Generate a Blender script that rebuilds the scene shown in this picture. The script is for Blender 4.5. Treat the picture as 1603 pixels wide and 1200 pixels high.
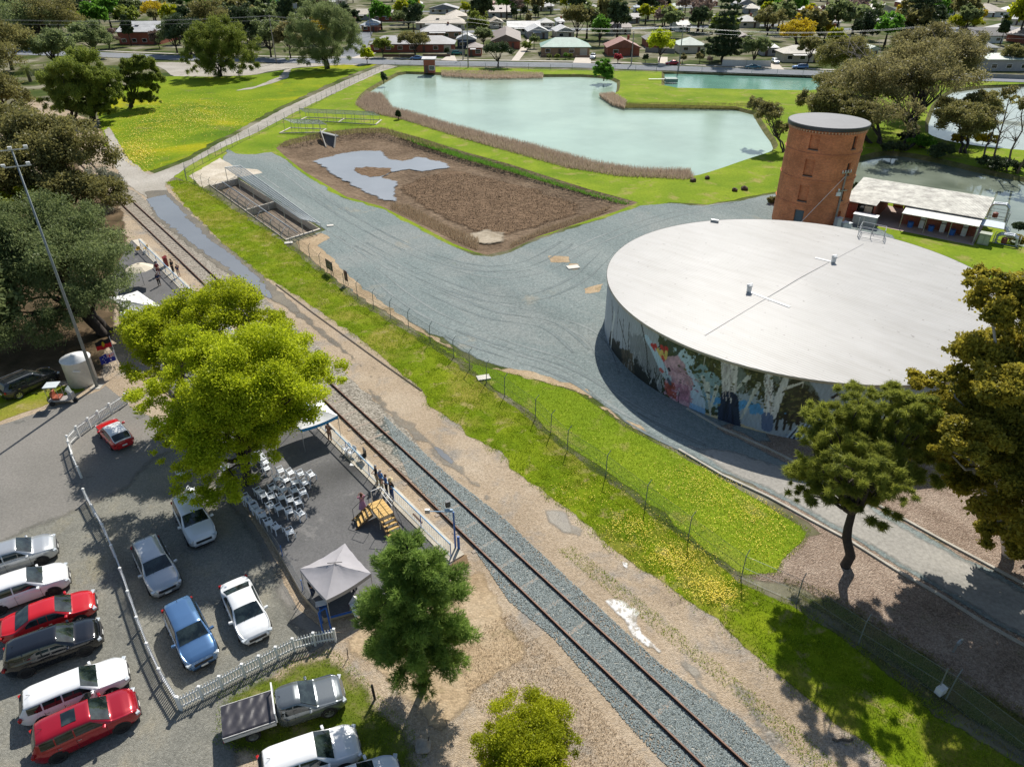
import bpy, bmesh, math, random
import numpy as np
from mathutils import Vector, Matrix
from mathutils.geometry import delaunay_2d_cdt, tessellate_polygon
for o in list(bpy.data.objects): bpy.data.objects.remove(o)
S = bpy.context.scene
COL = S.collection
R = math.radians
# ---------------------------------------------------------------- camera
F_PX, PITCH, HC = 1112.0, math.atan(1112 / 1803.0), 33.5
cam = bpy.data.cameras.new('camera'); camo = bpy.data.objects.new('camera', cam); COL.objects.link(camo)
cam.sensor_width = 36.0; cam.lens = 36.0 * F_PX / 1603.0
cam.clip_start = 0.5; cam.clip_end = 6000
camo.location = (0, 0, HC); camo.rotation_euler = (math.pi / 2 - PITCH, 0, 0)
S.camera = camo
# ---------------------------------------------------------------- light
SUN_AZ, SUN_EL = 75.5, 45.5
W = bpy.data.worlds.new('World'); S.world = W; W.use_nodes = True
wn = W.node_tree.nodes; wl = W.node_tree.links
sky = wn.new('ShaderNodeTexSky'); sky.sky_type = 'NISHITA'; sky.sun_disc = False
sky.sun_elevation = R(SUN_EL); sky.sun_rotation = R(90 - SUN_AZ); sky.air_density = 1.2; sky.dust_density = 0.8
bg = wn['Background']; bg.inputs[1].default_value = 0.082
wl.new(sky.outputs[0], bg.inputs[0])
sun = bpy.data.lights.new('sun', 'SUN'); sun.energy = 4.8; sun.angle = R(0.55); sun.color = (1.0, 0.95, 0.87)
suno = bpy.data.objects.new('sun', sun); COL.objects.link(suno)
sd = Vector((math.cos(R(SUN_AZ)) * math.cos(R(SUN_EL)), math.sin(R(SUN_AZ)) * math.cos(R(SUN_EL)), math.sin(R(SUN_EL))))
suno.rotation_euler = sd.to_track_quat('Z', 'Y').to_euler(); suno.location = (0, 60, 120)
S.view_settings.view_transform = 'Standard'; S.view_settings.look = 'None'
S.view_settings.exposure = 0.30; S.view_settings.gamma = 1.0
try:
    S.cycles.transparent_max_bounces = 16; S.cycles.max_bounces = 6
except Exception: pass

# ---------------------------------------------------------------- projection helpers (photo pixel -> point at height z in the world)
def gp(px, py, z=0.0):
    u = (px - 801.5) / F_PX; v = (py - 600) / F_PX
    t = (HC - z) / (math.sin(PITCH) + v * math.cos(PITCH))
    return Vector((t * u, t * (math.cos(PITCH) - v * math.sin(PITCH)), z))
def proj(p):
    d = p[1] * math.cos(PITCH) + (HC - p[2]) * math.sin(PITCH)
    return 801.5 + F_PX * p[0] / d, 600 + F_PX * (-p[1] * math.sin(PITCH) + (HC - p[2]) * math.cos(PITCH)) / d, d
def hgt(bx, by, topy, z0=0.0):
    p = gp(bx, by, z0); lo, hi = z0, 32.5
    for _ in range(40):
        m = (lo + hi) / 2
        if proj((p.x, p.y, m))[1] > topy: lo = m
        else: hi = m
    return m - z0
RD = Vector((0.6195, -0.785, 0)); RN = Vector((0.785, 0.6195, 0))   # along the railway / across it (towards the tank)
# ---------------------------------------------------------------- tagging
def tag(o, label=None, cat=None, group=None, kind=None):
    if label: o['label'] = label
    if cat: o['category'] = cat
    if group: o['group'] = group
    if kind: o['kind'] = kind
    return o
def empty(name, loc=(0, 0, 0), rz=0.0, label=None, cat=None, group=None):
    o = bpy.data.objects.new(name, None); COL.objects.link(o); o.location = loc; o.rotation_euler = (0, 0, rz)
    o.empty_display_size = 0.2
    return tag(o, label, cat, group)
def copy_tree(o, parent=None):
    c = o.copy(); COL.objects.link(c)
    if parent is not None: c.parent = parent
    for ch in list(o.children): copy_tree(ch, c)
    return c
# ---------------------------------------------------------------- materials
MC = {}
def newmat(name):
    m = bpy.data.materials.new(name); m.use_nodes = True
    return m, m.node_tree.nodes, m.node_tree.links, m.node_tree.nodes['Principled BSDF']
def ramp(N, stops, interp='LINEAR'):
    r = N.new('ShaderNodeValToRGB'); cr = r.color_ramp; cr.interpolation = interp
    while len(cr.elements) < len(stops): cr.elements.new(0.5)
    for e, (p, c) in zip(cr.elements, stops): e.position = p; e.color = (*c, 1) if len(c) == 3 else c
    return r
def noise(N, L, scale, detail=3, rough=0.6, vec=None, dist=0.0):
    n = N.new('ShaderNodeTexNoise'); n.inputs['Scale'].default_value = scale; n.inputs['Detail'].default_value = detail
    n.inputs['Roughness'].default_value = rough; n.inputs['Distortion'].default_value = dist
    if vec is not None: L.new(vec, n.inputs['Vector'])
    return n
def mixc(N, L, fac, a, b, mode='MIX'):
    m = N.new('ShaderNodeMix'); m.data_type = 'RGBA'; m.blend_type = mode
    if isinstance(fac, (int, float)): m.inputs[0].default_value = fac
    else: L.new(fac, m.inputs[0])
    for k, x in ((6, a), (7, b)):
        if isinstance(x, tuple): m.inputs[k].default_value = (*x[:3], 1)
        else: L.new(x, m.inputs[k])
    return m.outputs[2]
def mth(N, L, op, a, b=None, clamp=False):
    m = N.new('ShaderNodeMath'); m.operation = op; m.use_clamp = clamp
    for k, x in ((0, a), (1, b)):
        if x is None: continue
        if isinstance(x, (int, float)): m.inputs[k].default_value = x
        else: L.new(x, m.inputs[k])
    return m.outputs[0]
def bump(N, L, B, h, strength, dist):
    b = N.new('ShaderNodeBump'); b.inputs['Strength'].default_value = strength; b.inputs['Distance'].default_value = dist
    L.new(h, b.inputs['Height']); L.new(b.outputs[0], B.inputs['Normal']); return b
def M(name, col, rough=0.6, metal=0.0, var=0.12, scale=3.0, bmp=0.0, coat=0.0, spec=0.5):
    """plain painted / fabric / metal surface with slight uneven colour"""
    if name in MC: return MC[name]
    m, N, L, B = newmat(name); B.inputs['Roughness'].default_value = rough; B.inputs['Metallic'].default_value = metal
    B.inputs['Specular IOR Level'].default_value = spec
    if coat: B.inputs['Coat Weight'].default_value = coat; B.inputs['Coat Roughness'].default_value = 0.04
    tc = N.new('ShaderNodeTexCoord'); n = noise(N, L, scale, 4, 0.65, tc.outputs['Object'])
    r = ramp(N, [(0.3, tuple(c * (1 - var) for c in col)), (0.7, tuple(min(1, c * (1 + var)) for c in col))])
    L.new(n.outputs[0], r.inputs[0]); L.new(r.outputs[0], B.inputs['Base Color'])
    if bmp: bump(N, L, B, n.outputs[0], bmp, 0.05)
    MC[name] = m; return m
def glassmat():
    if 'glass' in MC: return MC['glass']
    m, N, L, B = newmat('tinted_glass'); B.inputs['Base Color'].default_value = (0.012, 0.02, 0.022, 1); B.inputs['Roughness'].default_value = 0.03
    B.inputs['Specular IOR Level'].default_value = 0.9
    tc = N.new('ShaderNodeTexCoord'); n = noise(N, L, 1.6, 3, 0.6, tc.outputs['Object'])
    r = ramp(N, [(0.42, (0.006, 0.011, 0.012)), (0.62, (0.03, 0.045, 0.045))]); L.new(n.outputs[0], r.inputs[0]); L.new(r.outputs[0], B.inputs['Base Color'])
    MC['glass'] = m; return m
def groundmat(name, stops, scale=0.35, speck=None, fine=6.0, bmp=0.5, bdist=0.06, patch=None, edge=True, rough=0.95, sharp=5.0, rutdir=None):
    """stops: ramp on large noise; speck: (scale, amount, stops) cell specks; patch: list of (scale, lo, hi, colour)"""
    m, N, L, B = newmat(name); B.inputs['Roughness'].default_value = rough; B.inputs['Specular IOR Level'].default_value = 0.06 if rough > .8 else .4
    tc = N.new('ShaderNodeTexCoord'); P = tc.outputs['Object']
    if rutdir is not None:
        mp = N.new('ShaderNodeMapping'); mp.inputs['Rotation'].default_value = (0, 0, rutdir); mp.inputs['Scale'].default_value = (0.18, 1, 1)
        mp.vector_type = 'TEXTURE'; mp.inputs['Scale'].default_value = (6, 1, 1); L.new(P, mp.inputs[0]); V = mp.outputs[0]
    else: V = P
    n1 = noise(N, L, scale, 6, 0.62, V, 0.3); r1 = ramp(N, stops); L.new(n1.outputs[0], r1.inputs[0]); c = r1.outputs[0]
    n2 = noise(N, L, fine, 5, 0.7, P)
    if patch:
        for (ps, lo, hi, pc) in patch:
            n3 = noise(N, L, ps, 5, 0.65, P, 0.4); mr = N.new('ShaderNodeMapRange'); mr.inputs[1].default_value = lo; mr.inputs[2].default_value = hi
            L.new(n3.outputs[0], mr.inputs[0]); c = mixc(N, L, mr.outputs[0], c, pc)
    h = n2.outputs[0]
    if speck:
        v = N.new('ShaderNodeTexVoronoi'); v.inputs['Scale'].default_value = speck[0]; L.new(P, v.inputs['Vector'])
        sr = ramp(N, speck[2]); sx = N.new('ShaderNodeSeparateColor'); L.new(v.outputs['Color'], sx.inputs[0]); L.new(sx.outputs[0], sr.inputs[0])
        c = mixc(N, L, speck[1], c, sr.outputs[0], 'MULTIPLY' if len(speck) > 3 else 'MIX')
        h = mth(N, L, 'SUBTRACT', n2.outputs[0], v.outputs['Distance'])
    vr = ramp(N, [(0.25, (0.72, 0.72, 0.72)), (0.75, (1.28, 1.28, 1.28))]); L.new(n2.outputs[0], vr.inputs[0])
    c = mixc(N, L, 1.0, c, vr.outputs[0], 'MULTIPLY'); L.new(c, B.inputs['Base Color'])
    bump(N, L, B, h, bmp, bdist)
    if edge:
        at = N.new('ShaderNodeAttribute'); at.attribute_name = 'edge'
        ne = noise(N, L, 1.1, 6, 0.75, P)
        a = mth(N, L, 'MULTIPLY', at.outputs['Fac'], 1.7)
        a = mth(N, L, 'ADD', a, ne.outputs[0]); a = mth(N, L, 'SUBTRACT', a, 1.0)
        a = mth(N, L, 'MULTIPLY', a, sharp, True); 
        T = N.new('ShaderNodeBsdfTransparent'); mx = N.new('ShaderNodeMixShader')
        L.new(a, mx.inputs[0]); L.new(T.outputs[0], mx.inputs[1]); L.new(B.outputs[0], mx.inputs[2]); L.new(mx.outputs[0], N['Material Output'].inputs[0])
    MC[name] = m; return m
def watermat(name, col, rough=0.06, wave=3.0, ws=0.12, var=0.15, col2=None, edge=False):
    m, N, L, B = newmat(name); tc = N.new('ShaderNodeTexCoord'); P = tc.outputs['Object']
    n0 = noise(N, L, 0.05, 4, 0.6, P); r = ramp(N, [(0.3, tuple(c * (1 - var) for c in col)), (0.7, col2 or tuple(c * (1 + var) for c in col))])
    L.new(n0.outputs[0], r.inputs[0]); L.new(r.outputs[0], B.inputs['Base Color'])
    B.inputs['Roughness'].default_value = rough; B.inputs['IOR'].default_value = 1.33
    nr = noise(N, L, 0.035, 4, 0.7, P, 0.6); rr_ = N.new('ShaderNodeMapRange'); rr_.inputs[1].default_value = .4; rr_.inputs[2].default_value = .62; rr_.inputs[3].default_value = rough * .5; rr_.inputs[4].default_value = rough * 2.0; L.new(nr.outputs[0], rr_.inputs[0]); L.new(rr_.outputs[0], B.inputs['Roughness'])
    mp = N.new('ShaderNodeMapping'); mp.inputs['Scale'].default_value = (1, 2.0, 1); L.new(P, mp.inputs[0])
    n1 = noise(N, L, wave, 3, 0.6, mp.outputs[0]); bump(N, L, B, n1.outputs[0], ws, 0.1)
    if edge:
        at = N.new('ShaderNodeAttribute'); at.attribute_name = 'edge'; ne = noise(N, L, 0.9, 6, 0.75, P)
        a = mth(N, L, 'ADD', mth(N, L, 'MULTIPLY', at.outputs['Fac'], 1.6), ne.outputs[0]); a = mth(N, L, 'MULTIPLY', mth(N, L, 'SUBTRACT', a, .85), 2.5, True)
        T = N.new('ShaderNodeBsdfTransparent'); mx = N.new('ShaderNodeMixShader'); L.new(a, mx.inputs[0]); L.new(T.outputs[0], mx.inputs[1]); L.new(B.outputs[0], mx.inputs[2]); L.new(mx.outputs[0], N['Material Output'].inputs[0])
    MC[name] = m; return m
# ---------------------------------------------------------------- mesh builder
class MB:
    def __init__(s): s.v = []; s.f = []
    def add(s, vs, fs):
        k = len(s.v); s.v += [tuple(x) for x in vs]; s.f += [tuple(i + k for i in f) for f in fs]; return s
    def box(s, c, d, rz=0.0, taper=1.0):
        cx, cy, cz = c; x, y, z = d[0] / 2, d[1] / 2, d[2] / 2; co, si = math.cos(rz), math.sin(rz); vs = []
        for k, t in ((-1, 1.0), (1, taper)):
            for a, b in ((-1, -1), (1, -1), (1, 1), (-1, 1)):
                X, Y = a * x * t, b * y * t; vs.append((cx + X * co - Y * si, cy + X * si + Y * co, cz + k * z))
        return s.add(vs, [(3, 2, 1, 0), (4, 5, 6, 7), (0, 1, 5, 4), (1, 2, 6, 5), (2, 3, 7, 6), (3, 0, 4, 7)])
    def tube(s, p0, p1, r0, r1=None, n=8, caps=True):
        p0, p1 = Vector(p0), Vector(p1); r1 = r0 if r1 is None else r1; d = (p1 - p0)
        if d.length < 1e-6: return s
        d.normalize(); a = d.orthogonal().normalized(); b = d.cross(a); vs = []
        for p, r in ((p0, r0), (p1, r1)):
            for i in range(n):
                t = 2 * math.pi * i / n; vs.append(p + a * (r * math.cos(t)) + b * (r * math.sin(t)))
        fs = [(i, (i + 1) % n, n + (i + 1) % n, n + i) for i in range(n)]
        if caps: fs += [tuple(range(n - 1, -1, -1)), tuple(range(n, 2 * n))]
        return s.add(vs, fs)
    def path(s, pts, r, n=6):
        for a, b in zip(pts[:-1], pts[1:]): s.tube(a, b, r, r, n)
        return s
    def prism(s, pts, z0, z1):
        n = len(pts); vs = [(p[0], p[1], z0) for p in pts] + [(p[0], p[1], z1) for p in pts]
        return s.add(vs, [tuple(range(n - 1, -1, -1)), tuple(range(n, 2 * n))] + [(i, (i + 1) % n, n + (i + 1) % n, n + i) for i in range(n)])
    def slab(s, q, t):
        """quad q (4 points) given thickness t along its normal"""
        q = [Vector(p) for p in q]; nn = (q[1] - q[0]).cross(q[2] - q[0]).normalized() * t
        return s.add(q + [p + nn for p in q], [(3, 2, 1, 0), (4, 5, 6, 7), (0, 1, 5, 4), (1, 2, 6, 5), (2, 3, 7, 6), (3, 0, 4, 7)])
    def lathe(s, c, prof, n=24, a0=0, a1=2 * math.pi):
        cx, cy, cz = c; k = len(s.v); full = abs(a1 - a0 - 2 * math.pi) < 1e-6; m = n if full else n + 1
        for (r, z) in prof:
            for i in range(m):
                t = a0 + (a1 - a0) * i / n; s.v.append((cx + r * math.cos(t), cy + r * math.sin(t), cz + z))
        for j in range(len(prof) - 1):
            for i in range(n):
                i2 = (i + 1) % m; s.f.append((k + j * m + i, k + j * m + i2, k + (j + 1) * m + i2, k + (j + 1) * m + i))
        return s
    def build(s, name, mat, parent=None, smooth=False, mi=None, bevel=0):
        me = bpy.data.meshes.new(name); me.from_pydata([tuple(v) for v in s.v], [], s.f)
        mats = mat if isinstance(mat, (list, tuple)) else [mat]
        for m in mats: me.materials.append(m)
        if mi is not None: me.polygons.foreach_set('material_index', mi)
        if smooth: me.polygons.foreach_set('use_smooth', [True] * len(me.polygons))
        me.update(); o = bpy.data.objects.new(name, me); COL.objects.link(o)
        if parent is not None: o.parent = parent
        if bevel:
            b = o.modifiers.new('bevel', 'BEVEL'); b.width = bevel; b.segments = 2; b.limit_method = 'ANGLE'
        return o
def npmesh(name, V, Fq, mat, parent=None, tint=None, smooth=False):
    """V (n,3); Fq (m,k) faces of constant size"""
    me = bpy.data.meshes.new(name); V = np.asarray(V, np.float32); Fq = np.asarray(Fq, np.int32); m, k = Fq.shape
    me.vertices.add(len(V)); me.vertices.foreach_set('co', V.ravel())
    me.loops.add(m * k); me.loops.foreach_set('vertex_index', Fq.ravel())
    me.polygons.add(m); me.polygons.foreach_set('loop_start', np.arange(0, m * k, k, dtype=np.int32))
    me.polygons.foreach_set('loop_total', np.full(m, k, np.int32))
    if smooth: me.polygons.foreach_set('use_smooth', np.ones(m, bool))
    for mt in (mat if isinstance(mat, (list, tuple)) else [mat]): me.materials.append(mt)
    if tint is not None:
        a = me.attributes.new('tint', 'FLOAT', 'FACE'); a.data.foreach_set('value', np.asarray(tint, np.float32))
    me.update(calc_edges=True); o = bpy.data.objects.new(name, me); COL.objects.link(o)
    if parent is not None: o.parent = parent
    return o
# ---------------------------------------------------------------- ground sheets
def inside(P, poly):
    x, y = P[:, 0], P[:, 1]; c = np.zeros(len(P), bool); n = len(poly)
    for i in range(n):
        x1, y1 = poly[i]; x2, y2 = poly[(i + 1) % n]
        if y1 == y2: continue
        k = ((y1 > y) != (y2 > y)) & (x < (x2 - x1) * (y - y1) / (y2 - y1) + x1); c ^= k
    return c
def bdist(P, poly):
    d = np.full(len(P), 1e9); n = len(poly); A = np.asarray(poly)
    for i in range(n):
        a = A[i]; b = A[(i + 1) % n]; ab = b - a; L2 = (ab ** 2).sum() + 1e-12
        t = np.clip(((P - a) @ ab) / L2, 0, 1); q = a + t[:, None] * ab; d = np.minimum(d, np.hypot(*(P - q).T))
    return d
def resample(poly, step, jit, rng):
    out = []; n = len(poly); A = np.asarray(poly, float)
    for i in range(n):
        a, b = A[i], A[(i + 1) % n]; L = np.hypot(*(b - a)); k = max(1, int(L / step)); nr = np.array([-(b - a)[1], (b - a)[0]]) / max(L, 1e-6)
        for j in range(k):
            p = a + (b - a) * j / k
            if jit and j: p = p + nr * rng.normal() * jit * 0.5
            out.append(p)
    return np.array(out)
def smoothpoly(poly, it=1):
    A = [np.array(p[:2], float) for p in poly]
    for _ in range(it):
        B = []
        for i in range(len(A)):
            a, b = A[i], A[(i + 1) % len(A)]; B += [a * .75 + b * .25, a * .25 + b * .75]
        A = B
    return [tuple(p) for p in A]
def pxpoly(pts, z=0.0): return [tuple(gp(x, y, z)[:2]) for x, y in pts]
def sheet(name, poly, z, mat, edge=1.0, step=1.2, jit=0.15, holes=(), fill=0.0, zf=None, smooth=0, kind='structure', seed=1):
    rng = np.random.default_rng(seed)
    if smooth: poly = smoothpoly(poly, smooth)
    B = resample(poly, step, jit, rng); pts = [B]; n = len(B); edges = [(i, (i + 1) % n) for i in range(n)]
    k = n; H = []
    for h in holes:
        hb = resample(h, step, 0, rng); H.append(hb); pts.append(hb); m = len(hb); edges += [(k + i, k + (i + 1) % m) for i in range(m)]; k += m
    if edge > 0:
        for fr in (0.5, 1.0):
            q = []
            for i in range(n):
                t = B[(i + 1) % n] - B[i - 1]; nr = np.array([-t[1], t[0]]) / max(np.hypot(*t), 1e-6); q += [B[i] + nr * edge * fr, B[i] - nr * edge * fr]
            q = np.array(q); ok = inside(q, B) & (bdist(q, B) > edge * fr * 0.85)
            pts.append(q[ok])
    if fill > 0:
        lo, hi = B.min(0), B.max(0); gx, gy = np.meshgrid(np.arange(lo[0], hi[0], fill), np.arange(lo[1], hi[1], fill))
        q = np.c_[gx.ravel(), gy.ravel()]; q = q + rng.uniform(-.3, .3, q.shape) * fill; ok = inside(q, B)
        q = q[ok]; q = q[bdist(q, B) > max(edge, 0.3 * fill)]; pts.append(q)
    A = np.concatenate(pts)
    vs, es, fs, *_ = delaunay_2d_cdt([Vector((float(a), float(b))) for a, b in A], edges, [], 0, 1e-4)
    V = np.array([(v.x, v.y) for v in vs]); Fc = np.array([tuple(f) for f in fs if len(f) == 3])
    cen = V[Fc].mean(1); ok = inside(cen, B)
    for h in H: ok &= ~inside(cen, h)
    Fc = Fc[ok]; d = bdist(V, B)
    zz = np.full(len(V), z, float)
    if zf is not None: zz = zz + zf(V, d)
    # orient upward
    a, b, c = V[Fc[:, 0]], V[Fc[:, 1]], V[Fc[:, 2]]; fl = ((b - a)[:, 0] * (c - a)[:, 1] - (b - a)[:, 1] * (c - a)[:, 0]) < 0
    Fc[fl] = Fc[fl][:, ::-1]
    o = npmesh(name, np.c_[V, zz], Fc, mat, smooth=zf is not None)
    at = o.data.attributes.new('edge', 'FLOAT', 'POINT'); at.data.foreach_set('value', np.clip(d / max(edge, 1e-3), 0, 1).astype(np.float32) if edge > 0 else np.ones(len(V), np.float32))
    if kind: o['kind'] = kind
    return o
# ================================================================ GROUND
GRASS = groundmat('grass_mat', [(0.3, (0.077, 0.135, 0.005)), (0.5, (0.143, 0.205, 0.007)), (0.7, (0.224, 0.270, 0.014))], 0.22, fine=4.0, bmp=0.7, bdist=0.12,
    patch=[(0.13, 0.48, 0.62, (0.246, 0.227, 0.040)), (0.07, 0.6, 0.75, (0.072, 0.140, 0.008)), (0.6, 0.56, 0.66, (0.306, 0.260, 0.096))], sharp=4)
FIELD = groundmat('field_mat', [(0.3, (0.084, 0.156, 0.007)), (0.5, (0.157, 0.229, 0.008)), (0.7, (0.224, 0.279, 0.014))], 0.06, fine=1.6, bmp=0.6, bdist=0.15,
    patch=[(0.045, 0.52, 0.64, (0.302, 0.301, 0.008)), (0.11, 0.6, 0.72, (0.157, 0.167, 0.045))], sharp=4)
LAWN = groundmat('lawn_mat', [(0.3, (0.114, 0.194, 0.010)), (0.6, (0.206, 0.275, 0.018)), (0.8, (0.297, 0.304, 0.051))], 0.1, fine=2.5, bmp=0.5, bdist=0.1, patch=[(0.25, 0.55, 0.68, (0.286, 0.257, 0.077)), (0.9, 0.6, 0.7, (0.103, 0.164, 0.013))], sharp=4)
SUBURB = groundmat('suburb_mat', [(0.36, (0.038, 0.062, 0.012)), (0.46, (0.075, 0.095, 0.023)), (0.54, (0.150, 0.139, 0.087)), (0.62, (0.255, 0.239, 0.173))], 0.075, fine=0.8, bmp=0.2, edge=False)
SAND = groundmat('sand_mat', [(0.3, (0.30, 0.225, 0.145)), (0.5, (0.42, 0.325, 0.22)), (0.7, (0.50, 0.41, 0.30))], 0.16, speck=(16.0, 0.35, [(0.0, (0.12, 0.10, 0.08)), (0.35, (0.34, 0.27, 0.19)), (1.0, (0.55, 0.47, 0.38))]),
    fine=5.0, bmp=0.6, patch=[(0.28, 0.52, 0.68, (0.24, 0.235, 0.22)), (0.5, 0.62, 0.7, (0.17, 0.13, 0.09))])
SANDR = groundmat('sand_track_mat', [(0.3, (0.30, 0.21, 0.12)), (0.5, (0.42, 0.31, 0.19)), (0.7, (0.50, 0.40, 0.27))], 0.25, fine=4.0, bmp=0.4,
    speck=(8.0, 0.25, [(0.0, (0.16, 0.13, 0.09)), (1.0, (0.5, 0.4, 0.28))]), patch=[(0.35, 0.56, 0.7, (0.15, 0.13, 0.05))])
BALLAST = groundmat('ballast_mat', [(0.3, (0.178, 0.201, 0.186)), (0.7, (0.327, 0.348, 0.317))], 0.35, speck=(7.0, 0.75, [(0.0, (0.053, 0.060, 0.061)), (0.3, (0.149, 0.174, 0.162)), (0.7, (0.298, 0.321, 0.288)), (1.0, (0.625, 0.589, 0.514))]),
    fine=9.0, bmp=1.0, bdist=0.12, sharp=3, patch=[(0.35, 0.58, 0.72, (0.30, 0.26, 0.20))])
OLDBAL = groundmat('old_ballast_mat', [(0.3, (0.216, 0.194, 0.158)), (0.7, (0.378, 0.342, 0.279))], 0.35, speck=(7.0, 0.6, [(0.0, (0.072, 0.063, 0.050)), (0.35, (0.270, 0.243, 0.198)), (1.0, (0.522, 0.477, 0.405))]), fine=8.0, bmp=0.9, bdist=0.08)
YARD = groundmat('gravel_yard_mat', [(0.3, (0.137, 0.169, 0.163)), (0.5, (0.184, 0.223, 0.216)), (0.72, (0.255, 0.285, 0.270))], 0.16, speck=(9.0, 0.25, [(0.0, (0.085, 0.104, 0.107)), (0.5, (0.237, 0.275, 0.270)), (1.0, (0.426, 0.446, 0.418))]),
    fine=3.0, bmp=0.5, rutdir=R(-52), patch=[(0.045, 0.5, 0.62, (0.242, 0.261, 0.247)), (0.11, 0.62, 0.72, (0.294, 0.275, 0.219)), (0.35, 0.7, 0.76, (0.142, 0.180, 0.083))], sharp=3)
CARPK = groundmat('car_park_mat', [(0.3, (0.172, 0.168, 0.140)), (0.55, (0.241, 0.231, 0.189)), (0.75, (0.331, 0.294, 0.210))], 0.35, speck=(24.0, 0.25, [(0.0, (0.069, 0.077, 0.077)), (0.5, (0.207, 0.217, 0.210)), (1.0, (0.469, 0.462, 0.420))]),
    fine=6.0, bmp=0.6, patch=[(0.2, 0.57, 0.72, (0.276, 0.238, 0.140))], sharp=2)
ASPH = groundmat('asphalt_mat', [(0.3, (0.184, 0.176, 0.158)), (0.7, (0.239, 0.225, 0.203))], 0.14, fine=7.0, bmp=0.2, bdist=0.02, patch=[(0.4, 0.63, 0.66, (0.153, 0.149, 0.135)), (0.1, 0.55, 0.7, (0.207, 0.194, 0.162))], sharp=6)
PLAT = groundmat('platform_asphalt_mat', [(0.3, (0.115, 0.115, 0.115)), (0.7, (0.165, 0.162, 0.16))], 0.2, fine=9.0, bmp=0.2, bdist=0.02, patch=[(0.5, 0.6, 0.66, (0.19, 0.185, 0.18))], edge=False)
ROADM = groundmat('road_mat', [(0.3, (0.19, 0.205, 0.225)), (0.7, (0.26, 0.27, 0.285))], 0.1, fine=3.0, bmp=0.1, bdist=0.02, edge=False)
TRACKM = groundmat('gravel_track_mat', [(0.3, (0.30, 0.275, 0.23)), (0.7, (0.46, 0.43, 0.38))], 0.12, fine=3.0, bmp=0.3, sharp=4, patch=[(0.3, 0.6, 0.7, (0.24, 0.21, 0.16))])
LITTER = groundmat('leaf_litter_mat', [(0.3, (0.174, 0.122, 0.088)), (0.52, (0.328, 0.246, 0.190)), (0.72, (0.492, 0.395, 0.312))], 0.3, fine=5.0, bmp=0.8, bdist=0.1,
    speck=(14.0, 0.35, [(0.0, (0.072, 0.051, 0.034)), (0.5, (0.328, 0.246, 0.185)), (1.0, (0.635, 0.532, 0.429))]), sharp=3, patch=[(0.2, 0.62, 0.74, (0.102, 0.122, 0.029))])
MUD = groundmat('pit_mud_mat', [(0.3, (0.109, 0.075, 0.048)), (0.5, (0.166, 0.118, 0.077)), (0.72, (0.257, 0.189, 0.128))], 0.13, fine=1.6, bmp=0.9, bdist=0.2, edge=False,
    speck=(1.8, 0.25, [(0.0, (0.057, 0.041, 0.026)), (1.0, (0.266, 0.193, 0.132))]))
DARKMUD = groundmat('dark_mud_mat', [(0.3, (0.124, 0.081, 0.048)), (0.6, (0.182, 0.122, 0.075)), (0.8, (0.247, 0.165, 0.103))], 0.4, fine=2.2, bmp=0.45, bdist=0.3, sharp=2.5,
    speck=(1.6, 0.35, [(0.0, (0.058, 0.040, 0.025)), (0.5, (0.156, 0.104, 0.063)), (1.0, (0.260, 0.177, 0.115))]))
BANK = groundmat('bank_mat', [(0.3, (0.08, 0.10, 0.025)), (0.7, (0.20, 0.17, 0.08))], 0.5, fine=2.5, bmp=0.8, bdist=0.2, edge=False)
CONC = M('concrete', (0.43, 0.40, 0.34), 0.85, var=0.2, scale=1.2, bmp=0.2)
POND = watermat('pond_water', (0.34, 0.455, 0.365), 0.10, 1.6, 0.30)
POND2 = watermat('turquoise_water', (0.16, 0.34, 0.26), 0.08, 1.5, 0.25)
POND3 = watermat('green_water', (0.13, 0.17, 0.115), 0.04, 1.0, 0.05, 0.5, (0.30, 0.34, 0.27))
POND4 = watermat('pale_water', (0.36, 0.41, 0.37), 0.12, 2.0, 0.1)
PUD = watermat('puddle_water', (0.19, 0.20, 0.21), 0.03, 1.0, 0.012, edge=True)
MURK = watermat('pit_water', (0.27, 0.28, 0.29), 0.05, 1.2, 0.03, edge=True)

ZW = -0.7
pond1 = [(628,116),(660,117),(692,118),(766,122),(853,121),(928,121),(966,127),(966,140),(962,150),(941,153),(955,163),(978,168),(1069,170),(1175,173),(1192,203),(1212,230),(1206,240),(1162,254),(1114,271),(1080,281),(1069,279),(1002,272),(934,262),(833,237),(766,221),(698,206),(631,190),(590,178),(560,166),(572,148),(597,133),(611,125)]
pond2 = [(1040,116),(1060,116),(1263,121),(1320,129),(1300,140),(1263,145),(1162,143),(1060,141),(1040,137)]
pond3 = [(1335,256),(1382,243),(1414,245),(1477,257),(1539,273),(1640,292),(1700,420),(1600,392),(1586,384),(1570,352),(1450,322),(1340,302),(1330,290)]
pond4 = [(1466,160),(1500,140),(1660,134),(1760,250),(1603,240),(1520,232),(1470,222),(1448,208)]
W1, W2, W3, W4 = (pxpoly(p, ZW) for p in (pond1, pond2, pond3, pond4))
W1 = smoothpoly(W1, 1); W3 = smoothpoly(W3, 1); W4 = smoothpoly(W4, 1)
pitp = [(432,232),(446,221),(500,208),(560,201),(600,200),(662,217),(728,238),(798,257),(860,277),(921,296),(999,317),(965,331),(929,342),(844,370),(798,391),(762,399),(744,395),(709,381),(651,350),(597,323),(542,308),(477,269),(450,248)]
PITW = pxpoly(pitp)
def grow(poly, d):
    A = np.array(poly); out = []; n = len(A)
    area = sum(A[i][0] * A[(i + 1) % n][1] - A[(i + 1) % n][0] * A[i][1] for i in range(n)); sg = 1 if area > 0 else -1
    for i in range(n):
        t = A[(i + 1) % n] - A[i - 1]; nr = np.array([t[1], -t[0]]) / np.hypot(*t) * sg; out.append(tuple(A[i] + nr * d))
    return out
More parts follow.
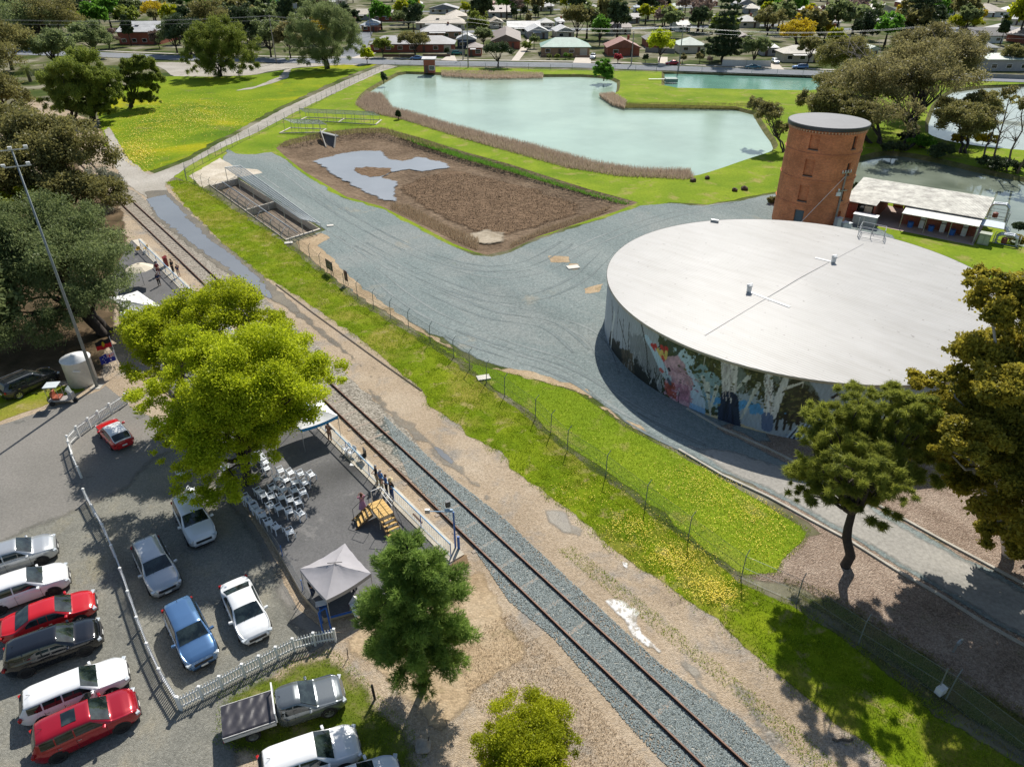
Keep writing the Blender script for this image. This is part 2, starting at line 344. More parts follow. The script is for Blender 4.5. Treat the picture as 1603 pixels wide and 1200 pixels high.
H1, H2, H3, H4 = (grow(w, d) for w, d in ((W1, .8), (W2, .9), (W3, .8), (W4, .8)))
beds = {'a': [(329,291),(371,280),(502,360),(448,377)], 'b': [(470,187),(479,183),(598,188),(590,195),(527,198),(468,190)], 'c': [(437,209),(454,200),(512,202),(503,208)]}
bedA = pxpoly(beds['a'])
BIG = [(-900, -60), (900, -60), (2600, 800), (2600, 3200), (-2600, 3200), (-2600, 800)]
# near earth sheet, then the suburb beyond the street; holes where pits and ponds are cut in
sheet('ground', BIG, 0.0, SUBURB, edge=0, step=60, jit=0, holes=[H1, H2, H3, H4, PITW, bedA])
def gsheet(name, px, z, mat, **k): return sheet(name, pxpoly(px), z, mat, **k)
HOL = [H1, H2, H3, H4, PITW, bedA]
dirt = [(-450,1350),(-700,700),(-250,330),(60,150),(150,190),(222,262),(270,280),(360,380),(430,400),(500,450),(620,540),(720,610),(790,660),(860,720),(930,780),(1030,850),(1117,915),(1246,975),(1343,1040),(1508,1160),(1700,1350)]
gsheet('dirt', dirt, 0.012, SAND, edge=1.5, step=2.5, jit=0.5)
# grass: big base of lawn round the ponds, field, verge
lawn = [(250,272),(420,185),(560,118),(628,104),(760,106),(930,110),(1060,112),(1297,120),(1603,129),(1900,140),(1900,460),(1603,470),(1400,420),(1240,395),(1225,300),(1110,322),(1050,318),(1000,330),(940,345),(840,374),(760,402),(700,385),(560,325),(460,275),(430,262),(365,240),(300,290)]
gsheet('lawn', lawn, 0.012, LAWN, edge=1.0, step=2.5, jit=0.5, holes=[H1, H2, H3, H4, PITW])
field = [(148,180),(180,140),(236,120),(330,119),(400,117),(452,108),(539,101),(600,99),(539,122),(438,169),(371,206),(337,223),(296,247),(243,267),(222,271),(192,250),(162,230)]
gsheet('grass_field', field, 0.016, FIELD, edge=1.4, step=2.0, jit=0.6)
verge = [(258,285),(275,281),(300,285),(340,310),(400,346),(470,396),(520,440),(560,470),(640,517),(710,562),(790,622),(838,657),(888,702),(948,742),(1010,792),(1077,842),(1160,907),(1246,945),(1343,1010),(1392,1048),(1442,1087),(1508,1134),(1602,1191),(1800,1330),(1480,1330),(1382,1204),(1351,1169),(1301,1139),(1247,1089),(1203,1051),(1160,1017),(1117,972),(1075,947),(1025,910),(950,860),(887,801),(854,780),(808,744),(762,702),(700,660),(668,640),(655,612),(600,566),(545,522),(470,470),(430,446),(395,425),(350,387),(310,345),(280,315)]
gsheet('grass_verge', verge, 0.02, GRASS, edge=0.9, step=1.0, jit=0.35)
strip = [(600,508),(660,520),(700,543),(745,568),(800,583),(850,596),(905,612),(960,652),(1010,682),(1060,706),(1130,746),(1200,786),(1272,829),(1262,850),(1230,880),(1222,900),(1160,905),(1077,841),(1010,791),(948,741),(888,701),(838,656),(790,621),(710,561),(640,516)]
gsheet('mown_grass', strip, 0.024, LAWN, edge=0.7, step=1.2, jit=0.3)
FLOWER = None
litter = [(1140,905),(1215,840),(1272,830),(1200,786),(1130,746),(1075,700),(960,640),(945,520),(1100,560),(1400,640),(1600,560),(1900,480),(1980,1250),(1700,1200),(1602,1150),(1508,1090),(1442,1045),(1392,1010),(1343,985),(1246,925)]
gsheet('leaf_litter', litter, 0.016, LITTER, edge=1.4, step=1.8, jit=0.5)
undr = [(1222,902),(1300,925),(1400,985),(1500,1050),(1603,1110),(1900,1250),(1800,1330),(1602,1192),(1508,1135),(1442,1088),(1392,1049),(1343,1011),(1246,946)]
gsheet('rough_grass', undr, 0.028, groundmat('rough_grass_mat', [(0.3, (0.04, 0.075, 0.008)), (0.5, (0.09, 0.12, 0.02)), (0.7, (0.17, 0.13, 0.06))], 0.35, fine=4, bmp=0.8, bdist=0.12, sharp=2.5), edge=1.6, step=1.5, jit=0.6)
# gravel yard (ring road round the tank included)
yard = [(354,230),(372,240),(400,241),(426,237),(450,249),(477,271),(542,310),(597,325),(651,352),(709,383),(744,398),(770,400),(798,393),(844,372),(929,345),(999,321),(1050,317),(1110,322),(1160,313),(1225,298),(1330,330),(1420,380),(1300,420),(1150,560),(1229,718),(1130,672),(1203,702),(1256,729),(1413,812),(1476,847),(1603,914),(1800,1020),(1850,1100),(1603,1008),(1539,974),(1470,930),(1403,892),(1330,846),(1270,814),(1203,777),(1130,745),(1060,705),(1010,681),(960,651),(905,611),(850,595),(800,582),(745,566),(700,540),(640,508),(560,462),(520,432),(470,392),(455,380),(505,360),(372,279),(340,260)]
gsheet('gravel_yard', yard, 0.032, YARD, edge=1.1, step=1.3, jit=0.35)
gsheet('gravel_drive', [(1010,675),(1062,700),(1130,742),(1203,775),(1270,812),(1330,844),(1403,890),(1470,928),(1539,972),(1603,1006),(1800,1096),(1800,1016),(1603,918),(1476,850),(1413,815),(1330,770),(1256,735),(1150,700),(1080,690)], 0.034, groundmat('drive_mat', [(0.3, (0.27, 0.26, 0.235)), (0.7, (0.40, 0.38, 0.34))], 0.3, fine=4, bmp=0.4, sharp=2.5, rutdir=R(-32)), edge=1.6, step=1.2, jit=0.3)
gsheet('concrete_apron', [(293,276),(345,246),(372,262),(405,265),(415,272),(372,279),(329,290),(318,298)], 0.036, groundmat('apron_mat', [(0.3, (0.42, 0.36, 0.27)), (0.7, (0.62, 0.56, 0.46))], 0.3, fine=3, bmp=0.3, sharp=5), edge=0.8, step=1.0, jit=0.2)
for i, c in enumerate([[(1140-255,412),(906,412),(910,422),(893,424)], [(912,452),(935,445),(948,440),(940,458),(915,462)], [(855,400),(890,400),(895,412),(860,412)]]):
    gsheet('sand_patch', c, 0.040 + i * 0.001, SANDR, edge=0.5, step=0.5, jit=0.15, seed=i)
gsheet('sand_patch', [(460,378),(505,362),(520,372),(500,385),(520,400),(560,440),(640,500),(720,548),(745,562),(700,546),(640,513),(560,466),(500,420),(470,395)], 0.037, SANDR, edge=0.7, step=0.8, jit=0.3, seed=7)
gsheet('sand_edge', [(760,575),(850,600),(905,618),(962,658),(1062,710),(1130,750),(1128,742),(1062,701),(965,645),(910,604),(850,585),(800,574)], 0.0375, SANDR, edge=0.8, step=0.8, jit=0.3, seed=8)
# tyre tracks curving through the gravel
TYT = groundmat('tyre_track_mat', [(0.3, (0.19, 0.222, 0.218)), (0.7, (0.275, 0.30, 0.288))], 0.3, fine=4, bmp=.4, sharp=1.0)
TYD = groundmat('damp_track_mat', [(0.3, (0.155, 0.185, 0.182)), (0.7, (0.22, 0.25, 0.245))], 0.3, fine=4, bmp=.4, sharp=1.0)
for i, (c, dk) in enumerate([([(440,262),(540,335),(640,390),(740,425),(840,425),(940,375),(1060,335),(1180,315)], 0), ([(400,275),(500,345),(620,420),(740,470),(860,500),(930,530),(960,600)], 0), ([(560,380),(680,440),(800,470),(900,440),(960,385)], 1), ([(520,370),(640,470),(760,530),(880,570),(960,625),(1040,672)], 0), ([(640,440),(760,490),(860,510),(920,560)], 1), ([(480,300),(600,370),(720,415),(820,415),(900,372)], 1), ([(700,520),(800,555),(900,590),(1000,660),(1120,716)], 1)]):
    P_ = [gp(*p) for p in c]; Q_ = []
    for k in range(len(P_) - 1):
        p0, p1, p2, p3 = P_[max(k - 1, 0)], P_[k], P_[k + 1], P_[min(k + 2, len(P_) - 1)]
        for j in range(6): t = j / 6; Q_.append(.5 * ((2 * p1) + (p2 - p0) * t + (2 * p0 - 5 * p1 + 4 * p2 - p3) * t * t + (3 * p1 - p0 - 3 * p2 + p3) * t ** 3))
    for off in (-.85, .85):
        Lf, Rt = [], []
        for k in range(len(Q_)):
            t = (Q_[min(k + 1, len(Q_) - 1)] - Q_[max(k - 1, 0)]).normalized(); n_ = Vector((-t.y, t.x, 0)); w_ = .22 + .1 * math.sin(k * .7 + i); Lf.append(tuple((Q_[k] + n_ * (off + w_))[:2])); Rt.append(tuple((Q_[k] + n_ * (off - w_))[:2]))
        sheet('tyre_track', Lf + Rt[::-1], .0415 + .0008 * i + (.0004 if off > 0 else 0), TYD if dk else TYT, edge=.2, step=1.0, jit=.12, seed=i)
# tracks and roads
track = [(160,205),(172,196),(205,250),(236,273),(296,250),(337,226),(371,209),(438,172),(539,126),(600,101),(625,104),(600,112),(560,130),(472,172),(404,208),(350,232),(305,256),(268,282),(262,292),(285,330),(225,310),(190,285),(178,262)]
gsheet('gravel_path', track, 0.036, TRACKM, edge=0.9, step=1.2, jit=0.2)
gsheet('gravel_lot', [(236,98),(300,97),(420,100),(470,99),(560,99),(600,97),(560,105),(540,102),(470,106),(420,113),(400,118),(330,121),(270,120)], 0.05, TRACKM, edge=1.5, step=4, jit=0.5, seed=3)
gsheet('gravel_path', [(362,143),(400,135),(437,120),(445,108),(458,107),(452,122),(430,130),(395,140)], 0.05, TRACKM, edge=0.7, step=1.5, jit=0.3, seed=4)
RDU = [(-260,74),(0,78),(150,82),(219,85),(300,88),(420,91),(560,93),(700,96),(900,99),(1060,104),(1180,108),(1297,112),(1450,117),(1603,122),(1900,131)]
RDL = [(x, y + 7.5) for x, y in RDU]
gsheet('street', RDU + RDL[::-1], 0.10, ROADM, edge=0, step=30, jit=0)
gsheet('footpath', [(x, y - 3.0) for x, y in RDU] + [(x, y - 1.8) for x, y in RDU][::-1], 0.11, CONC, edge=0, step=30, jit=0)
for i, (a, b) in enumerate([((548,94),(575,40)), ((575,40),(640,8)), ((560,62),(600,63))]):
    A, Bp = gp(*a), gp(*b); t = (Bp - A).normalized(); nr = Vector((-t.y, t.x, 0)) * 4.0
    sheet('side_street', [tuple(q[:2]) for q in (A + nr, A - nr, Bp - nr, Bp + nr)], 0.085 + i * .004, ROADM, edge=0, step=30, jit=0)
for i, (a, b) in enumerate([((640,52),(1300,38)), ((560,20),(1100,12)), ((1300,46),(1620,44)), ((1010,9),(1640,16)), ((1440,20),(1500,55))]):
    A, Bp = gp(*a), gp(*b); t = (Bp - A).normalized(); nr = Vector((-t.y, t.x, 0)) * 4.5
    sheet('side_street', [tuple(q[:2]) for q in (A + nr, A - nr, Bp - nr, Bp + nr)], 0.06 + i * .004, ROADM, edge=0, step=60, jit=0)
for i, q in enumerate([[(800,96),(812,96),(838,62),(826,62)], [(897,99),(925,100),(925,90),(902,88)], [(1030,103),(1045,103),(1045,90),(1030,90)], [(1208,109),(1228,110),(1215,97),(1205,97)], [(548,92),(568,92),(590,83),(575,83)], [(690,95),(715,96),(712,88),(700,88)]]):
    gsheet('driveway', q, 0.12, M('driveway_concrete', (0.52, 0.46, 0.38), 0.9, var=0.1, scale=0.4), edge=0, step=6, jit=0)
# car park side
gsheet('asphalt_lot', [(-260,760),(-60,690),(0,664),(60,644),(150,612),(165,600),(215,640),(330,690),(420,850),(470,950),(525,1003),(480,1030),(400,1045),(350,1110),(350,1210),(350,1350),(-300,1350)], 0.020, ASPH, edge=0.5, step=1.2, jit=0.15)
gsheet('car_park_gravel', [(-200,900),(0,835),(110,790),(180,760),(240,700),(330,690),(430,845),(480,940),(525,1003),(545,1030),(470,1050),(420,1090),(440,1140),(400,1180),(430,1350),(-200,1350)], 0.024, CARPK, edge=2.2, step=1.2, jit=0.4)
gsheet('grass_patch', [(-100,690),(-60,620),(0,612),(60,606),(120,600),(150,606),(60,641),(0,662)], 0.026, GRASS, edge=0.8, step=1.0, jit=0.3)
gsheet('grass_patch', [(330,1085),(400,1050),(460,1025),(520,1012),(570,1050),(600,1090),(650,1130),(680,1180),(660,1260),(540,1230),(400,1200),(330,1170),(330,1120)], 0.028, groundmat('ute_grass_mat', [(0.3, (0.06, 0.10, 0.008)), (0.5, (0.12, 0.15, 0.02)), (0.68, (0.24, 0.20, 0.10))], 0.5, fine=4, bmp=0.6, sharp=2), edge=1.8, step=1.0, jit=0.5, seed=5)
gsheet('sand_patch', [(525,1000),(560,965),(610,945),(760,880),(800,960),(860,1040),(760,1090),(700,1180),(640,1120),(590,1070),(560,1050)], 0.027, SANDR, edge=2.0, step=1.0, jit=0.5, seed=6)
gsheet('leaf_litter', [(-700,620),(-300,560),(-40,400),(0,300),(120,250),(200,330),(205,420),(185,520),(170,590),(130,598),(60,604),(-100,640)], 0.022, groundmat('shade_litter_mat', [(0.3, (0.05, 0.04, 0.022)), (0.55, (0.12, 0.085, 0.05)), (0.75, (0.22, 0.16, 0.10))], 0.35, fine=4, bmp=0.7, sharp=2.5), edge=1.5, step=2, jit=0.5, seed=9)  # litter under the left trees is dark brown in itself
# ballast
balp = [(596,640),(660,700),(700,737),(740,765),(783,804),(840,860),(908,921),(970,980),(1033,1037),(1100,1075),(1158,1121),(1210,1154),(1330,1280),(1100,1280),(1075,1200),(1033,1164),(992,1147),(950,1084),(900,1040),(867,1001),(796,943),(762,888),(735,850),(640,750),(575,680)]
gsheet('ballast', balp, 0.040, BALLAST, edge=1.5, step=0.8, jit=0.45)
gsheet('ballast', [(176,286),(215,300),(300,370),(400,450),(520,560),(640,672),(700,740),(640,752),(540,668),(420,550),(320,452),(215,352),(195,325)], 0.038, OLDBAL, edge=0.7, step=0.9, jit=0.25, seed=2)
gsheet('gravel_patch', [(1030,900),(1100,990),(1180,1060),(1250,1140),(1290,1210),(1200,1210),(1120,1080),(1010,950),(960,880)], 0.034, groundmat('fines_mat', [(0.3, (0.24, 0.23, 0.20)), (0.7, (0.40, 0.38, 0.33))], 0.4, speck=(7.0, 0.6, [(0.0, (0.07, 0.07, 0.07)), (0.5, (0.3, 0.3, 0.28)), (1.0, (0.5, 0.48, 0.44))]), fine=7, bmp=0.8, sharp=1.5), edge=2.5, step=1.0, jit=0.3, seed=3)
# puddles beside the line, dried salt crust
gsheet('puddle', [(227,312),(259,304),(280,322),(301,347),(336,379),(371,403),(405,432),(428,462),(425,474),(388,446),(350,418),(304,386),(273,361),(245,340)], 0.044, PUD, edge=.5, step=0.6, jit=0.3)
DAMP = groundmat('damp_dirt_mat', [(0.3, (0.10, 0.085, 0.06)), (0.7, (0.19, 0.16, 0.11))], 0.4, fine=5, bmp=0.4, sharp=2, rough=0.5)
gsheet('damp_dirt', [(222,300),(262,296),(300,330),(345,374),(410,425),(470,480),(560,560),(650,650),(560,575),(440,480),(388,455),(300,392),(240,345)], 0.039, DAMP, edge=0.8, step=0.7, jit=0.3)
gsheet('damp_dirt', [(560,590),(600,618),(640,655),(700,700),(760,765),(800,800),(770,790),(700,735),(640,690),(590,640)], 0.039, DAMP, edge=1.0, step=0.7, jit=0.4, seed=3)
gsheet('damp_dirt', [(845,790),(880,795),(920,830),(915,850),(880,840),(850,812)], 0.039, DAMP, edge=0.8, step=0.5, jit=0.3, seed=4)
gsheet('damp_dirt', [(1045,1010),(1060,1010),(1160,1120),(1140,1125),(1060,1040)], 0.039, DAMP, edge=0.6, step=0.5, jit=0.3, seed=4)
gsheet('puddle', [(674,697),(690,702),(712,722),(708,728),(690,716)], 0.044, PUD, edge=.2, step=0.3, jit=0.1)
SALT = groundmat('salt_crust_mat', [(0.3, (0.62, 0.60, 0.56)), (0.7, (0.85, 0.84, 0.81))], 0.8, fine=6, bmp=0.4, sharp=3, patch=[(1.3, 0.50, 0.60, (0.36, 0.33, 0.27)), (3.5, 0.52, 0.6, (0.42, 0.38, 0.32))])
gsheet('salt_crust', [(935,938),(955,931),(985,938),(1008,956),(1005,975),(1012,990),(1030,1005),(1050,1028),(1035,1030),(1010,1018),(985,1000),(972,975),(950,955)], 0.046, SALT, edge=0.8, step=0.3, jit=0.15)
gsheet('salt_crust', [(965,870),(985,880),(990,898),(978,892)], 0.046, SALT, edge=0.4, step=0.3, jit=0.1, seed=2)
# dry pit: sloping sides down to a flat bed
def pitz(V, d): return -np.clip(d * 0.33, 0, 1.15) + np.where(d > 4.5, 0.08 * np.sin(V[:, 0] * 1.3) * np.cos(V[:, 1] * 1.1), 0)
sheet('pit_bed', PITW, 0.0, MUD, edge=1.0, step=1.2, jit=0, fill=1.6, zf=pitz)
ZP = -1.15
def psheet(name, px, z, mat, **k): return sheet(name, pxpoly(px, z), z, mat, **k)
psheet('dark_mud', [(612,296),(640,280),(668,272),(700,262),(740,268),(800,282),(860,298),(925,322),(900,342),(850,358),(800,372),(760,374),(700,350),(650,325)], ZP + .10, DARKMUD, edge=3.5, step=1.2, jit=0.8)
psheet('pit_water', [(486,252),(510,245),(535,239),(566,235),(600,235),(612,248),(630,251),(648,243),(674,248),(709,257),(706,265),(690,265),(662,270),(640,266),(615,270),(602,277),(628,284),(622,300),(628,318),(600,315),(560,298),(520,275)], ZP + .13, MURK, edge=1.6, step=0.8, jit=0.5)
psheet('mud_island', [(552,263),(570,260),(610,262),(616,268),(606,275),(580,278),(556,271)], ZP + .16, DARKMUD, edge=0.8, step=0.6, jit=0.4, seed=3)
psheet('sandy_shore', [(700,372),(760,355),(800,362),(795,380),(762,386),(740,382)], ZP + .2, groundmat('shore_mat', [(0.3, (0.30, 0.25, 0.18)), (0.7, (0.45, 0.39, 0.30))], 0.5, fine=2.5, bmp=0.4, sharp=2), edge=2.0, step=1.0, jit=0.5, seed=3)
# ponds: bank skirt + water
for nm, Wp, Hp, mt in (('pond_water', W1, H1, POND), ('pond_water', W2, H2, POND2), ('pond_water', W3, H3, POND3), ('pond_water', W4, H4, POND4)):
    sheet(nm, grow(Wp, 0.5), ZW, mt, edge=0, step=4, jit=0)
    n = len(Wp); b = MB(); ins = grow(Wp, -0.6)
    b.add([(x, y, 0.005) for x, y in Hp] + [(x, y, ZW + .05) for x, y in Wp] + [(x, y, ZW - .5) for x, y in ins],
          [(i, (i + 1) % n, n + (i + 1) % n, n + i) for i in range(n)] + [(n + i, n + (i + 1) % n, 2 * n + (i + 1) % n, 2 * n + i) for i in range(n)])
    o = b.build('pond_bank', BANK, smooth=False); o['kind'] = 'structure'
# kerbs
def kerb(px, w=0.18, h=0.13, name='kerb'):
    b = MB(); P = [gp(*p) for p in px]
    for a, c in zip(P[:-1], P[1:]):
        t = (c - a).normalized(); m = (a + c) / 2; b.box((m.x, m.y, h / 2), ((c - a).length, w, h), math.atan2(t.y, t.x))
    return tag(b.build(name, CONC if name == 'kerb' else M('old_sleeper', (.09, .07, .05), .9)), kind='structure')
kerb([(1062,704),(1130,744),(1203,778),(1270,815),(1330,847),(1403,893),(1470,931),(1539,975),(1602,1010),(1800,1100)])
kerb([(1075,640),(1128,670),(1203,703),(1256,730),(1330,768),(1413,812),(1476,847),(1603,915),(1800,1010)])
kerb([(432,446),(490,490),(545,530),(600,570),(660,612)], 0.12, 0.08, 'timber_edging')
# ================================================================ RAILWAY
RUST = M('rail_rust', (0.13, 0.065, 0.04), 0.6, 0.3, var=0.25, scale=2)
STEELTOP = M('rail_head', (0.22, 0.15, 0.11), 0.4, 0.6, var=0.2)
SLEEP = M('sleeper_timber', (0.30, 0.25, 0.20), 0.9, var=0.3, scale=3, bmp=0.4)
STEEL = M('galvanised_steel', (0.42, 0.44, 0.45), 0.45, 0.7, var=0.1)
DARKST = M('dark_steel', (0.07, 0.075, 0.08), 0.5, 0.6)
WHITE = M('white_paint', (0.78, 0.78, 0.76), 0.5, var=0.04)
BLUEP = M('blue_paint', (0.03, 0.13, 0.42), 0.5, var=0.1)
LBLUE = M('pale_blue_paint', (0.30, 0.46, 0.62), 0.5, var=0.12)
a0, a1 = gp(189, 299), gp(1167, 1198); dr = (a1 - a0).normalized(); nl = Vector((-dr.y, dr.x, 0)); 
if nl.x > 0: nl = -nl                                    # towards the platform (left)
A0 = a0 - dr * 95; A1 = a1 + dr * 25
trk = empty('railway_track', (A0 + A1) / 2 + nl * 0.8, 0, 'rusty broad gauge railway line with its sleepers sunk in ballast, running diagonally past the platform', 'railway track')
base = trk.location.copy()
for s in (0, 1):
    b = MB(); off = nl * (1.67 * s) - base
    for (w, z, h) in ((0.15, .055, .03), (0.03, .12, .12), (0.075, .20, .045)):
        p, q = A0 + off, A1 + off; m = (p + q) / 2
        b.box((m.x, m.y, z), ((q - p).length, w, h), math.atan2(dr.y, dr.x))
    b.build('rail', RUST, trk)
L = (A1 - A0).length; k = 0; rng = random.Random(4); slp = None; dd = 14.0
spots = []
x = 88.0
while x < 132: spots.append(x); x += 0.72
x = 132
while x < L: spots.append(x); x += 2.16
for x in spots[:99]:
    c = A0 + dr * x + nl * 0.835 - base
    if slp is None:
        slp = MB().box((0, 0, 0), (0.24, 2.6, 0.10)).build('sleeper', SLEEP, trk); o = slp
    else:
        o = slp.copy(); COL.objects.link(o); o.parent = trk
    near = x > 132
    o.location = (c.x, c.y, 0.012 + rng.uniform(-.012, .01) + (-0.018 if near else 0)); o.rotation_euler = (0, 0, math.atan2(dr.y, dr.x) + rng.uniform(-.02, .02))

# ================================================================ PLATFORM
PH = 0.38
pA, pB = gp(221, 374, PH), gp(727, 868, PH)              # edge along the line
px = pxpoly([(221,374),(727,868),(690,893),(640,925),(590,943),(507,967),(472,928),(430,853),(380,770),(300,660),(235,560),(170,440),(205,376)], PH)
b = MB(); n = len(px)
o = sheet('platform', px, PH, PLAT, edge=0, step=3, jit=0)
b = MB(); P = [Vector((p[0], p[1], 0)) for p in px]
for i in range(n):
    a, c = P[i], P[(i + 1) % n]; t = (c - a); 
    b.add([(a.x, a.y, -.1), (c.x, c.y, -.1), (c.x, c.y, PH), (a.x, a.y, PH)], [(0, 1, 2, 3), (3, 2, 1, 0)][:1])
b.build('platform_face', M('platform_render', (0.42, 0.35, 0.24), 0.9, var=0.2, scale=0.8))['kind'] = 'structure'
b = MB(); pd = (pB - pA).normalized(); pn = Vector((-pd.y, pd.x, 0)); pn = pn if pn.x < 0 else -pn
m = (pA + pB) / 2 + pn * 0.55; b.box((m.x, m.y, PH + .03), ((pB - pA).length, 1.1, 0.07), math.atan2(pd.y, pd.x))
b.build('platform_coping', M('coping_concrete', (0.50, 0.45, 0.36), 0.9, var=0.25, scale=0.5))['kind'] = 'structure'
gsheet('concrete_footing', [(0,0),(1,0),(1,1)], -3, CONC, edge=0, step=10, jit=0) if False else None
# timber end ramp of the platform
b = MB(); q = [gp(727, 868, PH), gp(706, 882, PH), gp(703, 890, 0), gp(733, 884, 0)]
b.slab([gp(704,884,PH-.02), gp(729,868,PH-.02), gp(734,885,0), gp(708,899,0)], -0.12)
b.build('platform_ramp', M('ramp_timber', (0.33, 0.21, 0.11), 0.85, var=0.25, bmp=.3))['kind'] = 'structure'

# ================================================================ WATER TANK
TC = np.array([28.15, 63.7]); TR, TH = 18.7, 5.6
def cyl(px_, py_):
    o0 = np.array([0, 0, HC]); u = (px_ - 801.5) / F_PX; v = (py_ - 600) / F_PX
    d = np.array([u, math.cos(PITCH) - v * math.sin(PITCH), -math.sin(PITCH) - v * math.cos(PITCH)])
    e = o0[:2] - TC; a = d[0] ** 2 + d[1] ** 2; bb = 2 * (e @ d[:2]); cc = e @ e - TR ** 2; D = bb * bb - 4 * a * cc
    t = (-bb - math.sqrt(max(D, 0))) / (2 * a); p = o0 + t * d
    th = math.degrees(math.atan2(p[1] - TC[1], p[0] - TC[0])) % 360
    return th, p[2]
tank = empty('water_tank', (TC[0], TC[1], 0), 0, 'huge round white-roofed water tank with a painted bird and gum tree mural on its wall', 'water tank')
NA, NZ = 1000, 64; A_LO, A_HI = 130.0, 330.0
ang = np.linspace(A_LO, A_HI, NA); zz = np.linspace(0, TH, NZ)
img = np.zeros((NA, NZ, 3)); AA, ZZ = np.meshgrid(ang, zz, indexing='ij')
rg = np.random.default_rng(5)
def sn(sx, sz, seed):
    r = np.random.default_rng(seed); acc = np.zeros_like(AA)
    for k in range(7):
        f = 1.7 ** k; a = r.uniform(0, 6.28, 3); acc += np.sin(AA * sx * f + a[0] + 2 * np.sin(ZZ * sz * f * .7 + a[2])) * np.cos(ZZ * sz * f + a[1]) / 1.35 ** k
    return acc
def reg(pts, col, var=0.0, seed=0, soft=0.0):
    P = np.array([cyl(*p) for p in pts]); Q = np.c_[AA.ravel() + soft * sn(.9, 2.2, seed + 3).ravel(), ZZ.ravel() + soft * .25 * sn(1.1, 1.7, seed + 8).ravel()]
    k = inside(Q, [tuple(p) for p in P]).reshape(AA.shape); c = np.array(col)[None] * (1 + var * sn(0.8, 2.4, seed)[k][:, None] * .4)
    img[k] = np.clip(c, 0, 1)
def line(pts, col, w, w2=None, var=0.0, seed=0):
    P = [cyl(*p) for p in pts]; s = math.radians(1) * TR; w2 = w if w2 is None else w2; n_ = len(P) - 1
    for i in range(n_):
        a = np.array([P[i][0] * s, P[i][1]]); c = np.array([P[i + 1][0] * s, P[i + 1][1]]); d = c - a; t = np.clip(((AA * s - a[0]) * d[0] + (ZZ - a[1]) * d[1]) / (d @ d + 1e-9), 0, 1)
        dist = np.hypot(AA * s - a[0] - t * d[0], ZZ - a[1] - t * d[1]); ww = (w + (w2 - w) * (i + t) / n_) / 2
        k = dist < ww; img[k] = np.clip(np.array(col)[None] * (1 + var * sn(3, 1.2, seed)[k][:, None] * .5), 0, 1)
img[:] = (0.30, 0.36, 0.42)
img *= (1 + 0.06 * sn(0.5, 1.0, 1))[..., None]
reg([(940,420),(1000,480),(1060,520),(1060,680),(1000,640),(940,560)], (0.34, 0.37, 0.40), .12, 2)
reg([(985,520),(1012,530),(1040,560),(1045,640),(1010,620),(985,590)], (0.20, 0.22, 0.235), .15, 3, 1.0)
reg([(955,520),(975,545),(1000,570),(1030,600),(1060,640),(1060,700),(1000,680),(950,600)], (0.018, 0.022, 0.02), .3, 4, 1.2)
reg([(972,545),(990,552),(992,585),(978,590)], (0.09, 0.075, 0.05), .6, 5, .5)
for i, (p, w) in enumerate([([(958,470),(962,560)], .16), ([(968,480),(964,545)], .10), ([(1003,500),(1012,545),(1016,600),(1020,620)], .16), ([(976,500),(974,560)], .1), ([(985,505),(982,575),(990,600)], .13), ([(1016,600),(1002,560)], .08), ([(1020,610),(1038,575)], .08), ([(960,480),(955,520)], .1), ([(970,500),(980,540),(978,570)], .16)]):
    line(p, (0.03, 0.035, 0.03), w, w * .5)
line([(962,490),(958,520),(956,548)], (0.50, 0.52, 0.50), .5, .2, .2)
reg([(1030,530),(1060,525),(1110,560),(1150,585),(1150,680),(1080,655),(1035,620)], (0.045, 0.06, 0.025), .5, 6, 1.0)
reg([(1058,545),(1090,558),(1075,590),(1062,575)], (0.42, 0.55, 0.62), .1, 7, .8)
reg([(1090,570),(1135,585),(1130,640),(1100,640)], (0.22, 0.33, 0.36), .3, 8, 1.2)
for p in ([(1048,520),(1046,545)], [(1056,525),(1050,550)], [(1070,535),(1055,560)]): line(p, (0.05, 0.07, 0.05), .5, .2)
reg([(1100,550),(1150,568),(1160,630),(1140,600),(1105,575)], (0.06, 0.06, 0.015), .5, 9, 1.0)
reg([(1100,645),(1140,655),(1290,700),(1290,760),(1100,700)], (0.50, 0.42, 0.26), .15, 10)
reg([(1100,616),(1150,624),(1265,644),(1265,654),(1150,640),(1105,630)], (0.08, 0.27, 0.52), .25, 11, .8)
reg([(1150,560),(1230,585),(1300,600),(1300,640),(1200,620),(1150,610)], (0.13, 0.16, 0.14), .5, 12, 1.4)
reg([(1165,565),(1200,575),(1200,625),(1175,610)], (0.045, 0.05, 0.018), .6, 13, 1.5)
for p in ([(1172,590),(1150,612)], [(1188,600),(1160,655)], [(1108,600),(1112,650)], [(1122,605),(1112,640)], [(1100,590),(1110,630)]): line(p, (0.50, 0.52, 0.47), .35, .15, .3)
reg([(1215,595),(1240,590),(1262,600),(1280,615),(1284,640),(1270,655),(1240,665),(1212,655),(1205,630)], (0.04, 0.04, 0.022), .5, 14, 1.3)
for x_ in (1218, 1230, 1240, 1250): line([(x_, 650), (x_ - 3, 672)], (0.03, 0.025, 0.02), .22)
line([(1139,558),(1140,600),(1142,655)], (0.52, 0.50, 0.48), 1.15, 1.0, .35, 4)
line([(1150,565),(1148,610)], (0.58, 0.56, 0.54), .6, .5, .3)
line([(1131,640),(1131,660)], (0.015, 0.03, 0.07), .8); line([(1142,625),(1142,672)], (0.012, 0.022, 0.05), 1.5, 1.6, .8); line([(1152,640),(1155,668)], (0.015, 0.03, 0.06), .5)
line([(1204,582),(1204,625),(1201,668)], (0.58, 0.60, 0.62), .5, .8, .3, 6); line([(1232,588),(1222,615),(1208,650)], (0.58, 0.60, 0.60), .4, .7, .3, 7)
line([(1228,608),(1258,598)], (0.6, 0.6, 0.56), .3, .12); line([(1196,596),(1203,618)], (0.55, 0.56, 0.55), .14, .2)
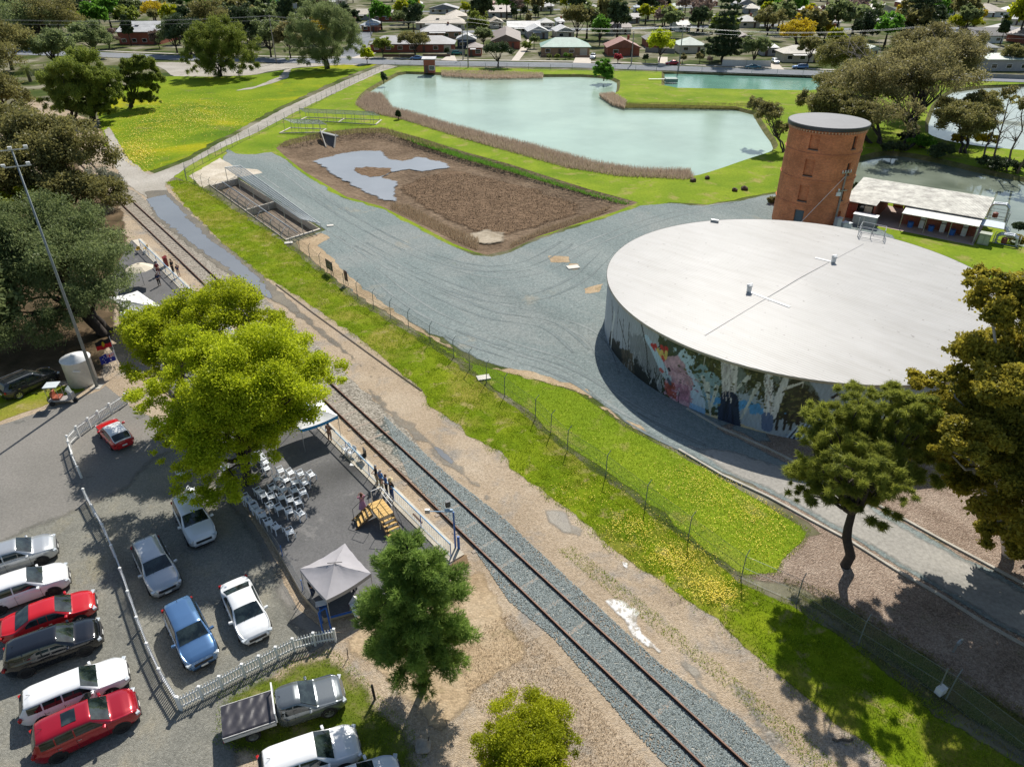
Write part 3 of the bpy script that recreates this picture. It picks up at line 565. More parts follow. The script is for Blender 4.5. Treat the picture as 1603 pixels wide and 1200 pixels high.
line([(1201,652),(1201,668)], (0.10, 0.15, 0.27), .9)
reg([(1262,590),(1420,605),(1420,760),(1290,720),(1290,640),(1280,615)], (0.30, 0.37, 0.46), .08, 15)
line([(1303,622),(1312,617),(1325,619)], (0.02, 0.02, 0.025), .25); line([(1310,623),(1318,622)], (0.6, 0.6, 0.55), .3)
reg([(1228,683),(1255,665),(1290,640),(1330,660),(1330,720),(1290,702)], (0.13, 0.20, 0.30), .2, 16, .4)
for i in range(26):
    x_ = 1232 + i * 3.4; line([(x_, 684 + i * .9), (x_ + 16, 664 + i * .4 + rg.uniform(-4, 4))], (0.025, 0.04, 0.07) if i % 2 else (0.40, 0.50, 0.60), .14)
# cockatoo
reg([(1037,563),(1048,556),(1062,558),(1078,575),(1092,600),(1100,620),(1104,645),(1100,648),(1080,640),(1058,628),(1042,618),(1040,600),(1046,590),(1036,580)], (0.46, 0.29, 0.34), .5, 17, .3)
reg([(1072,568),(1082,580),(1096,605),(1104,628),(1104,648),(1086,640),(1080,615),(1086,600),(1074,580)], (0.42, 0.52, 0.62), .1, 18)
reg([(1080,630),(1104,640),(1104,650),(1078,640)], (0.22, 0.40, 0.60), .1, 18)
reg([(1040,600),(1056,598),(1060,626),(1044,618)], (0.34, 0.08, 0.06), .8, 19, .4)
reg([(1058,600),(1078,605),(1082,632),(1060,626)], (0.38, 0.18, 0.25), .8, 20, .5)
line([(1012,528),(1022,545),(1032,565),(1040,582)], (0.42, 0.55, 0.65), .55, .9); line([(1034,578),(1040,585)], (0.42, 0.10, 0.09), .35)
for p in ([(1021,540),(1025,548)], [(1026,541),(1029,547)], [(1036,543),(1040,551)], [(1043,545),(1044,553)]): line(p, (0.42, 0.03, 0.03), .42, .2)
for p in ([(1030,548),(1036,560)], [(1036,551),(1040,562)], [(1043,552),(1042,562)]): line(p, (0.60, 0.45, 0.12), .38, .2)
line([(1037,558),(1039,563)], (0.5, 0.06, 0.05), .3)
line([(1040,587),(1048,592)], (0.34, 0.42, 0.48), .5); line([(1046,594),(1049,600)], (0.06, 0.08, 0.12), .35)
line([(1047,577),(1048,579)], (0.02, 0.02, 0.03), .3)
for i in range(14):
    x_ = 1052 + (i % 5) * 9; y_ = 578 + (i // 5) * 16 + (i % 5) * 4; line([(x_, y_), (x_ + 5, y_ + 3)], (0.33, 0.17, 0.24), .12)

rb = np.random.default_rng(12)
def dab(px_, py_, r_, col):
    a, z = cyl(px_, py_); s_ = math.radians(1) * TR; k = ((AA - a) * s_) ** 2 + ((ZZ - z) * rb.uniform(1.2, 2.4)) ** 2 < r_ ** 2; img[k] = col
for k in range(900):                                     # leaf dabs in the painted foliage
    x_ = rb.uniform(1062, 1285); y_ = rb.uniform(545, 640) + (x_ - 1060) * .16; a, z = cyl(x_, y_)
    i_, j_ = int((a - A_LO) / (A_HI - A_LO) * NA), int(z / TH * NZ)
    if not (0 <= i_ < NA and 1.2 < z < TH): continue
    c = img[i_, j_]
    if c[1] > c[2] * 1.25 and c[1] < .14 or (c[2] > .3 and rb.uniform() < .25 and x_ < 1215): dab(x_, y_, rb.uniform(.05, .16), rb.choice([(.10, .11, .035), (.03, .035, .015), (.15, .14, .05), (.06, .075, .03)]) if True else c)
for k in range(26):                                      # thin painted twigs
    x_ = rb.uniform(1075, 1275); y_ = 575 + (x_ - 1060) * .17 + rb.uniform(-12, 30); line([(x_, y_), (x_ + rb.uniform(-10, 10), y_ - rb.uniform(5, 16))], (.42, .42, .38) if k % 2 else (.03, .03, .025), .07, .03)
for (x0_, x1_, yt, yb) in ((1131, 1148, 562, 635), (1199, 1209, 585, 660)):   # bark streaks
    for k in range(26):
        x_ = rb.uniform(x0_, x1_); y_ = rb.uniform(yt, yb - 12); line([(x_, y_), (x_ + rb.uniform(-1.5, 1.5), y_ + rb.uniform(5, 14))], [(.30, .27, .25), (.68, .66, .63), (.40, .36, .38)][k % 3], .10, .03)
for k in range(60):                                      # feather strokes on the bird
    x_ = rb.uniform(1050, 1096); y_ = rb.uniform(570, 632) + (x_ - 1050) * .25; a, z = cyl(x_, y_); i_, j_ = int((a - A_LO) / (A_HI - A_LO) * NA), int(z / TH * NZ)
    if 0 <= j_ < NZ and img[i_, j_][0] > img[i_, j_][1] * 1.3: line([(x_, y_), (x_ + 3, y_ + 4)], [(.30, .14, .20), (.62, .42, .50), (.50, .24, .26)][k % 3], .09, .04)
for k in range(70):                                      # pale grass and dark scrub low on the left
    x_ = rb.uniform(975, 1062); y_ = 590 + (x_ - 975) * .55 + rb.uniform(-40, 6); line([(x_, y_), (x_ + rb.uniform(-6, 6), y_ - rb.uniform(6, 22))], (.02, .025, .02) if k % 3 else (.42, .45, .46), .08, .02)
img *= (1 + .10 * sn(5.0, 4.0, 31))[..., None]
img = np.clip(img * 1.15, 0, .85); th = np.radians(AA); V = np.c_[(TR * np.cos(th)).ravel(), (TR * np.sin(th)).ravel(), ZZ.ravel()]
I = np.arange(NA * NZ).reshape(NA, NZ); Fq = np.stack([I[:-1, :-1], I[1:, :-1], I[1:, 1:], I[:-1, 1:]], -1).reshape(-1, 4)
mm, N_, L_, B_ = newmat('mural_paint'); va = N_.new('ShaderNodeVertexColor'); va.layer_name = 'paint'; B_.inputs['Roughness'].default_value = .6
L_.new(va.outputs[0], B_.inputs['Base Color'])
mw = npmesh('mural_wall', V, Fq, mm, tank, smooth=True); ca = mw.data.color_attributes.new('paint', 'FLOAT_COLOR', 'POINT')
ca.data.foreach_set('color', np.c_[img.reshape(-1, 3), np.ones(NA * NZ)].astype(np.float32).ravel())
MB().lathe((0, 0, 0), [(TR, 0), (TR, TH)], 120, R(-30), R(130)).build('rear_wall', M('tank_wall', (0.42, 0.44, 0.42), .7), tank, True)
_a, _b = gp(1104, 522, TH + .3), gp(1352, 380, TH + .3); RIDGE = math.atan2(_b.y - _a.y, _b.x - _a.x)
# low gabled steel roof with ribs
def roofmat():
    m, N, L, B = newmat('ribbed_white_roof'); tc = N.new('ShaderNodeTexCoord'); mp = N.new('ShaderNodeMapping'); mp.vector_type = 'TEXTURE'
    mp.inputs['Rotation'].default_value = (0, 0, RIDGE); L.new(tc.outputs['Object'], mp.inputs[0])
    w = N.new('ShaderNodeTexWave'); w.wave_type = 'BANDS'; w.bands_direction = 'X'; w.inputs['Scale'].default_value = 0.95; L.new(mp.outputs[0], w.inputs[0])
    n = noise(N, L, 0.18, 5, .6, mp.outputs[0]); r = ramp(N, [(0.3, (0.365, 0.355, 0.335)), (0.7, (0.43, 0.42, 0.40))]); L.new(n.outputs[0], r.inputs[0])
    w2 = ramp(N, [(0.0, (0.86, 0.86, 0.86)), (0.3, (1, 1, 1))]); L.new(w.outputs[0], w2.inputs[0])
    c_ = mixc(N, L, 1.0, r.outputs[0], w2.outputs[0], 'MULTIPLY')
    sg = N.new('ShaderNodeMapping'); sg.vector_type = 'TEXTURE'; sg.inputs['Rotation'].default_value = (0, 0, RIDGE + R(90)); sg.inputs['Scale'].default_value = (7, .8, 1); L.new(tc.outputs['Object'], sg.inputs[0])
    n5 = noise(N, L, 1.0, 6, .75, sg.outputs[0]); r5 = ramp(N, [(.36, (.88, .87, .85)), (.55, (1, 1, 1))]); L.new(n5.outputs[0], r5.inputs[0]); c_ = mixc(N, L, .8, c_, r5.outputs[0], 'MULTIPLY')
    n6 = noise(N, L, 2.2, 2, .5, tc.outputs['Object']); r6 = ramp(N, [(.26, (.45, .43, .40)), (.30, (1, 1, 1))]); L.new(n6.outputs[0], r6.inputs[0]); c_ = mixc(N, L, .7, c_, r6.outputs[0], 'MULTIPLY'); L.new(c_, B.inputs['Base Color'])
    B.inputs['Roughness'].default_value = 0.45; B.inputs['Specular IOR Level'].default_value = .25; bump(N, L, B, w.outputs[0], 0.3, 0.04); return m
RF = roofmat()
rt = [Vector((0, 0, 0))]; b = MB(); nn = 180; RR = TR + 0.12
prof = [(0.0, .55), (RR * .35, .40), (RR * .7, .22), (RR, .04), (RR, -.10), (TR - .05, -.10)]
b = MB().lathe((0, 0, TH), [(0.01, .45), (RR * .5, .27), (RR, .05)], nn); b.build('roof', RF, tank, True)
MB().lathe((0, 0, TH), [(RR + .01, .07), (RR + .04, .0), (RR + .04, -.14), (TR + .005, -.14)], nn).build('roof_rim', M('rim_flashing', (0.50, 0.44, 0.36), .6), tank, True)
def onroof(px_, py_): 
    p = gp(px_, py_, TH + .3); d = math.hypot(p.x - TC[0], p.y - TC[1]); return Vector((p.x - TC[0], p.y - TC[1], TH + .47 - .42 * d / RR))
for (a, c) in (((1172,457),(1236,481)), ((1304,411),(1276,404))):
    A, C_ = onroof(*a), onroof(*c); bb = MB(); t = (C_ - A); m = (A + C_) / 2
    bb.box((m.x, m.y, m.z + .02), (t.length, .28, .06), math.atan2(t.y, t.x)); bb.build('roof_conduit', WHITE, tank)
    bb = MB().box((A.x, A.y, A.z + .25), (.35, .35, .4)).tube(A, A + Vector((0, 0, .7)), .05).box((A.x, A.y, A.z + .75), (.6, .12, .10), .4).lathe((A.x, A.y, A.z + .45), [(.12, 0), (.28, .1), (.28, .25), (.05, .35)], 10)
    bb.build('roof_vent', WHITE, tank)
b = MB(); b.path([onroof(1104 + 248 * k / 30, 522 - 142 * k / 30) for k in range(31)], .045, 5); b.build('ridge_seam', M('seam', (.40, .39, .37), .6), tank)
A = onroof(1119, 344.5); MB().box((A.x, A.y, A.z + .15), (.9, .3, .3), -.5).build('roof_box', STEEL, tank)
# access cage at the far rim
cg = MB(); c0, c1, c2, c3 = (onroof(*p) for p in ((1343,368),(1383,374),(1385,366),(1348,358)))
for z in (0, .55, 1.1):
    up = Vector((0, 0, z)); cg.path([c0 + up, c1 + up, c2 + up, c3 + up, c0 + up], .035)
for c in (c0, c1, c2, c3, (c0 + c1) / 2, (c2 + c3) / 2): cg.tube(c, c + Vector((0, 0, 1.1)), .035)
cg.build('access_cage', STEEL, tank)
b = MB(); e = c3 + Vector((.3, 1.0, 0))
for s in (-.25, .25): b.tube(e + Vector((s, 0, -TH)), e + Vector((s, 0, 1.2)), .035)
for k in range(20): b.tube(e + Vector((-.25, 0, -TH + .3 * k)), e + Vector((.25, 0, -TH + .3 * k)), .02)
b.build('ladder', STEEL, tank)

# ================================================================ BRICK TOWER
def brick(name, c1, c2, mort, scale=1.0, cylr=None):
    m, N, L, B = newmat(name); tc = N.new('ShaderNodeTexCoord'); sx = N.new('ShaderNodeSeparateXYZ'); L.new(tc.outputs['Object'], sx.inputs[0])
    cb = N.new('ShaderNodeCombineXYZ')
    if cylr:
        at = mth(N, L, 'ARCTAN2', sx.outputs[1], sx.outputs[0]); L.new(mth(N, L, 'MULTIPLY', at, cylr), cb.inputs[0])
    else: L.new(mth(N, L, 'ADD', sx.outputs[0], sx.outputs[1]), cb.inputs[0])
    L.new(sx.outputs[2], cb.inputs[1])
    bt = N.new('ShaderNodeTexBrick'); L.new(cb.outputs[0], bt.inputs['Vector']); bt.inputs['Scale'].default_value = 1.0 / scale
    bt.inputs['Brick Width'].default_value = .24; bt.inputs['Row Height'].default_value = .086; bt.inputs['Mortar Size'].default_value = .006
    bt.inputs['Color1'].default_value = (*c1, 1); bt.inputs['Color2'].default_value = (*c2, 1); bt.inputs['Mortar'].default_value = (*mort, 1)
    n = noise(N, L, .5, 6, .7, tc.outputs['Object']); r = ramp(N, [(.3, (.65, .62, .60)), (.7, (1.2, 1.2, 1.2))]); L.new(n.outputs[0], r.inputs[0])
    L.new(mixc(N, L, 1.0, bt.outputs[0], r.outputs[0], 'MULTIPLY'), B.inputs['Base Color']); B.inputs['Roughness'].default_value = .9
    bump(N, L, B, bt.outputs['Fac'], -.4, .02); return m
BRK = brick('orange_brick', (.72, .25, .095), (.54, .175, .07), (.42, .28, .19), 1.0, 4.8)
BRK2 = brick('red_brick', (.32, .085, .05), (.24, .065, .04), (.25, .18, .14))
tw = gp(1263, 345); TWR, TWH = 4.8, 13.6
tower = empty('brick_tower', tw, 0, 'tall round orange brick tower with a flat grey metal lid', 'tower')
st = [(0, 3.45), (3.45, 6.85), (6.85, 10.25), (10.25, 13.25)]
def wall_ring(b, z0, z1, openings, r=TWR, n=144, dep=.32):
    """brick drum storey with recessed panels given as (deg centre, deg half width, z lo, z hi)"""
    zs = sorted({z0, z1, *[o[2] for o in openings], *[o[3] for o in openings]})
    for j in range(len(zs) - 1):
        for i in range(n):
            t0, t1 = 360 * i / n, 360 * (i + 1) / n; tm = (t0 + t1) / 2; zm = (zs[j] + zs[j + 1]) / 2
            def rr(tm, zm): return r - dep if any(abs((tm - o[0] + 180) % 360 - 180) < o[1] and o[2] < zm < o[3] for o in openings) else r
            a = rr(tm, zm); p = lambda t, rad, z: (rad * math.cos(R(t)), rad * math.sin(R(t)), z)
            b.add([p(t0, a, zs[j]), p(t1, a, zs[j]), p(t1, a, zs[j + 1]), p(t0, a, zs[j + 1])], [(0, 1, 2, 3)])
            a2 = rr(tm + 360 / n, zm)
            if a2 != a: b.add([p(t1, a, zs[j]), p(t1, a2, zs[j]), p(t1, a2, zs[j + 1]), p(t1, a, zs[j + 1])], [(0, 1, 2, 3)])
            if j + 1 < len(zs) - 1:
                a3 = rr(tm, (zs[j + 1] + zs[j + 2]) / 2)
                if a3 != a: b.add([p(t0, a, zs[j + 1]), p(t1, a, zs[j + 1]), p(t1, a3, zs[j + 1]), p(t0, a3, zs[j + 1])], [(0, 1, 2, 3)])
ops = []
W1d, W2d = 233.0, 296.0
b = MB(); allop = []
for k, (z0, z1) in enumerate(st):
    if k == 0: op = [(W1d, 8.1, 0.05, 2.75), (W2d, 8.1, .9, 2.7), (53, 6, .9, 2.6), (110, 6, .9, 2.6)]
    else: op = [(W1d, 6.9, z0 + .55, z0 + 2.65), (W2d, 4.4, z0 + .75, z0 + 2.35), (W2d + 120, 5.6, z0 + .6, z0 + 2.6), (W1d + 130 , 5.6, z0 + .6, z0 + 2.6)]
    wall_ring(b, z0, z1, op); allop += [(o, k) for o in op]
b.build('brick_wall', BRK, tower)
for z0, z1 in st[:3]:
    MB().lathe((0, 0, z1), [(TWR, -.13), (TWR + .09, -.11), (TWR + .09, .05), (TWR, .07)], 96).build('string_course', BRK, tower, False)
GL = glassmat(); DG = M('dark_timber', (.06, .035, .025), .7); TBL = M('grey_blue_door', (.10, .145, .17), .6)
def arcpanel(c, hw, z0, z1, r, t, n=6):
    b = MB().lathe((0, 0, 0), [(r, z0), (r + t, z0), (r + t, z1), (r, z1)], n, R(c - hw), R(c + hw)); return b
for (c, hw, z0, z1), k in allop:
    r_ = TWR - .32
    if k == 0 and c == W1d: arcpanel(c, hw - .3, z0, z1 - .02, r_ + .01, .08).build('door', TBL, tower)
    elif c in (W2d,) and k: arcpanel(c, hw - .1, z0, z1, r_ + .01, .05).build('window', DG, tower)
    if k: arcpanel(c, hw + .8, z0 - .12, z0, TWR - .30, .38).build('window_sill', M('sill_stone', (.16, .12, .10), .8), tower)
    arcpanel(c, hw + .7, z1, z1 + .22, TWR - .2, .225).build('window_lintel', BRK, tower)
dn0 = None
for i in range(76):
    t = R(360 * i / 76)
    if dn0 is None: dn0 = MB().box((0, 0, 0), (.26, .16, .22)).build('dentil', M('pale_dentil', (.62, .40, .25), .9), tower); o = dn0
    else: o = dn0.copy(); COL.objects.link(o); o.parent = tower
    o.location = ((TWR + .06) * math.cos(t), (TWR + .06) * math.sin(t), 13.0); o.rotation_euler = (0, 0, t)
MB().lathe((0, 0, 0), [(TWR, 12.6), (TWR + .12, 12.62), (TWR + .12, 12.85), (TWR, 12.87)], 96).build('string_course', BRK, tower)
MB().lathe((0, 0, 0), [(TWR, 13.2), (5.15, 13.22), (5.17, 13.62), (5.08, 13.7), (5.08, 13.66)], 96).build('lid_rim', DARKST, tower)
MB().lathe((0, 0, 0), [(0.01, 13.86), (5.10, 13.69)], 96).build('lid', M('lid_metal', (.15, .155, .165), .7, .0, var=.08, scale=.8), tower, True)
tq = [proj((tw.x, tw.y, 0))]
# switchboards at the tower foot, electricity pole and stay wire
def stick(c, d, name, mat, parent, rz=0.): return MB().box(c, d, rz).build(name, mat, parent)
g0 = tw + Vector((TWR * math.cos(R(W2d)), TWR * math.sin(R(W2d)), 0)) * 1.0
sb = empty('switchboard', g0 + Vector((0.6, -1.0, 0)), R(W2d - 270), 'grey electrical switchboard cabinets clustered at the foot of the brick tower', 'switchboard')
CB = M('cabinet_grey', (.42, .45, .47), .45, .2)
for (x, y, w, d, h, z) in ((-1.0, 0, .9, .5, 1.9, .4), (0.05, -.2, 1.0, .6, 1.6, 0), (1.05, -.1, .8, .5, 1.3, 0)):
    MB().box((x, y, z + h / 2), (w, d, h)).box((x, y - .03, z + h + .03), (w + .1, d + .1, .05)).build('cabinet', CB, sb)
    MB().box((x, y - d / 2 - .012, z + h / 2), (w * .8, .02, h * .8)).build('cabinet_door', M('cabinet_pale', (.58, .60, .60), .5), sb)
pb = gp(1303, 362); ph_ = hgt(1303, 362, 276)
pole = empty('power_pole', pb, 0, 'timber power pole with insulators between the brick tower and the pump house', 'power pole')
POLEW = M('pole_timber', (.30, .27, .23), .85, var=.2)
MB().tube((0, 0, 0), (0, 0, 8.3), .15, .11).build('post', POLEW, pole)
for z in (8.0, 5.6): MB().box((0, 0, z), (1.6, .1, .12), .4).build('crossarm', STEEL, pole)
for x in (-.7, -.25, .25, .7): MB().tube((x * .92, x * .39, 8.05), (x * .92, x * .39, 8.35), .06).build('insulator', WHITE, pole)
MB().box((-.5, -.1, 5.2), (.6, .35, .5)).tube((-.5, -.1, 5.4), (-.5, -.1, 5.9), .12).build('transformer', WHITE, pole)
MB().tube((0, 0, 7.6), Vector(gp(1240, 362, 1.0)) - pb, .03, n=4).build('stay_wire', WHITE, pole)

# ================================================================ PUMP HOUSE
ph = empty('pump_house', gp(1430, 350), 0, 'long low brick pump house with a ribbed grey roof and white veranda beside the pond', 'pump house'); PO = ph.location.copy()
def RP(x, y, z): return gp(x, y, z) - PO
ROOFC = None
def corr(name, col, dirz, sc=3.2, rough=.5, metal=.2, dirt=(.22, .21, .18)):
    m, N, L, B = newmat(name); tc = N.new('ShaderNodeTexCoord'); mp = N.new('ShaderNodeMapping'); mp.vector_type = 'TEXTURE'; mp.inputs['Rotation'].default_value = (0, 0, dirz)
    L.new(tc.outputs['Object'], mp.inputs[0]); w = N.new('ShaderNodeTexWave'); w.inputs['Scale'].default_value = sc; L.new(mp.outputs[0], w.inputs[0])
    n = noise(N, L, .7, 5, .7, tc.outputs['Object']); r = ramp(N, [(.35, dirt), (.62, col)]); L.new(n.outputs[0], r.inputs[0])
    w2 = ramp(N, [(0, (.6, .6, .6)), (.6, (1.05, 1.05, 1.05))]); L.new(w.outputs[0], w2.inputs[0])
    L.new(mixc(N, L, 1.0, r.outputs[0], w2.outputs[0], 'MULTIPLY'), B.inputs['Base Color']); B.inputs['Roughness'].default_value = rough; B.inputs['Metallic'].default_value = metal
    bump(N, L, B, w.outputs[0], .5, .06); return m
e0, e1 = gp(1325, 314, 2.5), gp(1536, 351, 2.5); ax = (e1 - e0).normalized(); ay = Vector((-ax.y, ax.x, 0)); ath = math.atan2(ax.y, ax.x)
def LP(u, v, z): return e0 * 1 + ax * u + ay * v + Vector((0, 0, z - 2.5)) - PO
def uv(x, y, z): p = gp(x, y, z) - e0; return p.dot(ax), p.dot(ay)
Lb = (e1 - e0).length
dB = max(uv(1349, 281, 3.2)[1], 4.5); u1 = uv(1370, 325, 2.5)[0]; u2, v2 = uv(1430, 324, 2.7); uN = uv(1384, 311, 2.9)[0]
CR = corr('old_ribbed_roof', (.50, .49, .43), ath, 2.0)
v2 = max(v2, 1.2)
hr = lambda v: 2.5 + (v / dB) * .9
b = MB(); T = .08
def slabroof(q, mat, name, parent=ph, t=T): return MB().slab(q, t).build(name, mat, parent)
slabroof([LP(-.4, -.2, hr(-.2)), LP(u1, -.2, hr(-.2)), LP(u1, dB + .4, hr(dB + .4)), LP(-.4, dB + .4, hr(dB + .4))], CR, 'roof')
slabroof([LP(u1 + .01, v2, hr(v2)), LP(Lb, v2, hr(v2)), LP(Lb, dB + .4, hr(dB + .4)), LP(u1 + .01, dB + .4, hr(dB + .4))], CR, 'roof')
def wall(u0, v0, u1_, v1_, h0, h1=None, t=.22, name='brick_wall', mat=BRK2):
    a, c = LP(u0, v0, 0), LP(u1_, v1_, 0); d = (c - a).normalized(); nn_ = Vector((-d.y, d.x, 0)) * t; h1 = h0 if h1 is None else h1
    vs = [a, c, c + nn_, a + nn_]; vs = vs + [v + Vector((0, 0, h)) for v, h in zip(vs, (h0, h1, h1, h0))]
    return MB().add(vs, [(3, 2, 1, 0), (4, 5, 6, 7), (0, 1, 5, 4), (1, 2, 6, 5), (2, 3, 7, 6), (3, 0, 4, 7)]).build(name, mat, ph)
vf = v2 + .5
wall(0, dB, u1 - .3, dB, hr(dB) - .05); wall(u2 - 1.0, dB, Lb - .4, dB, hr(dB) - .05)
wall(0.1, .2, .1, dB - .02, hr(.2), hr(dB) - .05); wall(u1 - .1, .1, u1 - .1, dB - .02, hr(.1) - .05, hr(dB) - .05)
wall(u2 - 1, vf, u2 - 1, dB - .02, hr(vf) - .05, hr(dB) - .05); wall(Lb - .4, vf, Lb - .4, dB - .02, hr(vf) - .05, hr(dB) - .05)
wall(u2 - .99, vf, Lb - .62, vf, hr(vf) - .05)
wall(.35, .3, 1.6, .3, 2.3); wall(1.62, .3, u1 - .35, .3, 1.0)
wall(u1 + .6, dB, u1 + 2.0, dB, hr(dB) - .05)
b = MB().add([LP(-.5, -.6, .02), LP(Lb, -1.4, .02), LP(Lb, dB, .02), LP(-.5, dB, .02)], [(0, 1, 2, 3)]); b.build('floor_slab', M('paver_floor', (.42, .32, .27), .9, scale=1), ph)
# glazed panel, yellow sign panel, pumps
MB().slab([LP(1.8, .24, 1.1), LP(u1 - 1.6, .24, 1.1), LP(u1 - 1.6, .24, 2.2), LP(1.8, .24, 2.2)], .04).build('window', GL, ph)
MB().slab([LP(u1 - 1.5, .22, 1.05), LP(u1 - .5, .22, 1.05), LP(u1 - .5, .22, 2.2), LP(u1 - 1.5, .22, 2.2)], .04).build('panel', M('cream_panel', (.55, .48, .38), .7), ph)
MB().slab([LP(u1 + .75, dB - .05, .3), LP(u1 + 1.9, dB - .05, .3), LP(u1 + 1.9, dB - .05, 1.5), LP(u1 + .75, dB - .05, 1.5)], .04).build('yellow_panel', M('yellow', (.60, .42, .04), .6), ph)
wv = (LP(u2, v2, 0) - LP(u2, v2, 0))
ve0, ve1 = u2 - .9, Lb - .1; vv = min(v2 - 1.6, -.3)
VR = corr('veranda_roof', (.66, .66, .63), ath, 2.2, dirt=(.55, .55, .5))
slabroof([LP(ve0, vv, 2.15), LP(ve1, vv, 2.15), LP(ve1, v2 + .2, 2.5), LP(ve0, v2 + .2, 2.5)], VR, 'veranda_roof')
for k in range(4):
    u = ve0 + .15 + (ve1 - ve0 - .3) * k / 3; MB().tube(LP(u, vv + .1, 0), LP(u, vv + .1, 2.15), .045).build('veranda_post', STEEL, ph)
for k in range(3):
    u = ve0 + (ve1 - ve0) * (.27 + .28 * k)
    c = LP(u, vf - .45, 0); MB().box((c.x, c.y, .6), (.6, .5, 1.1), ath).box((c.x, c.y, 1.5), (.6, .2, .5), ath).build('pump_cabinet', M('pale_cabinet', (.55, .56, .55), .5), ph)
    c = LP(u - 1.3, vf - .9, 0); MB().lathe((c.x, c.y, 0), [(.01, .02), (.34, .02), (.38, .75), (.40, .78), (.01, .78)], 14).build('blue_drum', BLUEP, ph)
MB().slab([LP(ve1 - .1, vv - .4, .05), LP(ve1 - .1, v2 - .1, .05), LP(ve1 - .1, v2 - .1, 1.9), LP(ve1 - .1, vv - .4, 1.9)], .05).build('gate_panel', VR, ph)
# awning and machinery at the far end
slabroof([LP(Lb - .2, v2 - .6, 2.0), LP(Lb + 2.6, v2 - .4, 1.9), LP(Lb + 2.4, v2 + 1.8, 2.1), LP(Lb - .3, v2 + 1.7, 2.2)], M('blue_white_sheet', (.52, .58, .62), .5), 'awning')
sk = empty('grey_skid_box', LP(Lb + .9, vv + .3, 0) + PO, ath, 'grey machinery cabinet under the small awning at the right end of the pump house', 'cabinet')
MB().box((0, 0, .75), (1.3, 1.1, 1.4)).box((0, 0, 1.48), (1.4, 1.2, .08)).build('housing', M('sage_cabinet', (.30, .33, .25), .6), sk)
MB().box((-.3, -.57, .75), (.5, .04, 1.1)).box((.32, -.57, .75), (.5, .04, 1.1)).build('door', M('sage_door', (.38, .42, .33), .6), sk)
def pipes(name, loc, label, sc=1.0):
    r = empty(name, loc, ath, label, 'pipework'); P_ = M('pipe_grey', (.52, .55, .58), .4, .4)
    for k, y in enumerate((0, .7)):
        b = MB(); pts = [(-.9, y, 0), (-.9, y, 1.2 * sc), (-.6, y, 1.6 * sc), (.9, y, 1.7 * sc), (1.3, y, 1.4 * sc), (1.5, y, -.3)]
        for a, c in zip(pts[:-1], pts[1:]): b.tube(a, c, .14, .14, 10)
        for p in pts[1:-1]: b.lathe((p[0], p[1], p[2] - .14), [(.02, 0), (.13, .05), (.17, .14), (.13, .23), (.02, .28)], 10)
        b.build('pipe', P_, r)
    MB().lathe((0, .35, 0), [(.02, .1), (.35, .1), (.35, .7), (.2, .8), (.02, .85)], 12).build('valve_body', M('red_brown_valve', (.25, .07, .05), .6), r)
    b = MB()
    for x in (-1.2, 1.7):
        for y in (-.4, 1.1): b.tube((x, y, -1.0), (x, y, 1.1), .04)
    b.path([(-1.2, -.4, 1.1), (1.7, -.4, 1.1), (1.7, 1.1, 1.1), (-1.2, 1.1, 1.1)], .03); b.path([(-1.2, -.4, .1), (1.7, -.4, .1), (1.7, 1.1, .1), (-1.2, 1.1, .1), (-1.2, -.4, .1)], .05)
    b.build('guard_rail', STEEL, r); return r
pipes('pipework', gp(1556, 342, 0.2), 'tall grey pump pipes on a railed stand in the water behind the pump house', 1.25)
pipes('pipework', gp(1570, 382, 0), 'low grey elbow pipes on the bank at the right end of the pump house', .75)
# shed in front of tower (grey skillion box)
sh = empty('metal_shed', gp(1352, 352, 0), ath, 'low grey metal locker with a white top between the tank and the pump house', 'shed')
MB().box((0, 0, .7), (3.0, 1.2, 1.4)).build('walls', CB, sh); MB().box((0, 0, 1.45), (3.2, 1.4, .08)).build('lid', WHITE, sh)
for k in range(3): MB().box((-1 + k, -.62, .7), (.9, .03, 1.2)).build('door', STEEL, sh)

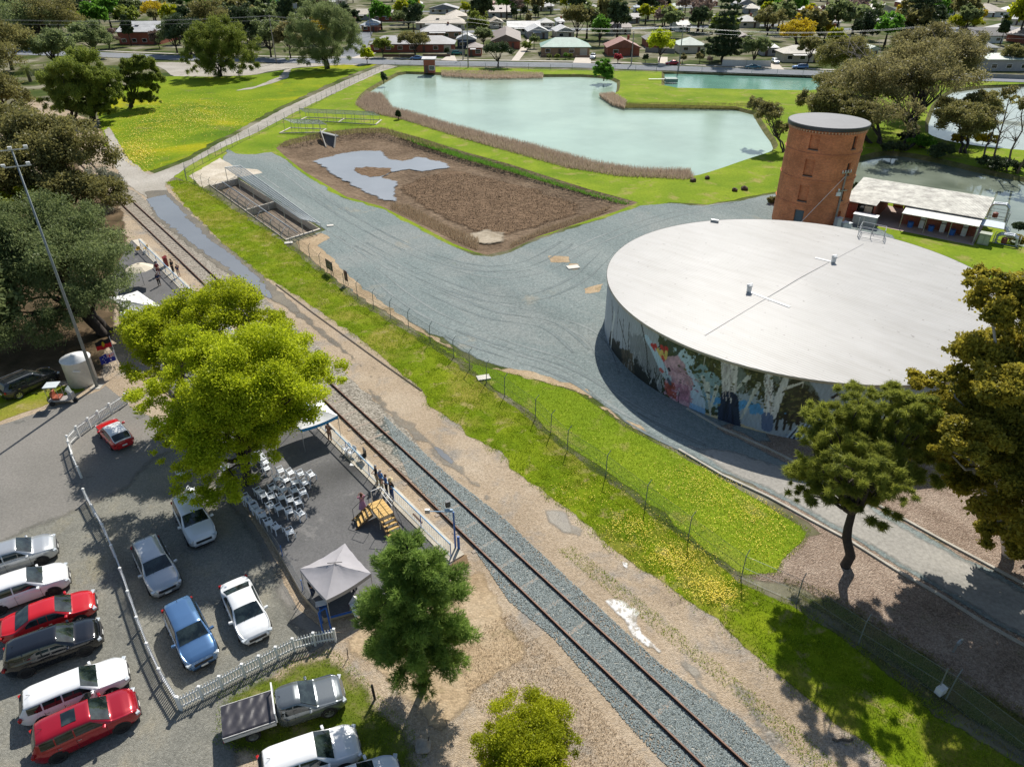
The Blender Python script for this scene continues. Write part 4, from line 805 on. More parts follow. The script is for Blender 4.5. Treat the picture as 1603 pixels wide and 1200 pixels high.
# ================================================================ DRYING BEDS WITH TILTED SCREENS
def screenmat():
    m, N, L, B = newmat('louvre_screen'); B.inputs['Base Color'].default_value = (.40, .44, .47, 1); B.inputs['Metallic'].default_value = .5; B.inputs['Roughness'].default_value = .45
    return m
SCR = screenmat()
def bed(px_, depth, label, divs, panel, legs=5, water=(.10, .08, .05)):
    Q = [gp(*p) for p in px_]; c = sum(Q, Vector()) / 4; c.z = 0
    r = empty('drying_bed', c, 0, label, 'drying bed'); Q = [q - c for q in Q]
    inn = [q * (1 - .35 / q.length) for q in Q]
    b = MB()
    for i in range(4):
        j = (i + 1) % 4; a, d, a2, d2 = Q[i], Q[j], inn[i], inn[j]; z = Vector((0, 0, .16)); dn = Vector((0, 0, -depth))
        b.add([a, d, d + z, a + z, a2 + z, d2 + z, d2 + dn, a2 + dn], [(0, 1, 2, 3), (3, 2, 5, 4), (4, 5, 6, 7)])
    b.build('concrete_rim', M('bed_concrete', (.55, .50, .42), .85, var=.2), r)
    dn = Vector((0, 0, -depth + .03)); b = MB().add([q + dn for q in inn], [(0, 1, 2, 3)]); b.build('bed_floor', M('bed_sludge' + label[:5], (.17, .125, .08), .5, var=.4, scale=1.5), r)
    for (t, w) in divs:
        a = inn[0].lerp(inn[3], t); d = inn[1].lerp(inn[2], t); 
        z = Vector((0, 0, .14)); tt = (inn[3] - inn[0]).normalized() * w
        b = MB().add([a + z, d + z, d + z + tt, a + z + tt, a + dn, d + dn, d + dn + tt, a + dn + tt], [(0, 1, 2, 3), (4, 5, 1, 0), (3, 2, 6, 7)]); b.build('divider_wall', CONC, r)
    if panel:
        P_ = [Vector(p) - c for p in panel]; a, d, e, f = P_     # a,d upper edge (a->d), f,e lower edge
        n_ = max(8, int((d - a).length / .34))
        fr = MB().path([a, d, e, f, a], .06, 5)
        b = MB()
        for k in range(n_ + 1): t = k / n_; b.tube(a.lerp(d, t), f.lerp(e, t), .032, n=4)
        for k in range(1, 5): t = k / 5; b.tube(a.lerp(f, t), d.lerp(e, t), .04, n=4)
        fr.build('screen_frame', STEEL, r); b.build('screen_slats', SCR, r)
        for k in range(legs + 1):
            t = k / legs; p = a.lerp(d, t); q = f.lerp(e, t)
            MB().tube(p, (p.x, p.y, .0 if k in (0, legs) else .1), .05, n=6).build('leg', STEEL, r); MB().tube(q, (q.x, q.y, 0), .04, n=6).build('leg', STEEL, r)
    return r
bA = bed([(329,291),(371,280),(502,360),(448,377)], .9, 'largest drying bed, long dark trough under a tilted louvre screen by the gravel', [(.5, .3)],
    [gp(352,262,2.4), gp(471,343,2.4), gp(501,350,1.3), gp(376,259,1.3)])
a, d = gp(348,286) - bA.location, gp(466,366) - bA.location
MB().tube(a + Vector((0,0,.15)), d + Vector((0,0,.15)), .09).build('walkway_beam', STEEL, bA)
for k in range(7):
    t = (k + .5) / 7; p = gp(329,291).lerp(gp(448,377), t) - bA.location; q = gp(348,286).lerp(gp(466,366), t) - bA.location; b = MB()
    pts = [p.lerp(q, s) + Vector((0, 0, -.4 + 1.1 * math.sin(s * math.pi))) for s in [i / 6 for i in range(5)]]; b.path(pts, .04, 5); b.build('hoop', STEEL, bA)
bed([(470,188),(479,184),(598,188.5),(589,196)], .9, 'shallow drying bed farthest from the gravel yard with a long grey tilted screen', [(.5, .3)],
    [gp(478,176,1.6), gp(594,181,1.6), gp(583,175,2.6), gp(468,170,2.6)][::-1], 8, (.12, .12, .09))
bed([(437,209),(454,200.5),(512,202.5),(503,208)], .9, 'small shallow drying bed beside the concrete outlet with a grey tilted screen', [],
    [gp(460,193,1.6), gp(511,195,1.6), gp(499,188,2.6), gp(443,186,2.6)][::-1], 5, (.12, .12, .09))
# outlet chute
oc = gp(510, 214); r = empty('concrete_outlet', oc, 0, 'concrete outlet chute stepping down into the dry pit below the small drying bed', 'outlet chute')
q0, q1, q2, q3 = (gp(x, y, z) - oc for x, y, z in ((503,209,.3),(527,215,.3),(524,237,-1.8),(512,236,-1.8)))
MB().slab([q0, q1, q2, q3], -.2).build('chute_floor', M('wet_concrete', (.10, .09, .08), .7), r)
up = Vector((0, 0, .8))
MB().slab([q0, q3, q3 + up, q0 + up], .15).build('side_wall', CONC, r); MB().slab([q1, q2, q2 + up, q1 + up], .15).build('side_wall', CONC, r)
m = (q0 + q1) / 2; t = q1 - q0; MB().box((m.x, m.y, .55), (t.length + .4, .8, .2), math.atan2(t.y, t.x)).build('deck', M('deck_grey', (.25, .26, .26), .7), r)
# ================================================================ VEGETATION
def leafmat(name, dark, light, trans=0.35, tcol=None, rough=.5):
    m, N, L, B = newmat(name); at = N.new('ShaderNodeAttribute'); at.attribute_name = 'tint'
    r = ramp(N, [(0.0, dark), (0.5, tuple((a + b) / 2 for a, b in zip(dark, light))), (1.0, light)]); L.new(at.outputs['Fac'], r.inputs[0])
    oi = N.new('ShaderNodeObjectInfo'); hs = N.new('ShaderNodeHueSaturation'); L.new(r.outputs[0], hs.inputs['Color'])
    mr = N.new('ShaderNodeMapRange'); mr.inputs[3].default_value = .8; mr.inputs[4].default_value = 1.2; L.new(oi.outputs['Random'], mr.inputs[0]); L.new(mr.outputs[0], hs.inputs['Value'])
    c = hs.outputs[0]
    L.new(c, B.inputs['Base Color']); B.inputs['Roughness'].default_value = rough; B.inputs['Specular IOR Level'].default_value = .15
    T = N.new('ShaderNodeBsdfTranslucent'); L.new(mixc(N, L, .5, c, tuple(min(1, x * 1.3) for x in (tcol or light))), T.inputs[0])
    mx = N.new('ShaderNodeMixShader'); mx.inputs[0].default_value = min(.5, trans + .1) if trans > 0 else 0; L.new(B.outputs[0], mx.inputs[1]); L.new(T.outputs[0], mx.inputs[2]); L.new(mx.outputs[0], N['Material Output'].inputs[0])
    return m
BARK = M('bark', (.13, .10, .075), .9, var=.3, scale=4, bmp=.4)
BARKD = M('dark_bark', (.045, .035, .028), .9, var=.3, scale=4, bmp=.4)
BARKW = M('pale_gum_bark', (.50, .46, .42), .8, var=.3, scale=1.5)
LF = {
 'plane': leafmat('plane_leaf', (.19, .25, .008), (.54, .60, .03), .4),
 'pepper': leafmat('peppercorn_leaf', (.085, .13, .022), (.27, .32, .06), .35),
 'pepperdark': leafmat('dark_peppercorn_leaf', (.10, .135, .05), (.25, .30, .12), .35),
 'gum': leafmat('gum_leaf', (.11, .115, .042), (.30, .275, .095), .3),
 'gumbrown': leafmat('brown_gum_leaf', (.11, .11, .046), (.31, .275, .115), .35),
 'gumgold': leafmat('golden_gum_leaf', (.10, .115, .022), (.42, .35, .045), .35),
 'grey': leafmat('grey_leaf', (.11, .12, .09), (.26, .27, .20), .2),
 'pine': leafmat('pine_needle', (.06, .12, .032), (.30, .42, .09), .35),
 'casu': leafmat('sheoak_needle', (.09, .125, .03), (.40, .43, .07), .35),
 'bush': leafmat('lime_bush_leaf', (.17, .21, .014), (.46, .48, .022), .35),
 'green': leafmat('bright_leaf', (.07, .18, .02), (.17, .36, .045), .35),
 'yellow': leafmat('yellow_leaf', (.28, .22, .016), (.66, .50, .03), .35),
 'dark': leafmat('dark_leaf', (.028, .052, .022), (.095, .13, .055), .15),
 'bare': leafmat('twig_cloud', (.20, .14, .11), (.36, .26, .21), .1),
 'red': leafmat('red_leaf', (.28, .03, .045), (.54, .08, .095), .3),
}
def rvec(rng, n): v = rng.normal(size=(n, 3)); return v / np.linalg.norm(v, axis=1, keepdims=True)
def leaves(blobs, ncl, nlf, size, rng, rc=(.24, .40), droop=0.0, aspect=.55, outward=0.0, shell=.36, bottom=-.35, spread=2.0, wp=.67):
    """leaf quads gathered in clumps inside ellipsoid blobs (x,y,z,rx,ry,rz)"""
    bl = np.array(blobs, float); vol = (bl[:, 3] * bl[:, 4] * bl[:, 5]) ** wp; pk = rng.choice(len(bl), ncl, p=vol / vol.sum())
    d = rvec(rng, ncl); d[:, 2] = np.where(d[:, 2] < bottom, -d[:, 2] * .6, d[:, 2]); rad = rng.uniform(0, 1, ncl) ** shell
    cc = bl[pk, :3] + d * rad[:, None] * bl[pk, 3:6] * .97
    cr = rng.uniform(*rc, ncl) * np.cbrt(bl[pk, 3] * bl[pk, 4] * bl[pk, 5])
    w = cr ** 2; k = rng.choice(ncl, nlf, p=w / w.sum())
    ld = rvec(rng, nlf); lr = rng.uniform(0, 1, nlf) ** (1 / spread)
    C = cc[k] + ld * (np.abs(rng.normal(size=nlf)) * .30 + lr * .62)[:, None] * cr[k][:, None] * np.array([1, 1, .7]); C[:, 2] -= droop * cr[k] * rng.uniform(0, 1, nlf) ** 2 * 1.6
    a = rvec(rng, nlf) + outward * ld; a[:, 2] -= droop * 2.0; a /= np.linalg.norm(a, axis=1, keepdims=True)
    b = np.cross(a, rvec(rng, nlf)); b /= np.linalg.norm(b, axis=1, keepdims=True) + 1e-9
    s = size * rng.uniform(.6, 1.35, nlf)[:, None]
    V = np.stack([C - a * s, C + b * s * aspect, C + a * s, C - b * s * aspect], 1).reshape(-1, 3)
    F = np.arange(nlf * 4).reshape(-1, 4); ct = rng.uniform(0, 1, ncl)
    t = np.clip(.5 + (ct[k] - .5) * .7 + rng.normal(size=nlf) * .17, 0, 1)
    return V, F, t, cc
def limb(b, p0, p1, r0, r1, rng, segs=4, wob=.12, n=7):
    p0, p1 = Vector(p0), Vector(p1); L_ = (p1 - p0).length; pts = []
    for i in range(segs + 1):
        t = i / segs; q = p0.lerp(p1, t)
        if 0 < i < segs: q += Vector(rng.normal(size=3)) * L_ * wob * .5
        pts.append((q, r0 + (r1 - r0) * t))
    if L_ < 1e-5: return pts
    d = (p1 - p0).normalized(); A_ = d.orthogonal().normalized(); B_ = d.cross(A_); k0 = len(b.v)
    for q, rr in pts:
        for i in range(n): t = 2 * math.pi * i / n; b.v.append(tuple(q + A_ * (rr * math.cos(t)) + B_ * (rr * math.sin(t))))
    for j in range(segs):
        for i in range(n): b.f.append((k0 + j * n + i, k0 + j * n + (i + 1) % n, k0 + (j + 1) * n + (i + 1) % n, k0 + (j + 1) * n + i))
    return pts
def tree(name, label, cat, base, blobs, leaf, bark=None, tr=.3, ncl=60, nlf=20000, size=.16, seed=1, group=None, stems=1, limbs=9, forkz=.35, lean=None, root=None, **kw):
    rng = np.random.default_rng(seed); base = Vector(base); B0 = [(x - base.x, y - base.y, z - base.z, a, b_, c) for x, y, z, a, b_, c in blobs]
    r = empty(name, base, 0, label, cat, group)
    V, F, t, cc = leaves(B0, ncl, nlf, size, rng, **kw); npmesh('crown', V, F, LF[leaf], r, t)
    cen = np.average(np.array(B0)[:, :3], axis=0, weights=np.array(B0)[:, 3]); b = MB()
    for s in range(stems):
        o = Vector((rng.normal() * .35, rng.normal() * .35, 0)) if stems > 1 else Vector((0, 0, 0))
        fk = Vector(cen) * forkz + o; fk.z = max(cen[2] * forkz * (.8 + .4 * rng.uniform()), .6)
        limb(b, o + Vector((0, 0, -.15)), fk, tr, tr * .7, rng, 4, .08)
        tg = cc[rng.permutation(len(cc))[:limbs // stems + 1]]
        for q in tg:
            q = Vector(q); mid = fk.lerp(q, .5) + Vector((0, 0, (q - fk).length * .1)); limb(b, fk, mid, tr * .5, tr * .24, rng, 3, .12, 6); limb(b, mid, q, tr * .24, tr * .06, rng, 3, .15, 5)
    b.build('trunk', bark or BARK, r, True); return r
def px1(px_, py_, z): return gp(px_, py_, z)
def blobpx(px_, py_, z, wpx, hfac=.8, rel=1.0):
    c = gp(px_, py_, z); d = proj(c)[2]; rr = wpx / F_PX * d; return (c.x, c.y, c.z, rr, rr * rel, rr * hfac)
def bY(px_, py_, Y, wpx, hfac=.8):
    v = (py_ - 600) / F_PX; t = Y / (math.cos(PITCH) - v * math.sin(PITCH)); z = HC - t * (math.sin(PITCH) + v * math.cos(PITCH)); rr = wpx / F_PX * t; return ((px_ - 801.5) / F_PX * t, Y, z, rr, rr, rr * hfac)
# --- leafy plane trees over the platform
tree('plane_tree', 'largest yellow-green tree, spreading over the white chairs and car park', 'tree', gp(386, 757, PH),
    [bY(395,590,41.5,92), bY(330,690,38.5,80,.7), bY(470,600,41,66,.7), bY(300,560,42.5,55), bY(355,770,36,50,.6), bY(420,650,40,70,.6), bY(290,740,36.5,45,.6), bY(250,620,42,50,.6), bY(370,640,39.5,80,.6), bY(400,715,38,48,.6), bY(300,650,40,60,.6), bY(305,785,35,34,.6), bY(515,625,41,32,.5), bY(270,700,38,40,.6), bY(480,575,45,55,.6), bY(430,545,46,58,.6), bY(390,560,44,60,.6), bY(505,600,43.5,40,.6)],
    'plane', BARKD, .38, 380, 240000, .088, 11, limbs=26, rc=(.22,.40), forkz=.45, bottom=-.2)
tree('plane_tree', 'yellow-green tree over the white marquee, next to the railway platform', 'tree', gp(275, 620, PH),
    [bY(255,515,50,60,.7), bY(345,485,51,68,.65), bY(410,510,50,46,.6), bY(235,575,47,44,.7), bY(300,545,48,50,.6)],
    'plane', BARKD, .3, 220, 100000, .088, 12, limbs=20, rc=(.22,.40))
# --- left mass
tree('peppercorn_tree', 'large drooping grey-green tree at the left edge above the white water tank', 'tree', gp(165, 520, 0),
    [bY(110,400,66,88,.8), bY(35,425,66,85,.8), bY(155,455,62,55,.9), bY(60,350,68,70,.7), bY(172,405,64,40,1.0), bY(20,520,58,62,.8), bY(95,505,60,50,.8), bY(130,345,69,50,.6), bY(-10,380,66,70,.9)],
    'pepperdark', BARKD, .45, 300, 150000, .15, 13, limbs=18, droop=.35, aspect=.3, stems=3)
tree('shrub', 'yellow-green shrub between the brown gum trees and the drooping tree at left', 'shrub', gp(40, 345, 0), [blobpx(40,312,4.5,40,.6), blobpx(85,320,4,30,.6)], 'bush', None, .15, 40, 9000, .16, 14)
tree('gum_tree', 'olive-brown gum tree at the left edge, nearest the level crossing', 'tree', gp(120, 345, 0),
    [bY(120,245,101,60,.8), bY(60,235,102,65,.8), bY(155,305,97,42,.9), bY(90,300,97,55,.8), bY(20,200,106,50,.7), bY(25,280,98,55,.8), bY(100,205,104,45,.6)], 'gum', BARKD, .35, 220, 70000, .19, 15, limbs=20)
tree('gum_tree', 'dark olive gum tree at the far left edge behind the light pole', 'tree', gp(20, 300, 0),
    [blobpx(10,250,8,55,.8), blobpx(-50,280,8,60,.9), blobpx(25,190,7,40,.7)], 'gum', BARKD, .35, 90, 24000, .18, 16)
tree('grey_shrub', 'grey fine-leaved shrub beside the track at the level crossing', 'shrub', gp(172, 335, 0), [blobpx(165,290,3.2,32,1.0), blobpx(150,330,2,26,.8)], 'grey', None, .12, 50, 12000, .12, 17)
for i, (bx, by, X, Y, Z, w, kk) in enumerate([(112,188,108,118,6.0,50,'pepper'), (140,188,150,140,6,38,'pepper'), (205,168,210,118,5.5,34,'pepper'), (345,120,345,72,6.5,52,'pepper'), (513,108,510,48,8.5,54,'pepperdark')]):
    Yb = gp(bx, by).y; x0, x1, y0 = [(58,192,66),(120,185,88),(178,256,70),(280,409,24),(438,570,-6)][i]; y1 = by + 4; w = (x1 - x0) / 2; hh = y1 - y0
    bl = [bY((x0+x1)/2, y0 + hh*.30, Yb, w*.66, .62), bY(x0 + w*.42, y0 + hh*.48, Yb, w*.42, 1.0), bY(x1 - w*.42, y0 + hh*.50, Yb, w*.42, 1.0), bY((x0+x1)/2, y0 + hh*.60, Yb - 1, w*.62, .62), bY(x0 + w*.3, y0 + hh*.68, Yb, w*.28, .9), bY(x1 - w*.3, y0 + hh*.70, Yb, w*.28, .9), bY((x0+x1)/2, y0 + hh*.80, Yb - 1.5, w*.55, .45), bY(x0 + w*.35, y0 + hh*.84, Yb, w*.24, .8), bY(x1 - w*.35, y0 + hh*.85, Yb, w*.24, .8)]
    tree('peppercorn_tree', ['big drooping olive-green tree, front one of the group beside the yellow flowered field', 'drooping olive tree just right of the biggest one at the edge of the flowered field', 'smaller drooping tree at the right end of the trio beside the flowered field', 'broad drooping green tree standing alone on the grass field below the street', 'tall drooping dark green tree where the gravel path meets the street'][i], 'tree', gp(bx, by, 0), bl, kk, BARKD, .4, 210, 70000, .24, 20 + i, droop=.5, aspect=.3, stems=3 if i != 3 else 2, bottom=-.6, rc=(.16,.30))
# palm
pl = gp(48, 128, 0); r = empty('palm_tree', pl, 0, 'squat palm with arching fronds left of the drooping trees by the track', 'palm tree'); rng = np.random.default_rng(3)
MB().tube((0, 0, 0), (0, 0, 3.6), .5, .4, 10).build('trunk', BARK, r); Vp = []; 
for k in range(60):
    a = rng.uniform(0, 6.28); el = rng.uniform(-.2, 1.2); L_ = rng.uniform(3.5, 5); pts = []
    for j in range(8):
        t = j / 7; rr_ = L_ * t; pts.append(np.array([math.cos(a) * rr_ * math.cos(el * (1 - t * .6)), math.sin(a) * rr_ * math.cos(el * (1 - t * .6)), 3.6 + rr_ * math.sin(el) - 2.6 * t * t]))
    sd_ = np.array([-math.sin(a), math.cos(a), 0])
    for j in range(7):
        for s_ in (-1, 1):
            for q in (.0, .5):
                p = pts[j] * (1 - q) + pts[j + 1] * q; d_ = pts[j + 1] - pts[j]; d_ /= np.linalg.norm(d_); tip = p + (sd_ * s_ * .8 + d_ * .7) * (.9 - .5 * abs(j / 7 - .4)) + np.array([0, 0, -.25]); Vp += [p, p + d_ * .09, tip, tip - d_ * .03]
npmesh('fronds', np.array(Vp), np.arange(len(Vp)).reshape(-1, 4), LF['pepper'], r, rng.uniform(0, 1, len(Vp) // 4))
# --- pine in front of the platform
def pine(base, label, H_, Rm, seed, ntuft=5200, leaf='pine', name='pine_tree', nl=9, ln=.26):
    rng = np.random.default_rng(seed); r = empty(name, base, 0, label, 'tree'); b = MB(); limb(b, (0, 0, -.1), (0, 0, H_ * .95), .2, .05, rng, 8, .015); tips = []; cl = []
    nb = 62
    for k in range(nb):
        z = H_ * (.20 + .78 * (k / nb)); a = k * 2.4 + rng.uniform(-.3, .3); f = (1 - ((z / H_ - .42) / .62) ** 2) if z / H_ > .42 else (.75 + .25 * (z / H_ - .2) / .22); f = max(f, .1) ** .8
        L_ = Rm * f * rng.uniform(.74, 1.1); e = Vector((math.cos(a) * L_, math.sin(a) * L_, z + L_ * rng.uniform(.0, .35))); s_ = Vector((0, 0, z)); limb(b, s_, e, .05, .012, rng, 3, .08, 5)
        for q in np.linspace(.3, 1.0, 5): 
            p = s_.lerp(e, q); cl.append((p.x + rng.normal() * .1, p.y + rng.normal() * .1, p.z, .25 + .30 * q * f))
    cl = np.array(cl); w = cl[:, 3] ** 2; k = rng.choice(len(cl), ntuft, p=w / w.sum()); C = cl[k, :3] + rvec(rng, ntuft) * (cl[k, 3] * rng.uniform(0, 1, ntuft) ** .4)[:, None]; C[:, 2] = C[:, 2]
    out = C.copy(); out[:, 2] = 0; out /= np.linalg.norm(out, axis=1, keepdims=True) + 1e-6; out[:, 2] = .9; out = out + rng.normal(size=out.shape) * .35; out /= np.linalg.norm(out, axis=1, keepdims=True)
    C = np.repeat(C, nl, 0); O = np.repeat(out, nl, 0); a = O + rng.normal(size=O.shape) * .55; a /= np.linalg.norm(a, axis=1, keepdims=True); bb = np.cross(a, rvec(rng, len(a))); bb /= np.linalg.norm(bb, axis=1, keepdims=True) + 1e-9
    Ls = ln * rng.uniform(.7, 1.2, len(a))[:, None]; V = np.stack([C - bb * .012, C + bb * .012, C + a * Ls + bb * .009, C + a * Ls - bb * .009], 1).reshape(-1, 3)
    tt = np.repeat(np.clip(.5 + (rng.uniform(0, 1, len(cl))[k] - .5) * .6 + rng.normal(size=ntuft) * .15, 0, 1), nl)
    npmesh('crown', V, np.arange(len(V)).reshape(-1, 4), LF[leaf], r, tt); b.build('trunk', BARKD, r, True); return r
pine(gp(663, 1078, 0), 'conical dark green pine standing on bare sand in front of the platform end', 10.4, 2.5, 31, 14000)
# round lime bush at the bottom
c = gp(822, 1180, 0); tree('bush', 'round lime-green bush at the bottom edge right of the pine', 'bush', c, [blobpx(822,1150,1.6,80,.62), blobpx(780,1172,1.2,46,.6), blobpx(868,1170,1.2,46,.6), blobpx(822,1200,1.0,66,.5)], 'bush', None, .10, 190, 75000, .05, 33, limbs=24, rc=(.2,.3), forkz=.2)
# --- right foreground trees
def nblob(x, y, z, w, h=.8): return blobpx(x, y, z, w * 1.12, h)
tree('sheoak_tree', 'feathery green sheoak leaning over the kerbed drive in front of the mural tank', 'tree', gp(1322, 886, 0),
    [bY(1355,700,34,85,.6), bY(1290,755,33,60,.45), bY(1255,775,33,34,.35), bY(1425,735,34,58,.5), bY(1300,665,34,55,.45), bY(1395,650,35,62,.5), bY(1360,790,32,55,.4), bY(1340,730,33,78,.5), bY(1425,680,35,55,.5), bY(1270,705,33.5,42,.4), bY(1440,635,34.5,48,.5), bY(1350,725,30.5,60,.4), bY(1400,765,29.5,42,.35), bY(1300,745,30.5,45,.35), bY(1345,625,34.5,50,.45), bY(1405,625,35,48,.45), bY(1290,650,34,42,.4)],
    'casu', BARKD, .34, 480, 200000, .22, 41, limbs=40, aspect=.075, droop=.1, outward=1.0, rc=(.12,.24), forkz=.55, bottom=-.3)
tree('gum_tree', 'largest gum tree with golden tips, at the right edge overhanging the big tank', 'tree', gp(1580, 868, 0),
    [bY(1530,650,34.5,75,.6), bY(1570,560,35.5,70,.6), bY(1590,750,34,55,.6), bY(1520,755,33.5,45,.5), bY(1590,480,36,62,.7), bY(1545,440,36,36,.6), bY(1490,680,34,52,.6), bY(1575,700,33,60,.7), bY(1475,640,34,34,.5), bY(1610,640,34,70,.8), bY(1500,545,36,30,.4), bY(1650,560,35,70,.8), bY(1550,800,33.5,40,.45), bY(1500,600,35,42,.5), bY(1455,600,37.5,40,.5), bY(1450,695,36,46,.45), bY(1480,650,37,45,.5), bY(1565,835,33,48,.45), bY(1500,740,34.5,50,.5), bY(1530,690,31,58,.5), bY(1580,610,31.5,60,.6), bY(1490,705,31.5,40,.4), bY(1600,750,30,60,.6)],
    'gumgold', BARKW, .40, 620, 320000, .12, 42, limbs=36, rc=(.20,.36), forkz=.5)
tree('gum_tree', 'gum tree just beyond the right edge, only its shadowing crown reaching in', 'tree', gp(1720, 900, 0), [bY(1720,700,34,90,.7), bY(1700,820,32,80,.7), bY(1760,560,36,80,.7)], 'gumgold', BARKW, .4, 90, 26000, .15, 43)  # out-of-frame tree added to deepen the shade at lower right
# unseen gums added past the right edge to shade the lower right corner
for i, (bx, by, s) in enumerate([(1650,1010,1.0), (1760,1130,1.1)]):
    c = gp(bx, by, 0); tree('gum_tree', ['gum tree outside the right edge shading the grass bank', 'gum tree beyond the lower right corner casting broad shade'][i], 'tree', c, [(c.x, c.y, 9, 4.5 * s, 4.5 * s, 3.5), (c.x - 2, c.y + 2, 7, 3, 3, 2.5), (c.x + 2, c.y - 2, 7.5, 3, 3, 2.5)], 'gumgold', BARKW, .35, 90, 26000, .16, 45 + i)
# --- gums round the brick tower
GS = [((1450,232),[(1380,140,9,52),(1430,110,12,50),(1340,135,8,45),(1470,130,11,45),(1400,180,7,40)],'gumbrown','broad brown-green gum tree, largest of the clump on the bank behind the brick tower'),
      ((1395,232),[(1320,90,9,32),(1355,120,9,34),(1310,130,7,28)],'gum','olive gum tree at the left of the clump behind the brick tower'),
      ((1505,240),[(1510,190,6,32),(1535,165,6,24),(1490,170,6,22)],'gum','small gum tree with thin forked stems right of the clump behind the tower'),
      ((1415,236),[(1490,95,13,42),(1450,75,14,38),(1510,70,13,26)],'gumbrown','tall brownish gum rising highest in the clump behind the brick tower'),
      ((1366,225),[(1300,165,6,30),(1345,180,5.5,26),(1270,160,5,20)],'gum','low sparse gum directly behind the lid of the brick tower'),
      ((1226,238),[(1205,178,6.5,22),(1185,165,6.5,16),(1222,200,4.5,14),(1180,158,7,10)],'gum','thin gum tree leaning out over the pond left of the brick tower')]
for i, (bp, bl, lf, lab) in enumerate(GS):
    tree('gum_tree', lab, 'tree', gp(*bp), [blobpx(x, y, z, w * (1.3 if i < 5 else 1.1), .7) for x, y, z, w in bl], lf, BARKD, .32 if i < 5 else .18, 170, 52000 if i < 5 else 12000, .26 if i < 5 else .2, 50 + i, limbs=24, stems=2, rc=(.22,.38), aspect=.35, droop=.1, spread=1.6)
# bare leaning trunks at the right edge
for i, (bx, by, tx, ty, H_) in enumerate([(1555,262,1580,135,15), (1575,268,1603,150,14), (1592,272,1640,175,12), (1540,258,1556,170,9)]):
    base = gp(bx, by, 0); top = gp(tx, ty, H_ * .9); r = empty('bare_tree', base, 0, ['tallest bare leaning grey trunk on the bank at the right edge', 'bare forked trunk second from the right on the far bank', 'bare trunk leaning hardest right at the edge of the photo', 'short thin bare tree left of the leaning trunks on the bank'][i], 'tree'); b = MB(); rng = np.random.default_rng(60 + i); t = top - base
    pts = limb(b, (0, 0, 0), t, .2, .04, rng, 7, .05)
    for k in range(16):
        p, rr_ = pts[rng.integers(2, 7)]; e = p + Vector((rng.normal() * 1.4, rng.normal() * 1.4, rng.uniform(.8, 2.8))); limb(b, p, e, rr_ * .5, .02, rng, 3, .12, 5)
        for q in range(2): limb(b, e, e + Vector((rng.normal() * .7, rng.normal() * .7, rng.uniform(.3, 1.2))), .025, .01, rng, 2, .1, 4)
    b.build('trunk', BARK, r, True)
    V, F, tt, _ = leaves([(t.x, t.y, t.z * .9, 2, 2, 1.5)], 18, 900, .2, rng, spread=1.2); npmesh('crown', V, F, LF['gum'], r, tt)
# bank shrubs under them
for i, (bx, by, w, lf, lab) in enumerate([(1398,238,20,'dark','dark shrub at the water edge behind the tower'), (1470,246,24,'dark','wide dark shrub on the bank below the brown gum'), (1545,262,22,'dark','dark shrub below the small forked gum on the bank'), (1575,268,26,'dark','largest dark shrub on the bank near the right edge'),
        (1500,222,14,'yellow','small yellow wattle bush on the strip between two ponds'), (1538,226,20,'yellow','larger yellow wattle bush beside the leaning bare trunks'), (1330,300,16,'dark','dark bush between the tower and the pump house water'), (1440,232,22,'green','green shrub low in the tree clump behind the tower'), (1595,360,14,'dark','dark shrub beside the pipes at the right edge'), (1210,318,12,'gum','low sprawling prostrate shrub left of the brick tower'), (1590,380,16,'gumgold','olive shrub below the pipes at the right edge'), (1420,222,18,'dark','dark undergrowth bush at the foot of the tall gums')]):
    c = gp(bx, by, 0); d = proj(c)[2]; w_ = w / F_PX * d; tree('shrub', lab, 'shrub', c, [(c.x, c.y, w_ * .35, w_, w_ * .7, w_ * .5)], lf, None, .08, 26, 2600, .2, 70 + i)
# round bright tree on the pond shore, small conifers, street trees
def small(name, label, bx, by, topy, wpx, lf, seed, fat=.8, nlf=6000, size=.24, stemfrac=.25, cat='tree', **kw):
    c = gp(bx, by, 0); H_ = hgt(bx, by, topy); d = proj(c)[2]; w_ = wpx / F_PX * d; zc = H_ * (1 + stemfrac) / 2; rz = H_ * (1 - stemfrac) / 2
    return tree(name, label, cat, c, [(c.x, c.y, zc, w_ * .85, w_ * .85, rz * .9), (c.x - w_ * .4, c.y - .3, zc - rz * .25, w_ * .6, w_ * .5, rz * .6), (c.x + w_ * .4, c.y, zc - rz * .25, w_ * .6, w_ * .6, rz * .65)], lf, BARKD, max(.12, w_ * .06), 60, nlf, size, seed, **kw)
small('round_tree', 'dense bright green round tree on the far shore of the big pond', 945, 126, 88, 17, 'green', 80, stemfrac=.02, nlf=9000, size=.22, bottom=-.9)
small('conifer', 'small dark cypress at the top left corner of the big pond', 601, 131, 112, 6, 'dark', 81, stemfrac=.02, nlf=2000, cat='shrub')
small('conifer', 'small dark cypress among the reeds on the near shore of the pond', 624, 187, 172, 4.5, 'dark', 82, stemfrac=.02, nlf=1500, cat='shrub')
small('street_tree', 'round dark street tree between the street and the top of the big pond', 780, 105, 64, 25, 'dark', 83, stemfrac=.38, nlf=7000)
small('street_tree', 'spreading brownish tree in front of the grey roofed long house', 650, 88, 45, 28, 'gum', 84, stemfrac=.3, nlf=8000)
